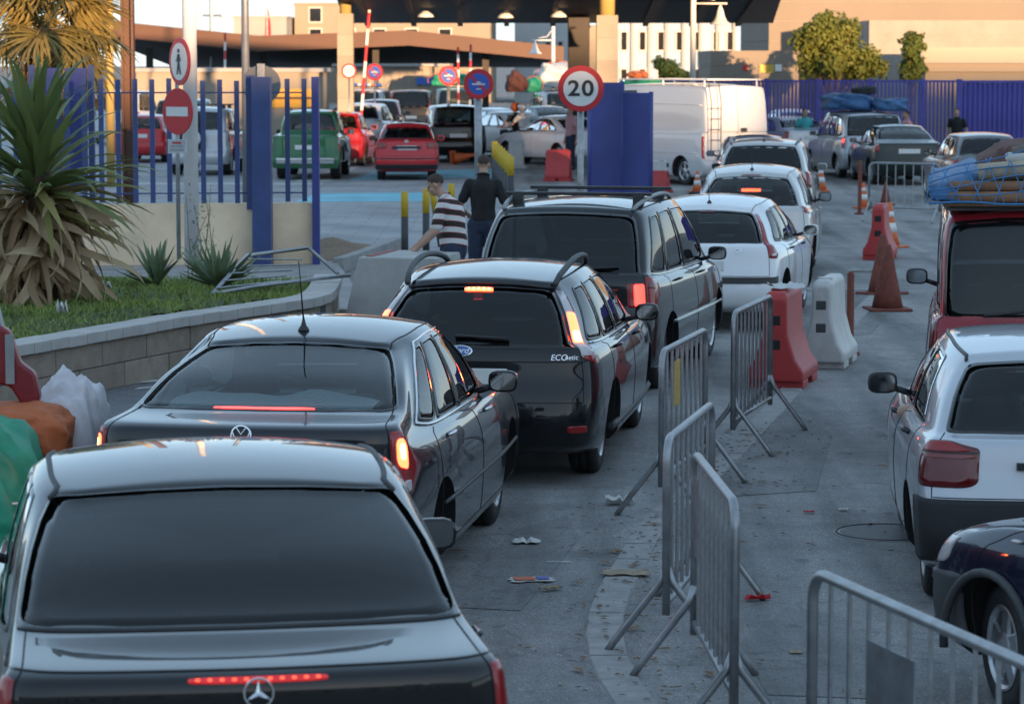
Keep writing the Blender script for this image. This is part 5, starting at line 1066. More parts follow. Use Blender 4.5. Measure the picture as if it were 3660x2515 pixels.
round_sign('customs_sign', 'round white sign with red rim on the stone column', -4.72, 84.6, 2.68, .215, 0, 'customs', pole=True, pole_r=.025)
round_sign('speed_limit_sign', 'half hidden red rimmed round sign at the foot of the stone column', 2.62, 80, 2.45, .26, 0, 'customs', pole_r=.03)
# signs on the planter's thin post, turned away from the road
ps = round_sign('no_entry_sign', 'red no entry sign with a white bar beside the white mast', -4.30, 37.6, 2.31, .30, R(-44), 'entry', pole=False)
round_sign('no_pedestrians_sign', 'round sign with a walking figure above the no entry sign', -4.26, 37.55, 2.95, .305, R(-58), 'walker', pole=False)
sp = empty('sign_post', (-4.33,37.75,0)); tag(sp, 'thin grey post with a small lettered plate below the no entry sign', 'post'); MB().tube([(0,0,.4),(0,0,3.2)], .028, 10).build('post', M['galv'], sp, True)
pt = MB().box((-.125,-.012,-.09), (.125,0,.09)).build('notice_plate', SIGNWHITE, sp); pt.location = (.0,-.03,1.86); pt.rotation_euler = (0,0,R(-14))
MB().box((-.118,-.016,-.083), (.118,-.0125,.083)).build('plate_field', mat("plate_field", (.42,.45,.47), .5), pt); 
for i, w in enumerate((.06,.085,.09)): MB().box((-w,-.019,.045-i*.045-.012), (w,-.0165,.045-i*.045+.012)).build('lettering', SIGNRED if i == 0 else SIGNBACK, pt)
wp = MB(); wp.tube([(0,0,.3),(0,0,4),(0,0,9)], [.098,.092,.08], 20); o = wp.build('white_mast', mat("mast_white", (.68,.66,.65), .5, noise=(2.5,.12), bump=(30,.2)), None, True); o.location = (-4.22,38.3,0); tag(o, 'thick white mast rising from the lawn beside the round signs', 'pole')
for z, s_ in ((1.0,.006),(1.35,.008),(1.22,.005),(.85,.009)):     # chipped paint
    c = MB().box((-s_,-.003,-s_*1.6), (s_,.003,s_*1.6)).build('paint_chip', M['plastic'], o); c.location = (random.uniform(-.03,.03)+.01,-.0995,z)
gp = MB().tube([(0,0,0),(0,0,9)], [.085,.07], 16).build('grey_mast', M['steel'], None, True); gp.location = (-5.47,60,0); tag(gp, 'slim grey mast standing behind the blue railing', 'pole')
# the back of a round sign behind the blue post
bs = empty('reversed_sign', (-3.62,42.2,0)); tag(bs, 'grey back of a round sign behind the blue post', 'sign'); MB().lathe([(.001,-.01),(.275,-.01),(.28,0),(.27,.008),(.001,.008)], 40, Matrix.Translation((0,0,2.62)), 'Y').build('plate', mat("sign_back_dull", (.16,.17,.18), .5, .3), bs); MB().box((-.055,-.08,.9), (.055,-.012,2.92)).build('post', M['galv'], bs)
# distant masts, bell lamps, barrier arms
BELL = mat("bell_lamp", (.75,.74,.72), .4)
def bell_lamp(x, y, arm, z, s, h, label):
    o = empty('bell_lamp_post', (x, y, 0)); tag(o, label, 'street lamp'); MB().tube([(0,0,0),(0,0,h)], [.10*s,.085*s], 12).build('post', M['white'], o, True); MB().tube([(0,0,z+.62*s),(arm*1.25,0,z+.62*s)], .03*s, 8).build('arm', M['white'], o, True)
    MB().tube([(arm*.05,0,z+1.15*s),(arm*.35,0,z+.80*s),(arm*.8,0,z+.74*s)], .02*s, 8).build('brace', M['white'], o, True)
    bl_ = MB().lathe([(.03*s,.58*s),(.06*s,.5*s),(.10*s,.40*s),(.15*s,.2*s),(.23*s,.05*s),(.34*s,-.03*s),(.33*s,-.05*s),(.02*s,-.03*s)], 20, Matrix.Translation((arm,0,z))).build('lamp_shade', BELL, o, True)
bell_lamp(4.95, 80, .74, 4.0, .85, 8, 'white lamp post with a bell shade in front of the dark canopy'); bell_lamp(1.55, 110, -.68, 3.28, .75, 4.4, 'white lamp post with a bell shade below the brown canopy'); 
o = empty('twin_lamp_mast', (-15.4,150,0)); tag(o, 'distant twin lamp mast on the skyline', 'street lamp'); MB().tube([(0,0,0),(0,0,9)], .09, 8).build('post', M['galv'], o); MB().tube([(-.8,0,5.3),(.8,0,5.3)], .05, 8).build('arm', M['galv'], o)
for sg in (-1, 1): MB().lathe([(.1,.2),(.32,0),(.3,-.1),(.02,-.12)], 14, Matrix.Translation((sg*.75,0,5.3))).build('lamp_head', BELL, o, True)
def boom(x, y, z0, dx, ln, label, tilt=0, post=True):
    o = empty('barrier_boom', (x, y, 0)); tag(o, label, 'barrier', 'raised barrier booms'); n = 9
    if post: MB().box((-.14,-.14,0), (.14,.14,1.05)).build('housing', M['white'], o, bevel=.02)
    for i in range(n):
        a, b = i/n, (i+1)/n; P = [Vector((dx*u, 0, z0+ln*u)) for u in (a, b)]; MB().tube(P, .045, 8).build('boom_band', SIGNRED if i % 2 == 0 else M['white'], o)
    return o
boom(-4.6, 88.5, 1.0, .36, 4.4, 'raised red and white boom leaning past the stone column'); boom(-2.05, 112, .9, -.02, 2.6, 'raised boom of a pair, the one nearer the thin sign post'); boom(-1.62, 112, .9, .04, 2.7, 'raised boom of a pair, the one nearer the large blue sign'); boom(-11.6, 118, .9, .03, 3.2, 'raised boom under the folded canopy end')
fl = empty('red_flag', (-17.2,205,0)); tag(fl, 'furled red flag above the white building', 'flag'); MB().tube([(0,0,0),(.1,0,9)], .07, 8).build('pole', M['white'], fl); MB().prism([(-.15,3.5),(.35,3.5),(.3,5.6),(.05,7.2)], -.06, .06).build('cloth', SIGNRED, fl)

# ---- galvanised crowd barriers
def crowd_barrier(label, a, b, h=1.08, ang_feet=0, panel=None, orange=False):
    a, b = Vector((*a, 0)), Vector((*b, 0)); d = b-a; L = d.length; o = empty('crowd_barrier', (a+b)/2, math.atan2(d.y, d.x)); tag(o, label, 'barrier', 'steel crowd barriers along the kerb'); x0, x1 = -L/2, L/2; c = .11; r = .021
    P = [(x0,0,.20),(x0,0,h-c)] + [(x0+c-c*math.cos(t), 0, h-c+c*math.sin(t)) for t in np.linspace(R(15), R(90), 5)] + [(x1-c+c*math.sin(t), 0, h-c+c*math.cos(t)) for t in np.linspace(0, R(75), 5)] + [(x1,0,h-c),(x1,0,.20)]
    MB().tube(P, r, 10).build('frame', M['galv'], o, True); MB().tube([(x0,0,.26),(x1,0,.26)], .018, 8).build('lower_rail', M['galv'], o, True)
    n = max(6, int(L/.165)); bm_ = MB().tube([(0,0,.26),(0,0,h-.01)], .0095, 6).mesh("bar"); bm_.materials.append(M['galv'])
    for i in range(1, n): q = link('bar', bm_, None, o); q.location = (x0 + L*i/n, 0, 0)
    for x in (x0+.02, x1-.02):
        MB().tube([(x,-.30,0.0),(x,-.26,.06),(x,-.03,.36),(x,0,.44)], .019, 8).build('leg', M['galv'], o, True); MB().tube([(x,.30,0.0),(x,.26,.06),(x,.03,.36),(x,0,.44)], .019, 8).build('leg', M['galv'], o, True)
    if panel:
        p0, p1, z0, z1 = panel; MB().box((p0,-.012,z0), (p1,-.008,z1)).build('sheet_panel', M['galv'] if not orange else mat("notice_yellow", (.50,.34,.10), .6, noise=(20,.3)), o)
    return o
crowd_barrier('steel crowd barrier cutting into the bottom corner beside the navy car', (1.10,10.5), (1.92,7.7), 1.10, panel=(-.93,-.53,.45,.95))
crowd_barrier('steel crowd barrier whose top rail slopes toward the camera, in front of the overlapping pair', (.88,13.85), (.95,12.25), 1.08, panel=(-.72,-.60,.60,.98))
crowd_barrier('steel crowd barrier overlapping its neighbour, with a warm lit corner', (.77,14.35), (1.10,15.9), 1.08)
crowd_barrier('steel crowd barrier beside the black estate carrying a small yellow notice', (.97,18.75), (1.36,20.35), 1.08, panel=(-.44,-.22,.68,.98), orange=True)
crowd_barrier('steel crowd barrier next to the red plastic barrier', (1.66,21.7), (2.08,23.3), 1.08)
crowd_barrier('thin wire barrier standing across the far lane before the dark green saloon', (6.65,54.2), (7.85,53.4), 1.08)
# ---- plastic water barriers
PRED = mat("plastic_red", (.42,.035,.035), .5, noise=(5,.18)); PWHITE = mat("plastic_white", (.50,.49,.47), .5, noise=(4,.2)); PRUST = mat("dirty_cone_red", (.17,.045,.028), .8, noise=(12,.4)); PORANGE = mat("cone_orange", (.62,.13,.03), .5, noise=(8,.15)); DARKHOLE = mat("dark_hole", (.02,.02,.02), .9)
def water_barrier(label, x, y, rz, m, L=1.0, h=.85, w=.48, dirt=False):
    o = empty('plastic_barrier', (x, y, 0), rz); tag(o, label, 'barrier', 'water filled plastic barriers')
    prof = [(-w/2,.06),(-w/2,.16),(-w*.36,.26),(-w*.22,.50),(-w*.20,h-.06),(-w*.15,h),(w*.15,h),(w*.20,h-.06),(w*.22,.50),(w*.36,.26),(w/2,.16),(w/2,.06)]
    b = MB(); ys = [(-L/2,.93),(-L/2+.05,1.),(L/2-.05,1.),(L/2,.93)]; n = len(prof)
    for yy, s in ys: b.v += [(px*s, yy, .06+(pz-.06)*(s if pz > .3 else 1)) for px, pz in prof]
    for i in range(3):
        for k in range(n): b.f.append((i*n+k, i*n+(k+1) % n, (i+1)*n+(k+1) % n, (i+1)*n+k))
    b.f.append(tuple(range(n))); b.f.append(tuple(range(3*n, 4*n))); b.build('body', m, o, bevel=.025)
    for yy in (-L*.3, L*.3): MB().box((-w/2+.004, yy-.16, 0), (w/2-.004, yy+.16, .07)).build('foot', m, o, bevel=.01)
    MB().lathe([(.075,-.004),(.075,.012),(.06,.014)], 16, Matrix.Translation((0,-L*.26,h))).build('filler_cap', m, o); 
    for zz in (.40,.62): MB().box((-.05,-L/2-.004,zz-.045), (.05,-L/2+.02,zz+.045)).build('locking_slot', DARKHOLE if m is not PWHITE else M['plastic'], o, bevel=.008)
    for sg in (1, -1): MB().box((sg*w*.24-.01,-.18,.30), (sg*w*.24+.01,.18,.44)).build('handle_recess', m, o, bevel=.01)
    return o
water_barrier('red plastic barrier nearest the white one, end on, with rubbish on top', 2.50, 26.7, R(-14), PRED, 1.0, .88, .52); water_barrier('dirty white plastic barrier behind the red one', 3.10, 28.4, R(-14), PWHITE, 1.05, .86, .46)
water_barrier('red plastic barrier standing among the cones in the lane', 5.55, 43.8, R(-12), PRED, .9, .82, .46); water_barrier('red plastic barrier beside the post of the speed limit sign', 1.15, 72.3, R(80), PRED, .62, .78, .5); water_barrier('white plastic barrier by the leaning yellow bollards', .12, 81, R(85), PWHITE, .42, .76, .4); water_barrier('red and white plastic barrier at the foot of the blue gate', 3.3, 66, R(70), PRED, .5, .45, .4)
b_ = water_barrier('white plastic block on the red barrier by the blue gate', 3.3, 66.4, R(70), PWHITE, .5, .72, .36)
cb = empty('concrete_block', (-1.22,31.2,0), R(-12)); tag(cb, 'pale concrete barrier block at the end of the lawn', 'block'); MB().prism([(-.62,0),(-.62,.18),(-.50,.30),(-.43,.62),(-.36,.88),(.5,.88),(.56,0)], -.3, .9, 'Y').build('block', mat("pale_concrete", (.42,.41,.39), .85, noise=(3,.15), bump=(25,.3)), cb, bevel=.02); MB().box((-.3,-.25,.882), (-.22,.8,.89)).build('top_strip', mat("worn_red", (.30,.09,.07), .7), cb)
# ---- cones
def cone(label, x, y, h, m, band=None, s=1.):
    o = empty('traffic_cone', (x, y, 0), random.uniform(0,1)); tag(o, label, 'cone', 'traffic cones'); r = h*.24
    MB().box((-r*1.35,-r*1.35,0), (r*1.35,r*1.35,.035)).build('base', m, o, bevel=.012); MB().lathe([(r,.03),(r*.80,h*.28),(r*.56,h*.55),(r*.36,h*.8),(r*.20,h),(r*.14,h+.004)], 20).build('cone', m, o, True)
    if band:
        for z0, z1 in ((.34,.55),(.68,.80)):
            rr = lambda z: (r + (r*.20-r)*z)*1.03
            MB().lathe([(rr(z0)*1.0,h*z0),(rr(z1)*1.0,h*z1)], 20).build('reflective_band', M['white'], o, True)
    return o
cone('tall rusty red cone in front of the other dark cone', 4.48, 34.6, .78, PRUST); cone('rusty red cone half hidden behind the tallest one', 4.72, 37.0, .76, PRUST); cone('orange and white cone behind the red plastic barrier in the lane', 6.02, 46.4, .72, PORANGE, True); cone('orange and white cone at the foot of the thin wire barrier', 7.10, 58.8, .52, PORANGE, True); cone('small brown cone behind the red plastic barrier', 7.7, 60, .48, PRUST); cone('small orange cone beside the silver compact', 7.05, 66.5, .6, PORANGE, True); cone('small orange cone near the white van wheel', 4.2, 66, .5, PORANGE, True)
fc = cone('orange cone lying on its side by the far bollards', -1.7, 84, .7, PORANGE); fc.rotation_euler = (R(80), 0, R(70)); fc.location.z = .17
for lab, x, y, h in (('red post behind the dirty white plastic barrier', 3.42, 29.3, .82), ('slim rusty red post at the end of the thin wire barrier', 6.75, 56.5, 1.02)):
    o = MB().lathe([(.10,0),(.10,.03),(.04,.04),(.036,h),(.02,h+.02)], 12).build('marker_post', PRUST, None, True); o.location = (x, y, 0); tag(o, lab, 'post')
# ---- bollards
BGREY = mat("bollard_grey", (.055,.058,.062), .6, noise=(6,.2)); BYEL = mat("bollard_yellow", (.58,.38,.02), .5, noise=(6,.15))
def bollard(label, x, y, h=1.0, r=.055, tilt=0, grp='yellow topped bollards'):
    o = empty('bollard', (x, y, 0)); tag(o, label, 'bollard', grp); MB().lathe([(r,0),(r,h*.62)], 16).build('shaft', BGREY, o, True); MB().lathe([(r*1.01,h*.62),(r*1.01,h-.01),(r*.85,h)], 16).build('yellow_sleeve', BYEL, o, True); o.rotation_euler = (0, tilt, 0); return o
bollard('yellow topped bollard standing apart on the paved corner', -1.62, 43.9); bollard('yellow topped bollard between the lone one and the striped shirt', -1.33, 45.0)
bollard('yellow topped bollard leaning behind the striped shirt man', -1.13, 46.5, .95, .055, R(-9)); bollard('yellow topped bollard just behind the bent man', -1.0, 48.0, .95)
for i in range(5): bollard('%s bollard from the thin sign post in the far yellow row' % ('first','second','third','fourth','fifth')[i], -2.25+i*.265, 93.5-i*1.6, .98+.02*i, .085, grp='far row of yellow bollards')
for i in range(7): bollard('%s farthest bollard of the tight yellow row behind the man in black' % ('first','second','third','fourth','fifth','sixth','seventh')[i], -.42+.065*i, 71.0-i*1.9, 1.02, .075, grp='tight row of yellow bollards')
# ---- broken barrier lying in the grass
bb_ = empty('broken_barrier', (-2.55,31.2,0)); tag(bb_, 'bent old barrier lying in the grass behind the agaves', 'barrier'); z = .56
MB().tube([(-.55,-1.2,z),(-.35,.6,z+.28),(.25,1.6,z+.30),(.65,.4,z+.10)], .022, 8).build('frame', M['galv'], bb_, True); MB().tube([(-.55,-1.2,z),(-.1,-.9,z+.06),(.45,-.3,z+.09),(.8,.1,z+.10)], .022, 8).build('lower_rail', M['galv'], bb_, True)
for i in range(5): u = i/4; MB().tube([(-.53+.18*u,-1.05+1.5*u,z+.05+.2*u),(.12+.12*u,-.6+1.3*u,z+.09+.14*u)], .010, 6).build('bar', M['galv'], bb_)
# manhole
mh = empty('manhole', (2.36,18.1,0)); tag(mh, 'round manhole cover in the road by the silver hatchback', 'manhole'); MB().lathe([(.34,.0),(.34,.007),(.30,.008)], 40).build('frame', KERB, mh); MB().lathe([(.295,.002),(.295,.0095),(.0,.0095)], 40).build('cover', mat("cast_iron", (.09,.09,.095), .6, .3, noise=(30,.3)), mh); MB().tube([(.32*math.cos(a), .32*math.sin(a), .007) for a in np.linspace(0,6.28,40)[:-1]], .008, 6, closed=True).build('rim', mat("iron_rim", (.04,.04,.042), .6), mh)
# ------------------------------------------------------------------ plants
def leaf_mat(name, c1, c2, rough=.5, trans=.25):
    m = bpy.data.materials.new(name); m.use_nodes = True; nt = m.node_tree; N = nt.nodes; b = N["Principled BSDF"]; b.inputs["Roughness"].default_value = rough
    oi = N.new("ShaderNodeObjectInfo"); tc = N.new("ShaderNodeTexCoord"); n = N.new("ShaderNodeTexNoise"); n.inputs["Scale"].default_value = 4; n.inputs["Detail"].default_value = 5; nt.links.new(tc.outputs["Object"], n.inputs["Vector"])
    ad = N.new("ShaderNodeMath"); ad.operation = 'MULTIPLY_ADD'; ad.inputs[1].default_value = .6; nt.links.new(n.outputs["Fac"], ad.inputs[0]); nt.links.new(oi.outputs["Random"], ad.inputs[2])
    sc = N.new("ShaderNodeMath"); sc.operation = 'MULTIPLY'; sc.inputs[1].default_value = .65; nt.links.new(ad.outputs[0], sc.inputs[0])
    r = N.new("ShaderNodeMix"); r.data_type = 'RGBA'; r.inputs[6].default_value = (*c1, 1); r.inputs[7].default_value = (*c2, 1); nt.links.new(sc.outputs[0], r.inputs[0]); nt.links.new(r.outputs[2], b.inputs["Base Color"])
    t = N.new("ShaderNodeBsdfTranslucent"); nt.links.new(r.outputs[2], t.inputs[0]); ms = N.new("ShaderNodeMixShader"); ms.inputs[0].default_value = trans; nt.links.new(b.outputs[0], ms.inputs[1]); nt.links.new(t.outputs[0], ms.inputs[2]); nt.links.new(ms.outputs[0], N["Material Output"].inputs[0]); return m
YGREEN = leaf_mat("yucca_green", (.085,.14,.05), (.27,.30,.10)); YDEAD = leaf_mat("yucca_dead", (.30,.19,.10), (.64,.49,.31), .8, .15); YOLIVE = leaf_mat("yucca_olive", (.20,.21,.06), (.38,.31,.12), .6)
def blade(L, w, droop, seg=8, fold=.25, curl=0., tip=.0):
    """sword leaf growing along +Y from the origin, bending down by droop (radians at the tip)"""
    V, Fc = [], []; p = Vector((0,0,0)); a = 0
    for i in range(seg+1):
        u = i/seg; ww = w*(.55+.45*min(1,u*4))*(1-u**3*.96); a = droop*u*u; side = curl*math.sin(u*5)
        V += [p + Vector((-ww+side,0,ww*fold)), p + Vector((side,0,0)), p + Vector((ww+side,0,ww*fold))]
        p = p + Vector((0, math.cos(a), -math.sin(a)))*(L/seg)
    for i in range(seg):
        for k in (0,1): Fc.append((i*3+k, i*3+k+1, i*3+k+4, i*3+k+3))
    b = MB().add(V, Fc); me = b.mesh("leaf", False); me.polygons.foreach_set("use_smooth", [True]*len(me.polygons)); return me
def place_leaf(name, me, m, parent, loc, az, el, roll=0):
    o = link(name, me, None, parent); o.location = loc; o.rotation_euler = (Matrix.Rotation(az, 3, 'Z') @ Matrix.Rotation(el, 3, 'X') @ Matrix.Rotation(roll, 3, 'Y')).to_euler(); return o
def variants(mats, specs):
    out = []
    for m in mats:
        for sp in specs: me = blade(*sp); me.materials.append(m); out.append(me)
    return out
yu = empty('spiky_plant', (-4.72,28.9,0)); tag(yu, 'big spiky plant with sword leaves and a skirt of dead brown blades', 'plant')
MB().tube([(0,0,.4),(.02,0,.9),(.0,.0,1.45),(.03,0,1.98)], [.22,.17,.15,.11], 10).build('trunk', mat("yucca_trunk", (.06,.04,.025), .95, noise=(14,.5)), yu, True)
gv1 = variants([YGREEN], [(1.15,.056,.45),(1.0,.052,.8),(1.3,.058,1.0),(.85,.048,.3),(1.2,.055,1.5,10)]); gv2 = variants([YOLIVE], [(1.25,.05,.9),(1.1,.046,1.2)]); dv = variants([YDEAD], [(.95,.055,.9,9,.5,.07),(.8,.065,1.6,9,.6,-.09),(1.1,.05,1.3,9,.3,.06),(.75,.075,.6,9,.7,.10),(.9,.06,2.2,10,.5,-.05)])
for i in range(100):
    u = i/100; el = R(82 - 75*u + random.uniform(-9,9)); place_leaf('leaf', random.choice(gv1), None, yu, (random.uniform(-.06,.06), random.uniform(-.06,.06), 1.95-.35*u), random.uniform(0,6.28), el, random.uniform(-.4,.4))
for i in range(34): place_leaf('leaf', random.choice(gv2), None, yu, (random.uniform(-.06,.06), random.uniform(-.06,.06), random.uniform(1.45,1.75)), random.uniform(0,6.28) if i > 12 else random.uniform(-2.0,-.9), R(random.uniform(-18,22)), random.uniform(-.5,.5))
for i in range(105):
    zz = random.uniform(.95,1.65); az = random.uniform(0,6.28); place_leaf('dead_leaf', random.choice(dv), None, yu, (.15*math.sin(-az), .15*math.cos(az), zz), az, R(random.uniform(-86,-12)), random.uniform(-1.6,1.6))
for i in range(30):
    az = random.uniform(-2.6,-.5) if i % 2 else random.uniform(0,6.28); place_leaf('dead_leaf', random.choice(dv), None, yu, (0,0,random.uniform(1.4,1.7)), az, R(random.uniform(-30,20)), random.uniform(-.8,.8))
# agaves
AG = leaf_mat("agave_leaf", (.11,.16,.09), (.24,.30,.17), .5, .1)
av = variants([AG], [(.36,.028,-.25,6,.5),(.30,.026,.15,6,.5),(.42,.03,-.1,6,.5)])
for lab, x, y, n, s in (('smaller agave rosette on the lawn beside the thin sign post', -3.86,31.5,34,1.3), ('larger agave rosette at the foot of the white mast', -3.15,31.2,52,1.5)):
    a = empty('agave', (x, y, .50)); tag(a, label=lab, cat='plant', group='agaves on the lawn')
    for i in range(n):
        o = place_leaf('leaf', random.choice(av), None, a, (0,0,.02), random.uniform(0,6.28), R(random.uniform(15,80)), random.uniform(-.2,.2)); o.scale = (s, s, s)
# thin climbing weed at the mast
we = empty('weed', (-4.06,37.9,.13)); tag(we, 'straggly grey green weed climbing the white mast', 'plant'); ws_ = MB(); lf = MB()
for i in range(9):
    x, y = random.uniform(-.18,.2), random.uniform(-.15,.05); h = random.uniform(.5,1.25); ws_.tube([(x,y,0),(x*.7+random.uniform(-.1,.1),y,h*.5),(x*.5+random.uniform(-.15,.15),y,h)], [.008,.006,.003], 5)
    for q in range(22):
        u = random.uniform(.15,1); c = Vector((x*(1-.5*u)+random.gauss(0,.06), y+random.gauss(0,.04), h*u)); d = Vector((random.gauss(0,1),random.gauss(0,1),random.gauss(0,.6))).normalized()*.045; e_ = Vector((random.gauss(0,1),random.gauss(0,1),random.gauss(0,1))).normalized()*.012; lf.add([c, c+d*.5+e_, c+d, c+d*.5-e_], [(0,1,2,3)])
ws_.build('stem', mat("weed_stem", (.12,.13,.07), .8), we); link('foliage', lf.mesh("weed", False), AG, we)
# fan palm behind the railing
pm = empty('fan_palm', (-7.3,46.5,0)); tag(pm, 'sunlit fan palm with a shaggy brown skirt above the railing', 'palm')
PALM = leaf_mat("palm_leaf", (.14,.12,.03), (.30,.22,.07), .55, .3); PDEAD = leaf_mat("palm_dead", (.24,.14,.05), (.42,.27,.12), .85, .15)
tr = MB(); rz_ = []
for i in range(30): z = i*.12; rz_.append((.30 + .02*(i % 2) + .015*math.sin(i*2.1), z))
MB().lathe(rz_, 16).build('trunk', mat("palm_trunk", (.16,.10,.06), .95, noise=(9,.45), bump=(18,1.)), pm, False)
def fan(n=26, L=.75, m=PALM, spread=R(130), stalk=.6, droop=.35):
    b = MB(); b.tube([(0,0,0),(0,stalk*.5,.04),(0,stalk,0)], [.018,.014,.012], 5)
    for i in range(n):
        a = -spread + 2*spread*i/(n-1); d = Vector((math.sin(a), math.cos(a), 0)); s = Vector((d.y,-d.x,0)); l = L*(1-.25*(abs(a)/spread)**2)*random.uniform(.92,1.05); c = Vector((0,stalk,0))
        V = [c]; 
        for u, w in ((.35,.028),(.7,.026),(1.,.002)): q = c + d*l*u + Vector((0,0,-droop*l*u**2.2+.05*math.cos(i*2.)*u)); V += [q - s*w, q + s*w]
        b.add(V, [(0,1,2),(1,3,4,2),(3,5,6,4)])
    me = b.mesh("frond", False); me.materials.append(m); return me
fans = [fan(), fan(24,.8,PALM,R(120),.75,.5), fan(28,.7,PALM,R(140),.5,.7)]; dfan = [fan(18,.75,PDEAD,R(40),.45,.1), fan(16,.7,PDEAD,R(30),.5,.15), fan(20,.8,PDEAD,R(55),.4,.2)]
for i in range(40): place_leaf('frond', random.choice(fans), None, pm, (0,0,3.55+random.uniform(-.1,.25)), random.uniform(0,6.28), R(random.uniform(-35,75)), random.uniform(-.6,.6))
for i in range(46):
    az = random.uniform(0,6.28); place_leaf('dead_frond', random.choice(dfan), None, pm, (-.2*math.sin(az), .2*math.cos(az), random.uniform(3.0,3.5)), az, R(random.uniform(-88,-55)), random.uniform(-.6,.6))
# broadleaf trees beyond the blue fence
def tree(label, x, y, z0, h, blobs, nl, leafm, trunk_r=.12, name='broadleaf_tree', size=.10):
    o = empty(name, (x, y, 0)); tag(o, label, 'tree'); t = MB(); t.tube([(0,0,0),(.05,0,z0*.6),(0,0,z0)], [trunk_r,trunk_r*.8,trunk_r*.65], 8)
    for (bx, by, bz, br) in blobs: t.tube([(0,0,z0*.85),(bx*.5,by*.5,(z0+bz)/2),(bx,by,bz)], [trunk_r*.6,trunk_r*.4,trunk_r*.12], 6)
    t.build('trunk', mat("bark", (.16,.11,.07), .9, noise=(8,.4)), o, True)
    vs_, fs_ = [], []; N_ = nl; tot = sum(b[3]**2 for b in blobs)
    for (bx, by, bz, br) in blobs:
        for k in range(int(N_*br*br/tot)):
            d = Vector((random.gauss(0,1), random.gauss(0,1), random.gauss(0,.9))).normalized(); rr = br*(random.random()**.38)*(1+.28*math.sin(d.x*5+bx*3)*math.sin(d.z*6+by)*1.0)
            c = Vector((bx,by,bz)) + d*rr; n = (d + Vector((random.gauss(0,.6),random.gauss(0,.6),random.gauss(0,.6)+.3))).normalized(); u = n.orthogonal().normalized(); w = n.cross(u); a = random.uniform(0,6.28); u2 = u*math.cos(a)+w*math.sin(a); w2 = n.cross(u2); s = size*random.uniform(.6,1.3); b0 = len(vs_)
            vs_ += [c-u2*s, c+w2*s*.45, c+u2*s, c-w2*s*.45]; fs_.append((b0,b0+1,b0+2,b0+3))
    me = bpy.data.meshes.new("crown"); me.from_pydata(vs_, [], fs_); link('crown', me, leafm, o); return o
TL = leaf_mat("tree_leaf", (.085,.125,.02), (.20,.21,.035), .6, .35); TL2 = leaf_mat("bush_leaf", (.025,.06,.012), (.06,.10,.02), .6, .25)
def blobs(n, rx, ry, rz, zc, r):
    out = []
    for i in range(n): a = random.uniform(0,6.28); q = random.random()**.5; out.append((rx*q*math.cos(a), ry*q*math.sin(a), zc+rz*random.uniform(-1,1), r*random.uniform(.7,1.2)))
    return out
random.seed(5)
tree('broad leafy tree in the sun behind the blue fence', 10.6, 97, 1.5, 4.6, blobs(9,.8,.8,.65,3.5,.46) + [(0,0,3.5,.62),(-.45,0,3.85,.5),(.4,0,3.9,.5),(-.6,0,3.3,.5),(.55,0,3.2,.55),(.1,0,2.85,.5),(-.3,0,4.25,.35),(1.5,0,2.75,.4),(1.2,.2,3.1,.45),(.9,0,2.6,.45),(-.9,0,3.7,.5),(-.7,0,2.9,.5)], 12000, TL)
tree('narrow leafy tree beside the white roofed shelter', 13.25, 97, 1.5, 3.8, blobs(6,.28,.3,.6,3.0,.36), 3200, TL, .08)
tree('clipped dark round bush beside the pale blue building', 5.45, 104, 1.6, 3.2, blobs(5,.28,.3,.18,2.72,.30), 2600, TL2, .07, 'clipped_bush', .07); tree('smaller clipped dark bush next to the stone annexe', 6.05, 104, 1.6, 3.0, blobs(3,.15,.2,.1,2.5,.22), 1300, TL2, .06, 'clipped_bush', .07)
from mathutils import noise as mnoise
# ------------------------------------------------------------------ people
def capsules(parts, voxel=.012, extra=None, smooth=6):
    """parts: (a, b, ra, rb) tapered capsules fused into one continuous skin"""
    b = MB()
    for a, c, ra, rb in parts:
        a, c = Vector(a), Vector(c); d = c-a; L = d.length; q = (Vector((0,0,1)).rotation_difference(d.normalized())).to_matrix().to_4x4() if L > 1e-6 else Matrix.Identity(4)
        pr = [(max(1e-4, ra*math.sin(t)), -ra*math.cos(t)) for t in np.linspace(0, math.pi/2, 5)] + [(max(1e-4, rb*math.cos(t)), L + rb*math.sin(t)) for t in np.linspace(0, math.pi/2, 5)]
        b.lathe(pr, 14, Matrix.Translation(a) @ q)
    if extra: extra(b)
    o = link("tmp", b.mesh("tmp")); rm = o.modifiers.new("remesh", 'REMESH'); rm.mode = 'VOXEL'; rm.voxel_size = voxel; sm = o.modifiers.new("smooth", 'SMOOTH'); sm.factor = .5; sm.iterations = smooth
    me = evaluated_mesh(o); bpy.data.objects.remove(o); me.polygons.foreach_set("use_smooth", [True]*len(me.polygons)); me.materials.clear(); return me
def ellip(b, c, r, M3=None, n=16):
    V = []; m = 10
    for i in range(m+1):
        t = math.pi*i/m
        for k in range(n):
            a = 2*math.pi*k/n; v = Vector((r[0]*math.sin(t)*math.cos(a), r[1]*math.sin(t)*math.sin(a), r[2]*math.cos(t))); V.append(Vector(c) + (M3 @ v if M3 else v))
    b.add(V, [(i*n+k, (i+1)*n+k, (i+1)*n+(k+1) % n, i*n+(k+1) % n) for i in range(m) for k in range(n)])
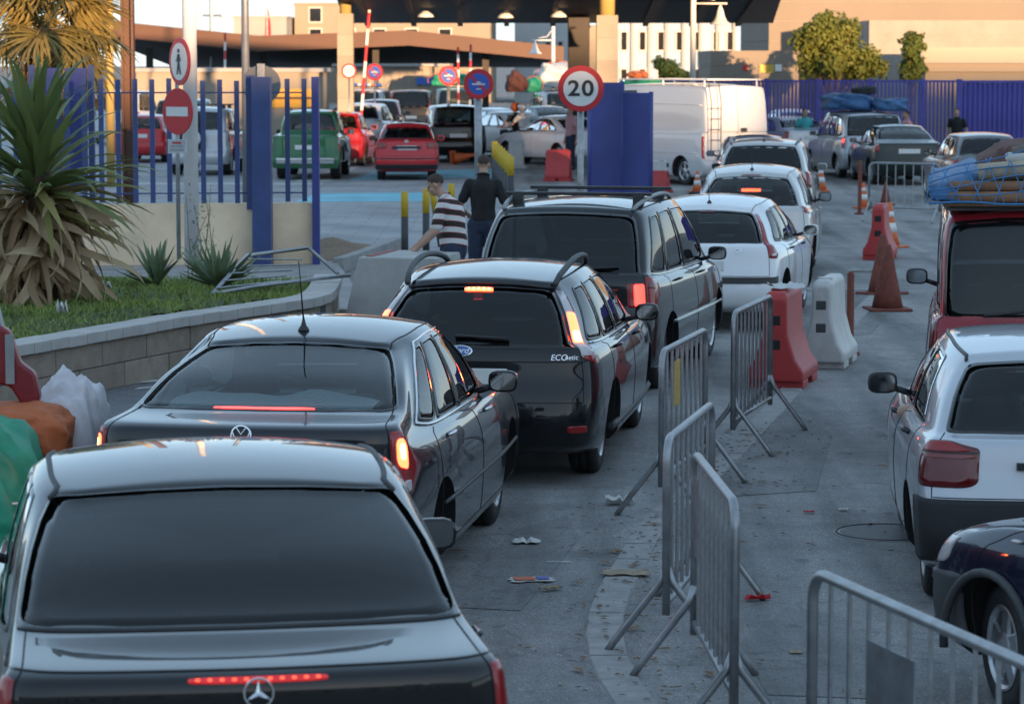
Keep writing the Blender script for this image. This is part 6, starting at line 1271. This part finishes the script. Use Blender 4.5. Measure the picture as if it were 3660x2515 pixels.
def head_parts(b, c, M3):
    """skull, jaw, nose, brow, ears and neck root; face looks along the local +Y"""
    f = lambda p: Vector(c) + M3 @ Vector(p)
    ellip(b, f((0,-.012,.035)), (.074,.094,.085), M3); ellip(b, f((0,.022,-.035)), (.060,.072,.078), M3); ellip(b, f((0,.062,-.075)), (.034,.032,.028), M3)
    ellip(b, f((0,.098,-.012)), (.013,.020,.028), M3); ellip(b, f((0,.082,.024)), (.052,.016,.012), M3); ellip(b, f((0,.088,-.058)), (.026,.014,.010), M3)
    for s in (-1,1): ellip(b, f((s*.074,-.008,-.010)), (.010,.020,.032), M3); ellip(b, f((s*.040,.062,-.03)), (.022,.022,.026), M3)
def hand_parts(b, w, d, up, s=1.):
    """palm with four unequal bent fingers and a thumb from its side; d = forearm direction, up = back of the hand"""
    w, d, up = Vector(w), Vector(d).normalized(), Vector(up); up = (up - d*up.dot(d)).normalized(); side = d.cross(up)
    P = []
    P.append((w, w + d*.075*s, .028*s, .034*s)); 
    for k, (o_, l) in enumerate(((-.030,.062),(-.010,.072),(.010,.068),(.030,.052))):
        r0 = w + d*.085*s + side*o_*s; m = r0 + d*l*.5*s - up*.012*s; e = m + d*l*.42*s - up*.03*s; P += [(r0, m, .0095*s, .009*s), (m, e, .009*s, .0075*s)]
    t0 = w + d*.03*s - side*.03*s; t1 = t0 + d*.035*s - side*.025*s - up*.01*s; P += [(t0, t1, .013*s, .011*s), (t1, t1 + d*.03*s - side*.006*s - up*.008*s, .011*s, .009*s)]
    return P
def cloth_mat(name, color, rough=.85): return mat(name, color, rough, noise=(9,.14), bump=(14,.5))
def stripe_shirt():
    m = bpy.data.materials.new("striped_polo"); m.use_nodes = True; nt = m.node_tree; N = nt.nodes; b = N["Principled BSDF"]; b.inputs["Roughness"].default_value = .85
    tc = N.new("ShaderNodeTexCoord"); sx = N.new("ShaderNodeSeparateXYZ"); nt.links.new(tc.outputs["Object"], sx.inputs[0])
    # bands follow the leaning torso
    k = N.new("ShaderNodeMath"); k.operation = 'MULTIPLY_ADD'; k.inputs[1].default_value = .22; nt.links.new(sx.outputs[0], k.inputs[0]); nt.links.new(sx.outputs[2], k.inputs[2])
    mo = N.new("ShaderNodeMath"); mo.operation = 'MODULO'; mo.inputs[1].default_value = .125; nt.links.new(k.outputs[0], mo.inputs[0])
    r = N.new("ShaderNodeValToRGB"); r.color_ramp.interpolation = 'CONSTANT'; e = r.color_ramp.elements; e[0].position = 0; e[0].color = (.032,.022,.018,1); e[1].position = .44; e[1].color = (.42,.05,.06,1); x = e.new(.50); x.color = (.66,.65,.63,1); x = e.new(.95); x.color = (.42,.05,.06,1)
    dv = N.new("ShaderNodeMath"); dv.operation = 'DIVIDE'; dv.inputs[1].default_value = .125; nt.links.new(mo.outputs[0], dv.inputs[0]); nt.links.new(dv.outputs[0], r.inputs[0]); nt.links.new(r.outputs[0], b.inputs["Base Color"]); return m
JEANS = cloth_mat("dark_jeans", (.018,.028,.055)); BLACKC = cloth_mat("black_cloth", (.010,.010,.011)); WHITEC = cloth_mat("white_cloth", (.62,.62,.62)); PINKC = cloth_mat("pink_cloth", (.55,.28,.30)); SHOE = cloth_mat("shoe", (.03,.025,.02))
def creased(me, amp=.007, f=9.):
    for v in me.vertices:
        p = v.co; n = v.normal; v.co = p + n*amp*(1 - 2.2*abs(mnoise.noise(Vector((p.x*f, p.y*f, p.z*f*.55)))) + .5*mnoise.noise(p*f*2.3))
    me.update(); return me
def person(label, x, y, rz, J, shirt, trousers, voxel=.011, hair=True, sleeves=.55, head_yaw=0, head_pitch=0, group=None, extra=None, z=0., hairm=None, legs=True, collar=None):
    """J: joints dict in local metres, the person faces +Y"""
    o = empty('person', (x, y, z), rz); tag(o, label, 'person', group); V = {k: Vector(v) for k, v in J.items()}
    M3 = Matrix.Rotation(head_yaw, 3, 'Z') @ Matrix.Rotation(head_pitch, 3, 'X'); parts = []
    ch, pe, nk, hd = V['chest'], V['pelvis'], V['neck'], V['head']
    parts += [(nk - (nk-ch).normalized()*.05, nk + (hd-nk)*.35, .062, .055), (pe, ch, .125, .14)]
    for s in 'LR':
        sh, el, wr = V['sh'+s], V['el'+s], V['wr'+s]; parts += [(ch, sh, .09, .055), (sh, el, .050, .040), (el, el + (wr-el)*.35, .042, .041), (el + (wr-el)*.35, wr, .041, .026)]; parts += hand_parts(None or MB(), wr, (wr-el), V.get('up'+s, Vector((0,0,1))))
        if legs: hp, kn, an = V['hip'+s], V['kn'+s], V['an'+s]; parts += [(hp, kn, .085, .058), (kn, kn+(an-kn)*.35, .058, .056), (kn+(an-kn)*.35, an, .056, .038), (an, an + Vector((0,.13,-.045)), .04, .032)]
    me = capsules(parts, voxel, lambda b: head_parts(b, hd, M3), 4); body = link('body', me, M['skin'], o)
    if hair:
        hb = MB(); ellip(hb, hd + M3 @ Vector((0,-.014,.036)), (.0765,.0965,.0885), M3, 28)
        hm = hb.mesh("hair"); bmh = bmesh.new(); bmh.from_mesh(hm); bmesh.ops.subdivide_edges(bmh, edges=bmh.edges, cuts=1); inv = M3.transposed()
        bmesh.ops.delete(bmh, geom=[v for v in bmh.verts if (inv @ (v.co-hd)).z < -.005 + max(0., (inv @ (v.co-hd)).y+.02)*.85 - (.03 if (inv @ (v.co-hd)).y < -.05 else 0)], context='VERTS'); bmh.to_mesh(hm); bmh.free(); link('hair', hm, hairm or M['hair'], o, True)
    for s_ in (-1,1):
        eb = MB(); ellip(eb, hd + M3 @ Vector((s_*.030,.083,.006)), (.010,.006,.006), M3, 8); eb.build('eye', INKD, o, True)
    sp = [(pe + Vector((0,0,.0)), pe + (ch-pe)*.5, .152, .150), (pe + (ch-pe)*.5, ch + Vector((0,0,.03)), .155, .165), (ch + (nk-ch)*.3, nk - (nk-ch)*.1, .13, .075)]
    for s in 'LR': sh, el = V['sh'+s], V['el'+s]; sp += [(ch + Vector((0,0,.02)), sh, .115, .066), (ch*.6+pe*.4, ch*.75+sh*.25, .13, .11), (sh, sh + (el-sh)*sleeves, .066, .062)]
    link('shirt', (creased if voxel < .0115 else (lambda q: q))(capsules(sp, max(voxel, .013), None, 5)), shirt, o)
    cq = (hd-nk).normalized(); u_ = cq.orthogonal().normalized(); w_ = cq.cross(u_); MB().tube([nk + cq*.012 + (u_*math.cos(t)+w_*math.sin(t))*.072 for t in np.linspace(0, 2*math.pi, 19)[:-1]], .014, 6, closed=True).build('collar', shirt, o, True)
    if legs:
        tp = [(pe + Vector((0,0,-.05)), pe + (ch-pe)*.2, .152, .142)]
        for s in 'LR': hp, kn, an = V['hip'+s], V['kn'+s], V['an'+s]; tp += [(pe + Vector((0,0,-.06)), hp, .14, .115), (hp, kn, .112, .085), (kn, an + (kn-an)*.08, .085, .068)]
        link('trousers', (creased if voxel < .0115 else (lambda q: q))(capsules(tp, max(voxel, .014), None, 4)), trousers, o)
        for s in 'LR': an = V['an'+s]; link('shoe', capsules([(an + Vector((0,-.03,-.035)), an + Vector((0,.15,-.05)), .045, .042)], .012, None, 3), SHOE, o)
    if extra: extra(o)
    return o
INKD = mat("eye_dark", (.02,.015,.012), .2)
def stand(h=1.75, sp=.10, lean=0., arms=((.30,.02,.80),(-.30,.02,.80)), elb=None):
    q = h/1.75; J = dict(pelvis=(0,0,.95*q), chest=(0,lean*.5,1.28*q), neck=(0,lean,1.48*q), head=(0,lean+.02,1.635*q), shL=(-.185*q,lean*.7,1.40*q), shR=(.185*q,lean*.7,1.40*q), hipL=(-.09,0,.88*q), hipR=(.09,0,.88*q), knL=(-sp,.03,.48*q), knR=(sp,.03,.48*q), anL=(-sp,-.02,.085), anR=(sp,-.02,.085))
    J['wrR'], J['wrL'] = arms; J['elR'], J['elL'] = elb or ((.27,-.05,1.10*q), (-.27,-.05,1.10*q)); return J
# man in the striped polo, bending toward the concrete block, seen from his left side
J = stand(1.74); J.update(head=(0,.20,1.60), neck=(0,.10,1.46), chest=(0,.05,1.27), shL=(-.17,.10,1.39), shR=(.17,.10,1.39), elL=(-.22,.17,1.10), wrL=(-.18,.37,.92), elR=(.20,.25,1.10), wrR=(.14,.44,.92))
person('man in a brown and white striped polo shirt bending forward', -.64, 32.0, R(82), J, stripe_shirt(), JEANS, .010, head_yaw=0, head_pitch=R(-28), sleeves=.75, hairm=mat("cropped_hair", (.05,.033,.025), .8))
# man in the black polo seen from behind
J = stand(1.80, .11, 0., ((.27,.10,.86),(-.20,.18,1.02)), ((.31,-.04,1.10),(-.31,-.02,1.12))); J.update(head=(0,.05,1.665), shL=(-.175,0,1.42), shR=(.175,0,1.42))
person('man in a black polo and jeans standing with his back turned', -.36, 36.6, R(-4), J, BLACKC, JEANS, .011, sleeves=.62, head_pitch=R(-18), hairm=mat("cropped_hair", (.05,.033,.025), .8))
# driver of the silver hatchback: arm out of the window
def car_local(root, p): return root.matrix_basis @ Vector(p)
J = dict(pelvis=(0,0,0), chest=(0,-.10,.34), neck=(0,-.10,.52), head=(0,-.07,.68), shL=(-.18,-.09,.44), shR=(.18,-.09,.44), elL=(-.44,.06,.37), wrL=(-.36,.27,.36), elR=(.24,.12,.25), wrR=(.12,.36,.34))
p_ = car_local(c10, (-.36,1.78,.52)); person('driver of the silver hatchback resting a bare arm on the window sill', p_.x, p_.y, c10.rotation_euler.z, J, cloth_mat("pale_tshirt", (.35,.36,.38)), JEANS, .012, z=p_.z, legs=False)
# occupants glimpsed through the rear windows
J = dict(pelvis=(0,0,0), chest=(0,-.10,.34), neck=(0,-.10,.52), head=(0,-.07,.68), shL=(-.18,-.09,.44), shR=(.18,-.09,.44), elL=(-.24,.12,.22), wrL=(-.14,.36,.32), elR=(.24,.12,.22), wrR=(.14,.36,.32))
for rt, q, lab, m_ in ((c3, (-.36,1.95,.55), 'driver in a yellow shirt inside the black estate', cloth_mat("yellow_shirt", (.55,.45,.08))), (c2, (-.36,2.2,.50), 'driver seen through the rear window of the dark grey saloon', cloth_mat("grey_shirt", (.3,.3,.32)))):
    p_ = car_local(rt, q); person(lab, p_.x, p_.y, rt.rotation_euler.z, J, m_, JEANS, .014, z=p_.z, legs=False)
# small figures farther off
for lab, x, y, rz, sh, h in (('person in a white shirt by the bundles on the far fence', 9.35, 81.5, R(170), WHITEC, 1.7), ('person in dark clothes standing before the blue sheet fence', 12.35, 81.0, R(160), BLACKC, 1.66), ('person in pale clothes behind the roof bundles', 10.9, 80.5, R(100), PINKC, 1.6), ('person in a pink shirt behind the speed limit sign', 1.62, 80, R(120), PINKC, 1.72), ('person in a turquoise shirt beside the white van', 8.3, 82.8, R(200), cloth_mat("turquoise_cloth", (.05,.35,.36)), 1.62)):
    person(lab, x, y, rz, stand(h), sh, JEANS, .022)
# scooter with two riders
sc = empty('scooter', (.1,86.0,0), R(35)); tag(sc, 'dark scooter carrying two riders among the white cars', 'scooter')
MB().prism([(-.75,.55),(-.7,.75),(.05,.72),(.15,.42),(.42,.42),(.55,.95),(.62,.95),(.60,.3),(-.2,.25),(-.55,.35)], -.15, .15, 'X').build('body', BLACK, sc, bevel=.04); MB().box((-.16,-.75,.76), (.16,.05,.86)).build('seat', M['trim'], sc, bevel=.03); MB().tube([(-.3,.5,1.02),(0,.55,1.0),(.3,.5,1.02)], .016, 8).build('handlebar', M['trim'], sc)
tm2, gm2, rm2 = wheel_meshes(.24, .11, 'five')
for yy in (-.55,.68): w = link('wheel', tm2, None, sc); w.location = (0,yy,.24); link('rim', rm2, None, w)
seat_J = lambda: dict(pelvis=(0,0,.90), chest=(0,.05,1.22), neck=(0,.09,1.42), head=(0,.12,1.58), shL=(-.18,.06,1.34), shR=(.18,.06,1.34), elL=(-.28,.22,1.12), elR=(.28,.22,1.12), wrL=(-.26,.46,1.05), wrR=(.26,.46,1.05), hipL=(-.1,.02,.86), hipR=(.1,.02,.86), knL=(-.2,.42,.80), knR=(.2,.42,.80), anL=(-.18,.40,.38), anR=(.18,.40,.38))
def helmet(m):
    def f(o): b = MB(); ellip(b, (0,.10,1.62), (.135,.16,.145)); b.build('helmet', m, o, True)
    return f
for lab, dy, sh, hm in (('scooter rider wearing an orange helmet', .0, BLACKC, PORANGE), ('scooter passenger in a white shirt and silver helmet', -.36, WHITEC, mat("helmet_silver", (.55,.57,.6), .3, .3, coat=1))):
    q = Matrix.Rotation(R(35), 4, 'Z') @ Vector((0, dy-.1, 0)); person(lab, .1+q.x, 86.0+q.y, R(35), seat_J(), sh, JEANS, .022, hair=False, extra=helmet(hm))
# ------------------------------------------------------------------ roof loads and bundles
def lumpy(name, m, c, r, seed=0, amp=.16, n=28, flat=.35, parent=None, freq=3., fold=.0):
    b = MB(); mm = 18 if n < 40 else n//2; V = []
    for i in range(mm+1):
        t = math.pi*i/mm
        for k in range(n):
            a = 2*math.pi*k/n; d = Vector((math.sin(t)*math.cos(a), math.sin(t)*math.sin(a), math.cos(t)))
            e = .75; d2 = Vector([math.copysign(abs(q)**e, q) for q in d]); s = 1 + amp*(math.sin(d.x*freq*1.7+seed)*math.cos(d.y*freq+seed*2) + .5*math.sin(d.z*freq*2.3+d.x*freq*2+seed*3) + .3*math.sin(d.y*freq*4+d.z*5+seed))
            s += fold*(1-2*abs(mnoise.noise(Vector((d.x*2.6+seed, d.y*2.6, d.z*1.8))))) + fold*.5*(1-2*abs(mnoise.noise(Vector((d.x*6+seed, d.y*6, d.z*4+3)))))
            v = Vector((d2.x*r[0], d2.y*r[1], d2.z*r[2]))*s; v.z = max(v.z, -r[2]*(1-flat)); V.append(Vector(c) + v)
    b.add(V, [(i*n+k, (i+1)*n+k, (i+1)*n+(k+1) % n, i*n+(k+1) % n) for i in range(mm) for k in range(n)]); return b.build(name, m, parent, True)
def tarp(name, color, rough=.55):
    m = mat(name, color, rough, noise=(4,.22)); nt = m.node_tree; N = nt.nodes
    tc = N.new("ShaderNodeTexCoord"); n = N.new("ShaderNodeTexNoise"); n.noise_type = 'RIDGED_MULTIFRACTAL'; n.inputs["Scale"].default_value = 3.2; n.inputs["Detail"].default_value = 4; n.inputs["Distortion"].default_value = .8
    nt.links.new(tc.outputs["Object"], n.inputs["Vector"]); bp = N.new("ShaderNodeBump"); bp.inputs["Strength"].default_value = 1.; bp.inputs["Distance"].default_value = .06; nt.links.new(n.outputs["Fac"], bp.inputs["Height"]); nt.links.new(bp.outputs[0], N["Principled BSDF"].inputs["Normal"]); return m
TBLUE = tarp("tarp_blue", (.045,.13,.28)); TGREEN = tarp("tarp_green", (.02,.28,.16)); TWHITE = tarp("tarp_white", (.62,.62,.60)); TBROWN = tarp("bundle_brown", (.10,.035,.025), .8); TORANGE = tarp("bundle_orange", (.45,.12,.04), .8); TSACK = tarp("sack_white", (.58,.56,.58), .7)
def at(root_xy, hd, p): q = Matrix.Rotation(-R(hd), 4, 'Z') @ Vector(p); return (root_xy[0]+q.x, root_xy[1]+q.y, p[2])
for lab, c, r, sd in (('long blue tarpaulin bundle under the tyre on the silver people carrier', (-.25,2.0,1.88),(.68,1.1,.25),1.), ('small blue bundle at the back corner of the silver people carrier roof', (.55,.9,1.83),(.42,.6,.2),2.)):
    o = lumpy('bundle', TBLUE, (0,0,0), r, sd, .14); o.location = at((9.2,73.6), -7, c); o.rotation_euler = (0,0,R(7)); tag(o, lab, 'bundle')
    for yy in (-.4,.2): MB().tube([(r[0]*1.04*math.cos(t), yy, r[2]*1.06*math.sin(t)) for t in np.linspace(0,math.pi,12)], .012, 5).build('rope', M['seatlight'], o)
ty = link('spare_tyre', wheel_meshes(.33,.2,'cap')[0], None); ty.location = at((9.2,73.6), -7, (.05,1.6,2.20)); ty.rotation_euler = (0,R(84),.3); tag(ty, 'loose tyre lying on top of the blue bundles', 'tyre')
for lab, m, loc, r, sd in (('green tarpaulin bundle on the pale blue van', TGREEN, (-2.35,118,2.2),(.95,1.2,.32),3.), ('huge white wrapped load tied on the white van', TWHITE, (1.75,109.8,2.35),(.82,1.5,.55),4.), ('dark brown bundle behind the scooter riders', TBROWN, (.15,104,2.15),(.38,.6,.42),5.), ('green bundle beside the huge white load', TGREEN, (.78,106.5,2.05),(.32,.5,.33),6.), ('low green netted bundle seen above the blue gate', TGREEN, (4.6,102,2.12),(.9,1.1,.24),7.), ('small orange and white bundle on the green netting', TORANGE, (4.35,101.5,2.47),(.32,.4,.14),8.)):
    o = lumpy('bundle', m, (0,0,0), r, sd, .16); o.location = loc; tag(o, lab, 'bundle')
    if 'white' in lab or 'tarpaulin' in lab:
        for yy in (-.7,.0,.6): MB().tube([(r[0]*1.10*math.cos(t), yy, r[2]*1.12*math.sin(t)) for t in np.linspace(-.3,math.pi+.3,14)], .016, 5).build('rope', TORANGE, o)
# load on the dark red van: mats, rolled carpets, folded chairs, net
VX, VY, VH = 3.88, 20.75, 8.5
def onvan(p): q = Matrix.Rotation(-R(VH), 4, 'Z') @ Vector((p[0], p[1], 0)); return (VX+q.x, VY+q.y, p[2])
CARD = mat("cardboard_brown", (.30,.18,.10), .8, noise=(5,.25)); CARPET = mat("rolled_carpet", (.30,.25,.19), .9, noise=(7,.25)); 
def van_thing(b, name, m, label, cat, smooth=False, bevel=0):
    o = b.build(name, m, None, smooth, bevel=bevel); o.location = (VX, VY, -.045); o.rotation_euler = (0,0,-R(VH)); tag(o, label, cat); return o
rk = MB()
for y in (.35,1.6,2.8): rk.tube([(-.78,y,1.93),(.78,y,1.93)], .016, 6)
for x in (-.78,.78): rk.tube([(x,.25,1.95),(x,3.0,1.95)], .016, 6)
van_thing(rk, 'roof_rack', M['steel'], 'steel rack under the load on the dark red van', 'rack')
van_thing(MB().box((-.80,.16,1.955), (.85,2.9,1.985)), 'wooden_board', CARD, 'brown board at the bottom of the roof load', 'board', bevel=.01)
MATC = [mat("rolled_mat_%d" % i, c, .85, noise=(6,.25)) for i, c in enumerate(((.36,.19,.10),(.30,.16,.09),(.42,.36,.27),(.20,.17,.14),(.46,.45,.42)))]
def roll(pts, r, m, lab): van_thing(MB().tube(pts, r, 14), 'rolled_mat', m, lab, 'roll', True)
roll([(-.82,.14,2.025),(.0,.13,2.03),(.95,.16,2.05)], .040, MATC[0], 'lower brown roll lying across the red van roof')
roll([(-.76,.16,2.10),(.1,.15,2.11),(.95,.18,2.14)], .038, MATC[1], 'upper brown roll lying across the red van roof')
roll([(-.55,.20,2.20),(-.2,.19,2.235),(.25,.22,2.29),(.95,.25,2.34)], .062, MATC[2], 'pale thick rolled mat above the brown rolls')
roll([(-.30,.34,2.33),(.2,.30,2.42),(.95,.30,2.50)], .055, MATC[3], 'dark roll under the top cloth of the van load')
roll([(.0,.40,2.44),(.4,.36,2.53),(.95,.36,2.60)], .05, MATC[2], 'pale roll at the very top of the van load')
for k, (z0, z1, m_, lab) in enumerate(((2.14,2.19,MATC[3],'dark folded mattress above the brown rolls'), (2.25,2.34,MATC[4],'pale folded mattress in the middle of the van load'), (2.33,2.48,MATC[2],'tan folded mattress near the top of the van load'), (2.40,2.58,MATC[3],'thin dark mat on top of the mattresses'))):
    x0 = -.52 + .17*k; V = []
    for (x, z) in ((x0,z0),(x0+.5,z0+(z1-z0)*.55),(.98,z1+.02)):
        for (dy, dz) in ((0,0),(1.9,.02),(1.9,.085),(0,.07)): V.append((x, .17+.02*k+dy+.03*math.sin(x*9+k), z+dz+.012*math.sin(x*14+k)))
    b = MB().add(V, [(0,1,2,3),(8,11,10,9)] + [(a*4+q, a*4+(q+1) % 4, a*4+4+(q+1) % 4, a*4+4+q) for a in (0,1) for q in range(4)]); van_thing(b, 'mattress', m_, lab, 'mattress', bevel=.025)
ch_ = MB()
for k in range(3): ch_.tube([(-.20+.07*k,.10,2.15+.03*k),(.0+.07*k,.085,2.25+.04*k),(.35+.07*k,.09,2.37+.045*k),(.95,.12,2.43+.05*k)], .017, 8)
van_thing(ch_, 'folded_chair', M['white'], 'white plastic chair frame tied into the roof load', 'chair', True)
def cloth(name, m, label, f, nu=40, nv=22):
    V = [f(i/(nu-1), j/(nv-1)) for j in range(nv) for i in range(nu)]; b = MB().add(V, [(j*nu+i, j*nu+i+1, (j+1)*nu+i+1, (j+1)*nu+i) for j in range(nv-1) for i in range(nu-1)])
    o = van_thing(b, name, m, label, 'cloth', True); sd = o.modifiers.new("thick", 'SOLIDIFY'); sd.thickness = .012; return o
def drape(u, v):      # over the back corner: u across, v from the roof edge up and forward
    x = -.88 + 1.9*u; top = 2.10 + .46*u; w = .03*mnoise.noise(Vector((u*9, v*5, 2.))) + .012*mnoise.noise(Vector((u*30, v*16, 5.))); back = .55*min(1, max(0, (u-.10)*7))
    if v < .4: q = v/.4; return Vector((x - .03*q, .09 + .12*q*q + w*2 + back, 2.0 + (top-2.0)*q + w))
    q = (v-.4)/.6; return Vector((x, .21 + back + (2.4-back)*q + w, top + .07*math.sin(q*3.1) + w*2))
cloth('blue_cloth', TBLUE, 'crumpled blue cloth draped over the red van load', drape)
o = lumpy('bundle', TBROWN, (0,0,0), (.72,1.1,.22), 11., .10, 40); o.location = onvan((.2,1.5,2.18)); o.rotation_euler = (0,0,-R(VH)); tag(o, 'dark bundle in the heart of the van load', 'bundle')
NET = mat("blue_net", (.05,.20,.42), .7); nb = MB()
def netp(u, v):     # over the back of the load
    x = -.90 + 1.92*u; top = 2.18 + .48*u**.9; z = 1.98 + (top-1.98)*v; y = .045 + .22*v**3 + .012*math.sin(u*17+v*9); return Vector((x, y, z))
for i in range(26):
    u0 = i/25; s0 = (-1)**i
    nb.tube([netp(min(1,max(0,u0+s0*.07*v)), v) for v in np.linspace(0,1,7)], .0045, 5)
for j in range(5):
    v0 = j/4; nb.tube([netp(u, min(1, max(0, v0 + .05*math.sin(u*12+j*2)))) + Vector((0,-.006,0)) for u in np.linspace(0,1,20)], .0045 if j else .008, 5)
for j in range(6):
    v0 = j/5; nb.tube([Vector((-.92+.04*v0, .06+2.6*u, 1.98+.20*v0+.02*math.sin(u*9+j))) for u in np.linspace(0,1,12)], .0045, 5)
van_thing(nb, 'cargo_net', NET, 'blue cargo net stretched over the red van load', 'net', True)
# bundles and dustpan at the edge of the picture beside the dark grey saloon
for lab, m, c, r, sd in (('shiny green tarpaulin bundle beside the black saloon', TGREEN, (-3.02,15.6,.405),(.46,.52,.62),13.), ('orange cloth bundle on the green one', TORANGE, (-2.83,16.25,.86),(.34,.40,.17),14.), ('white woven sack behind the green bundle', TSACK, (-2.56,16.75,.435),(.23,.36,.66),15.)):
    o = lumpy('bundle', m, (0,0,0), r, sd, .06, 76, freq=4., fold=.085); o.location = c; tag(o, lab, 'bundle')
    if 'green' in lab and 'shiny' in lab: MB().tube([(-.60,-.30,.22),(-.2,-.56,.24),(.25,-.55,.24),(.55,-.3,.22)], .008, 6).build('strap', M['white'], o)
dp = empty('dustpan', (-2.80,16.4,0)); tag(dp, 'long handled red dustpan leaning on the bundles', 'dustpan'); DPR = mat("dustpan_red", (.20,.012,.018), .35, noise=(6,.2))
MB().tube([(-.18,0,1.88),(-.08,.0,1.42),(-.03,0,1.26)], .017, 8).build('handle', M['galv'], dp, True); MB().tube([(-.19,0,1.92),(-.175,0,1.84)], .021, 8).build('handle_cap', DPR, dp, True)
MB().prism([(-.32,1.18),(-.30,1.34),(-.12,1.48),(-.04,1.44),(.02,1.26),(.10,1.20),(.13,1.06),(.08,.96),(.02,1.02),(-.04,1.12)], -.05, .05, 'Y').build('pan', DPR, dp, bevel=.02); MB().box((-.06,-.065,1.14), (-.01,-.051,1.42)).build('bracket', M['steel'], dp)
# ------------------------------------------------------------------ litter
PAPER = mat("paper", (.62,.62,.60), .8); PBROWN = mat("cardboard_scrap", (.34,.27,.19), .9, noise=(8,.2))
def litter(label, x, y, sx, sy, m, crumple=.02, rz=0, cat='litter', name='paper_scrap'):
    n = 7; V = [((i/(n-1)-.5)*sx*(1+.15*math.sin(j*2.)), (j/(n-1)-.5)*sy*(1+.2*math.sin(i*1.7)), .012 + crumple*abs(math.sin(i*1.9+x*7)*math.cos(j*1.4+y))) for j in range(n) for i in range(n)]
    o = MB().add(V, [(j*n+i, j*n+i+1, (j+1)*n+i+1, (j+1)*n+i) for j in range(n-1) for i in range(n-1)]).build(name, m); o.location = (x, y, 0); o.rotation_euler = (0,0,rz); so_ = o.modifiers.new("thick", 'SOLIDIFY'); so_.thickness = .002; tag(o, label, cat); return o
litter('crumpled white plastic bag on the road by the barrier leg', .72,19.3,.17,.16,PAPER,.055); litter('torn white tissue near the dark grey saloon wheel', .09,17.7,.16,.12,PAPER,.03); fl_ = litter('glossy leaflet with blue and orange print on the asphalt', .11,16.4,.24,.14,PAPER,.006,.2)
q = MB().box((-.10,-.05,.020), (.02,.05,.021)).build('orange_print', PORANGE, fl_); q = MB().box((.03,-.05,.020), (.10,.05,.021)).build('blue_print', SIGNBLUE, fl_)
litter('flattened cardboard piece on the curved kerb', .66,16.6,.26,.15,PBROWN,.012,-.1); litter('thin white drinking straw on the asphalt', .28,17.0,.14,.012,PAPER,.0); litter('crushed red drinks can by the barrier foot', 1.35,15.8,.13,.06,SIGNRED,.03,.2); litter('small white scrap beyond the manhole', 2.19,19.0,.06,.05,PAPER,.01); litter('dark leaf like scrap in the lane', 1.42,14.35,.06,.05,PBROWN,.01); litter('red wrapper on the road behind the silver hatchback', 1.95,18.9,.07,.04,SIGNRED,.01); litter('pale wrapper near the white hatchback', 5.0,41.0,.45,.12,PAPER,.03); litter('white cup lying near the cones', 4.15,37.6,.2,.12,PAPER,.06); litter('yellowish scrap between the car and the kerb', .22,16.1,.12,.05,PBROWN,.02,.6); litter('white bag caught in the lawn by the agave', -4.35,31.0,.14,.1,PAPER,.10).location.z = .52
litter('pale rag at the foot of the spiky plant', -4.28,27.6,.10,.1,PAPER,.14).location.z = .55
cr_ = litter('paper rubbish heaped on the red plastic barrier', 2.5,26.5,.3,.22,PAPER,.06,.3); cr_.location.z = .88
# dry leaves and grit along the kerb
vs_, fs_ = [], []
for i in range(900):
    u = random.random(); k = min(len(kp)-2, int(u*(len(kp)-1)*.55)); p = kp[k]; d = (kp[k+1]-kp[k]).normalized(); n = Vector((-d.y,d.x,0)); off = random.gauss(-.12,.22) if random.random() < .7 else random.gauss(-.2,.8); c = p + d*random.uniform(0,.5) + n*off; a = random.uniform(0,6.28); s = random.uniform(.004,.016)*(2.2 if random.random() < .08 else 1); b0 = len(vs_)
    vs_ += [(c.x+s*2*math.cos(a), c.y+s*2*math.sin(a), .016), (c.x-s*.6*math.sin(a), c.y+s*.6*math.cos(a), .022), (c.x-s*2*math.cos(a), c.y-s*2*math.sin(a), .015), (c.x+s*.6*math.sin(a), c.y-s*.6*math.cos(a), .019)]; fs_.append((b0,b0+1,b0+2,b0+3))
me = bpy.data.meshes.new("dry_leaves"); me.from_pydata(vs_, [], fs_); tag(link('dry_leaves', me, mat("dry_leaf", (.20,.115,.055), .9, noise=(3,.5))), 'dry leaves and grit scattered along the kerb', 'leaves', kind='stuff')
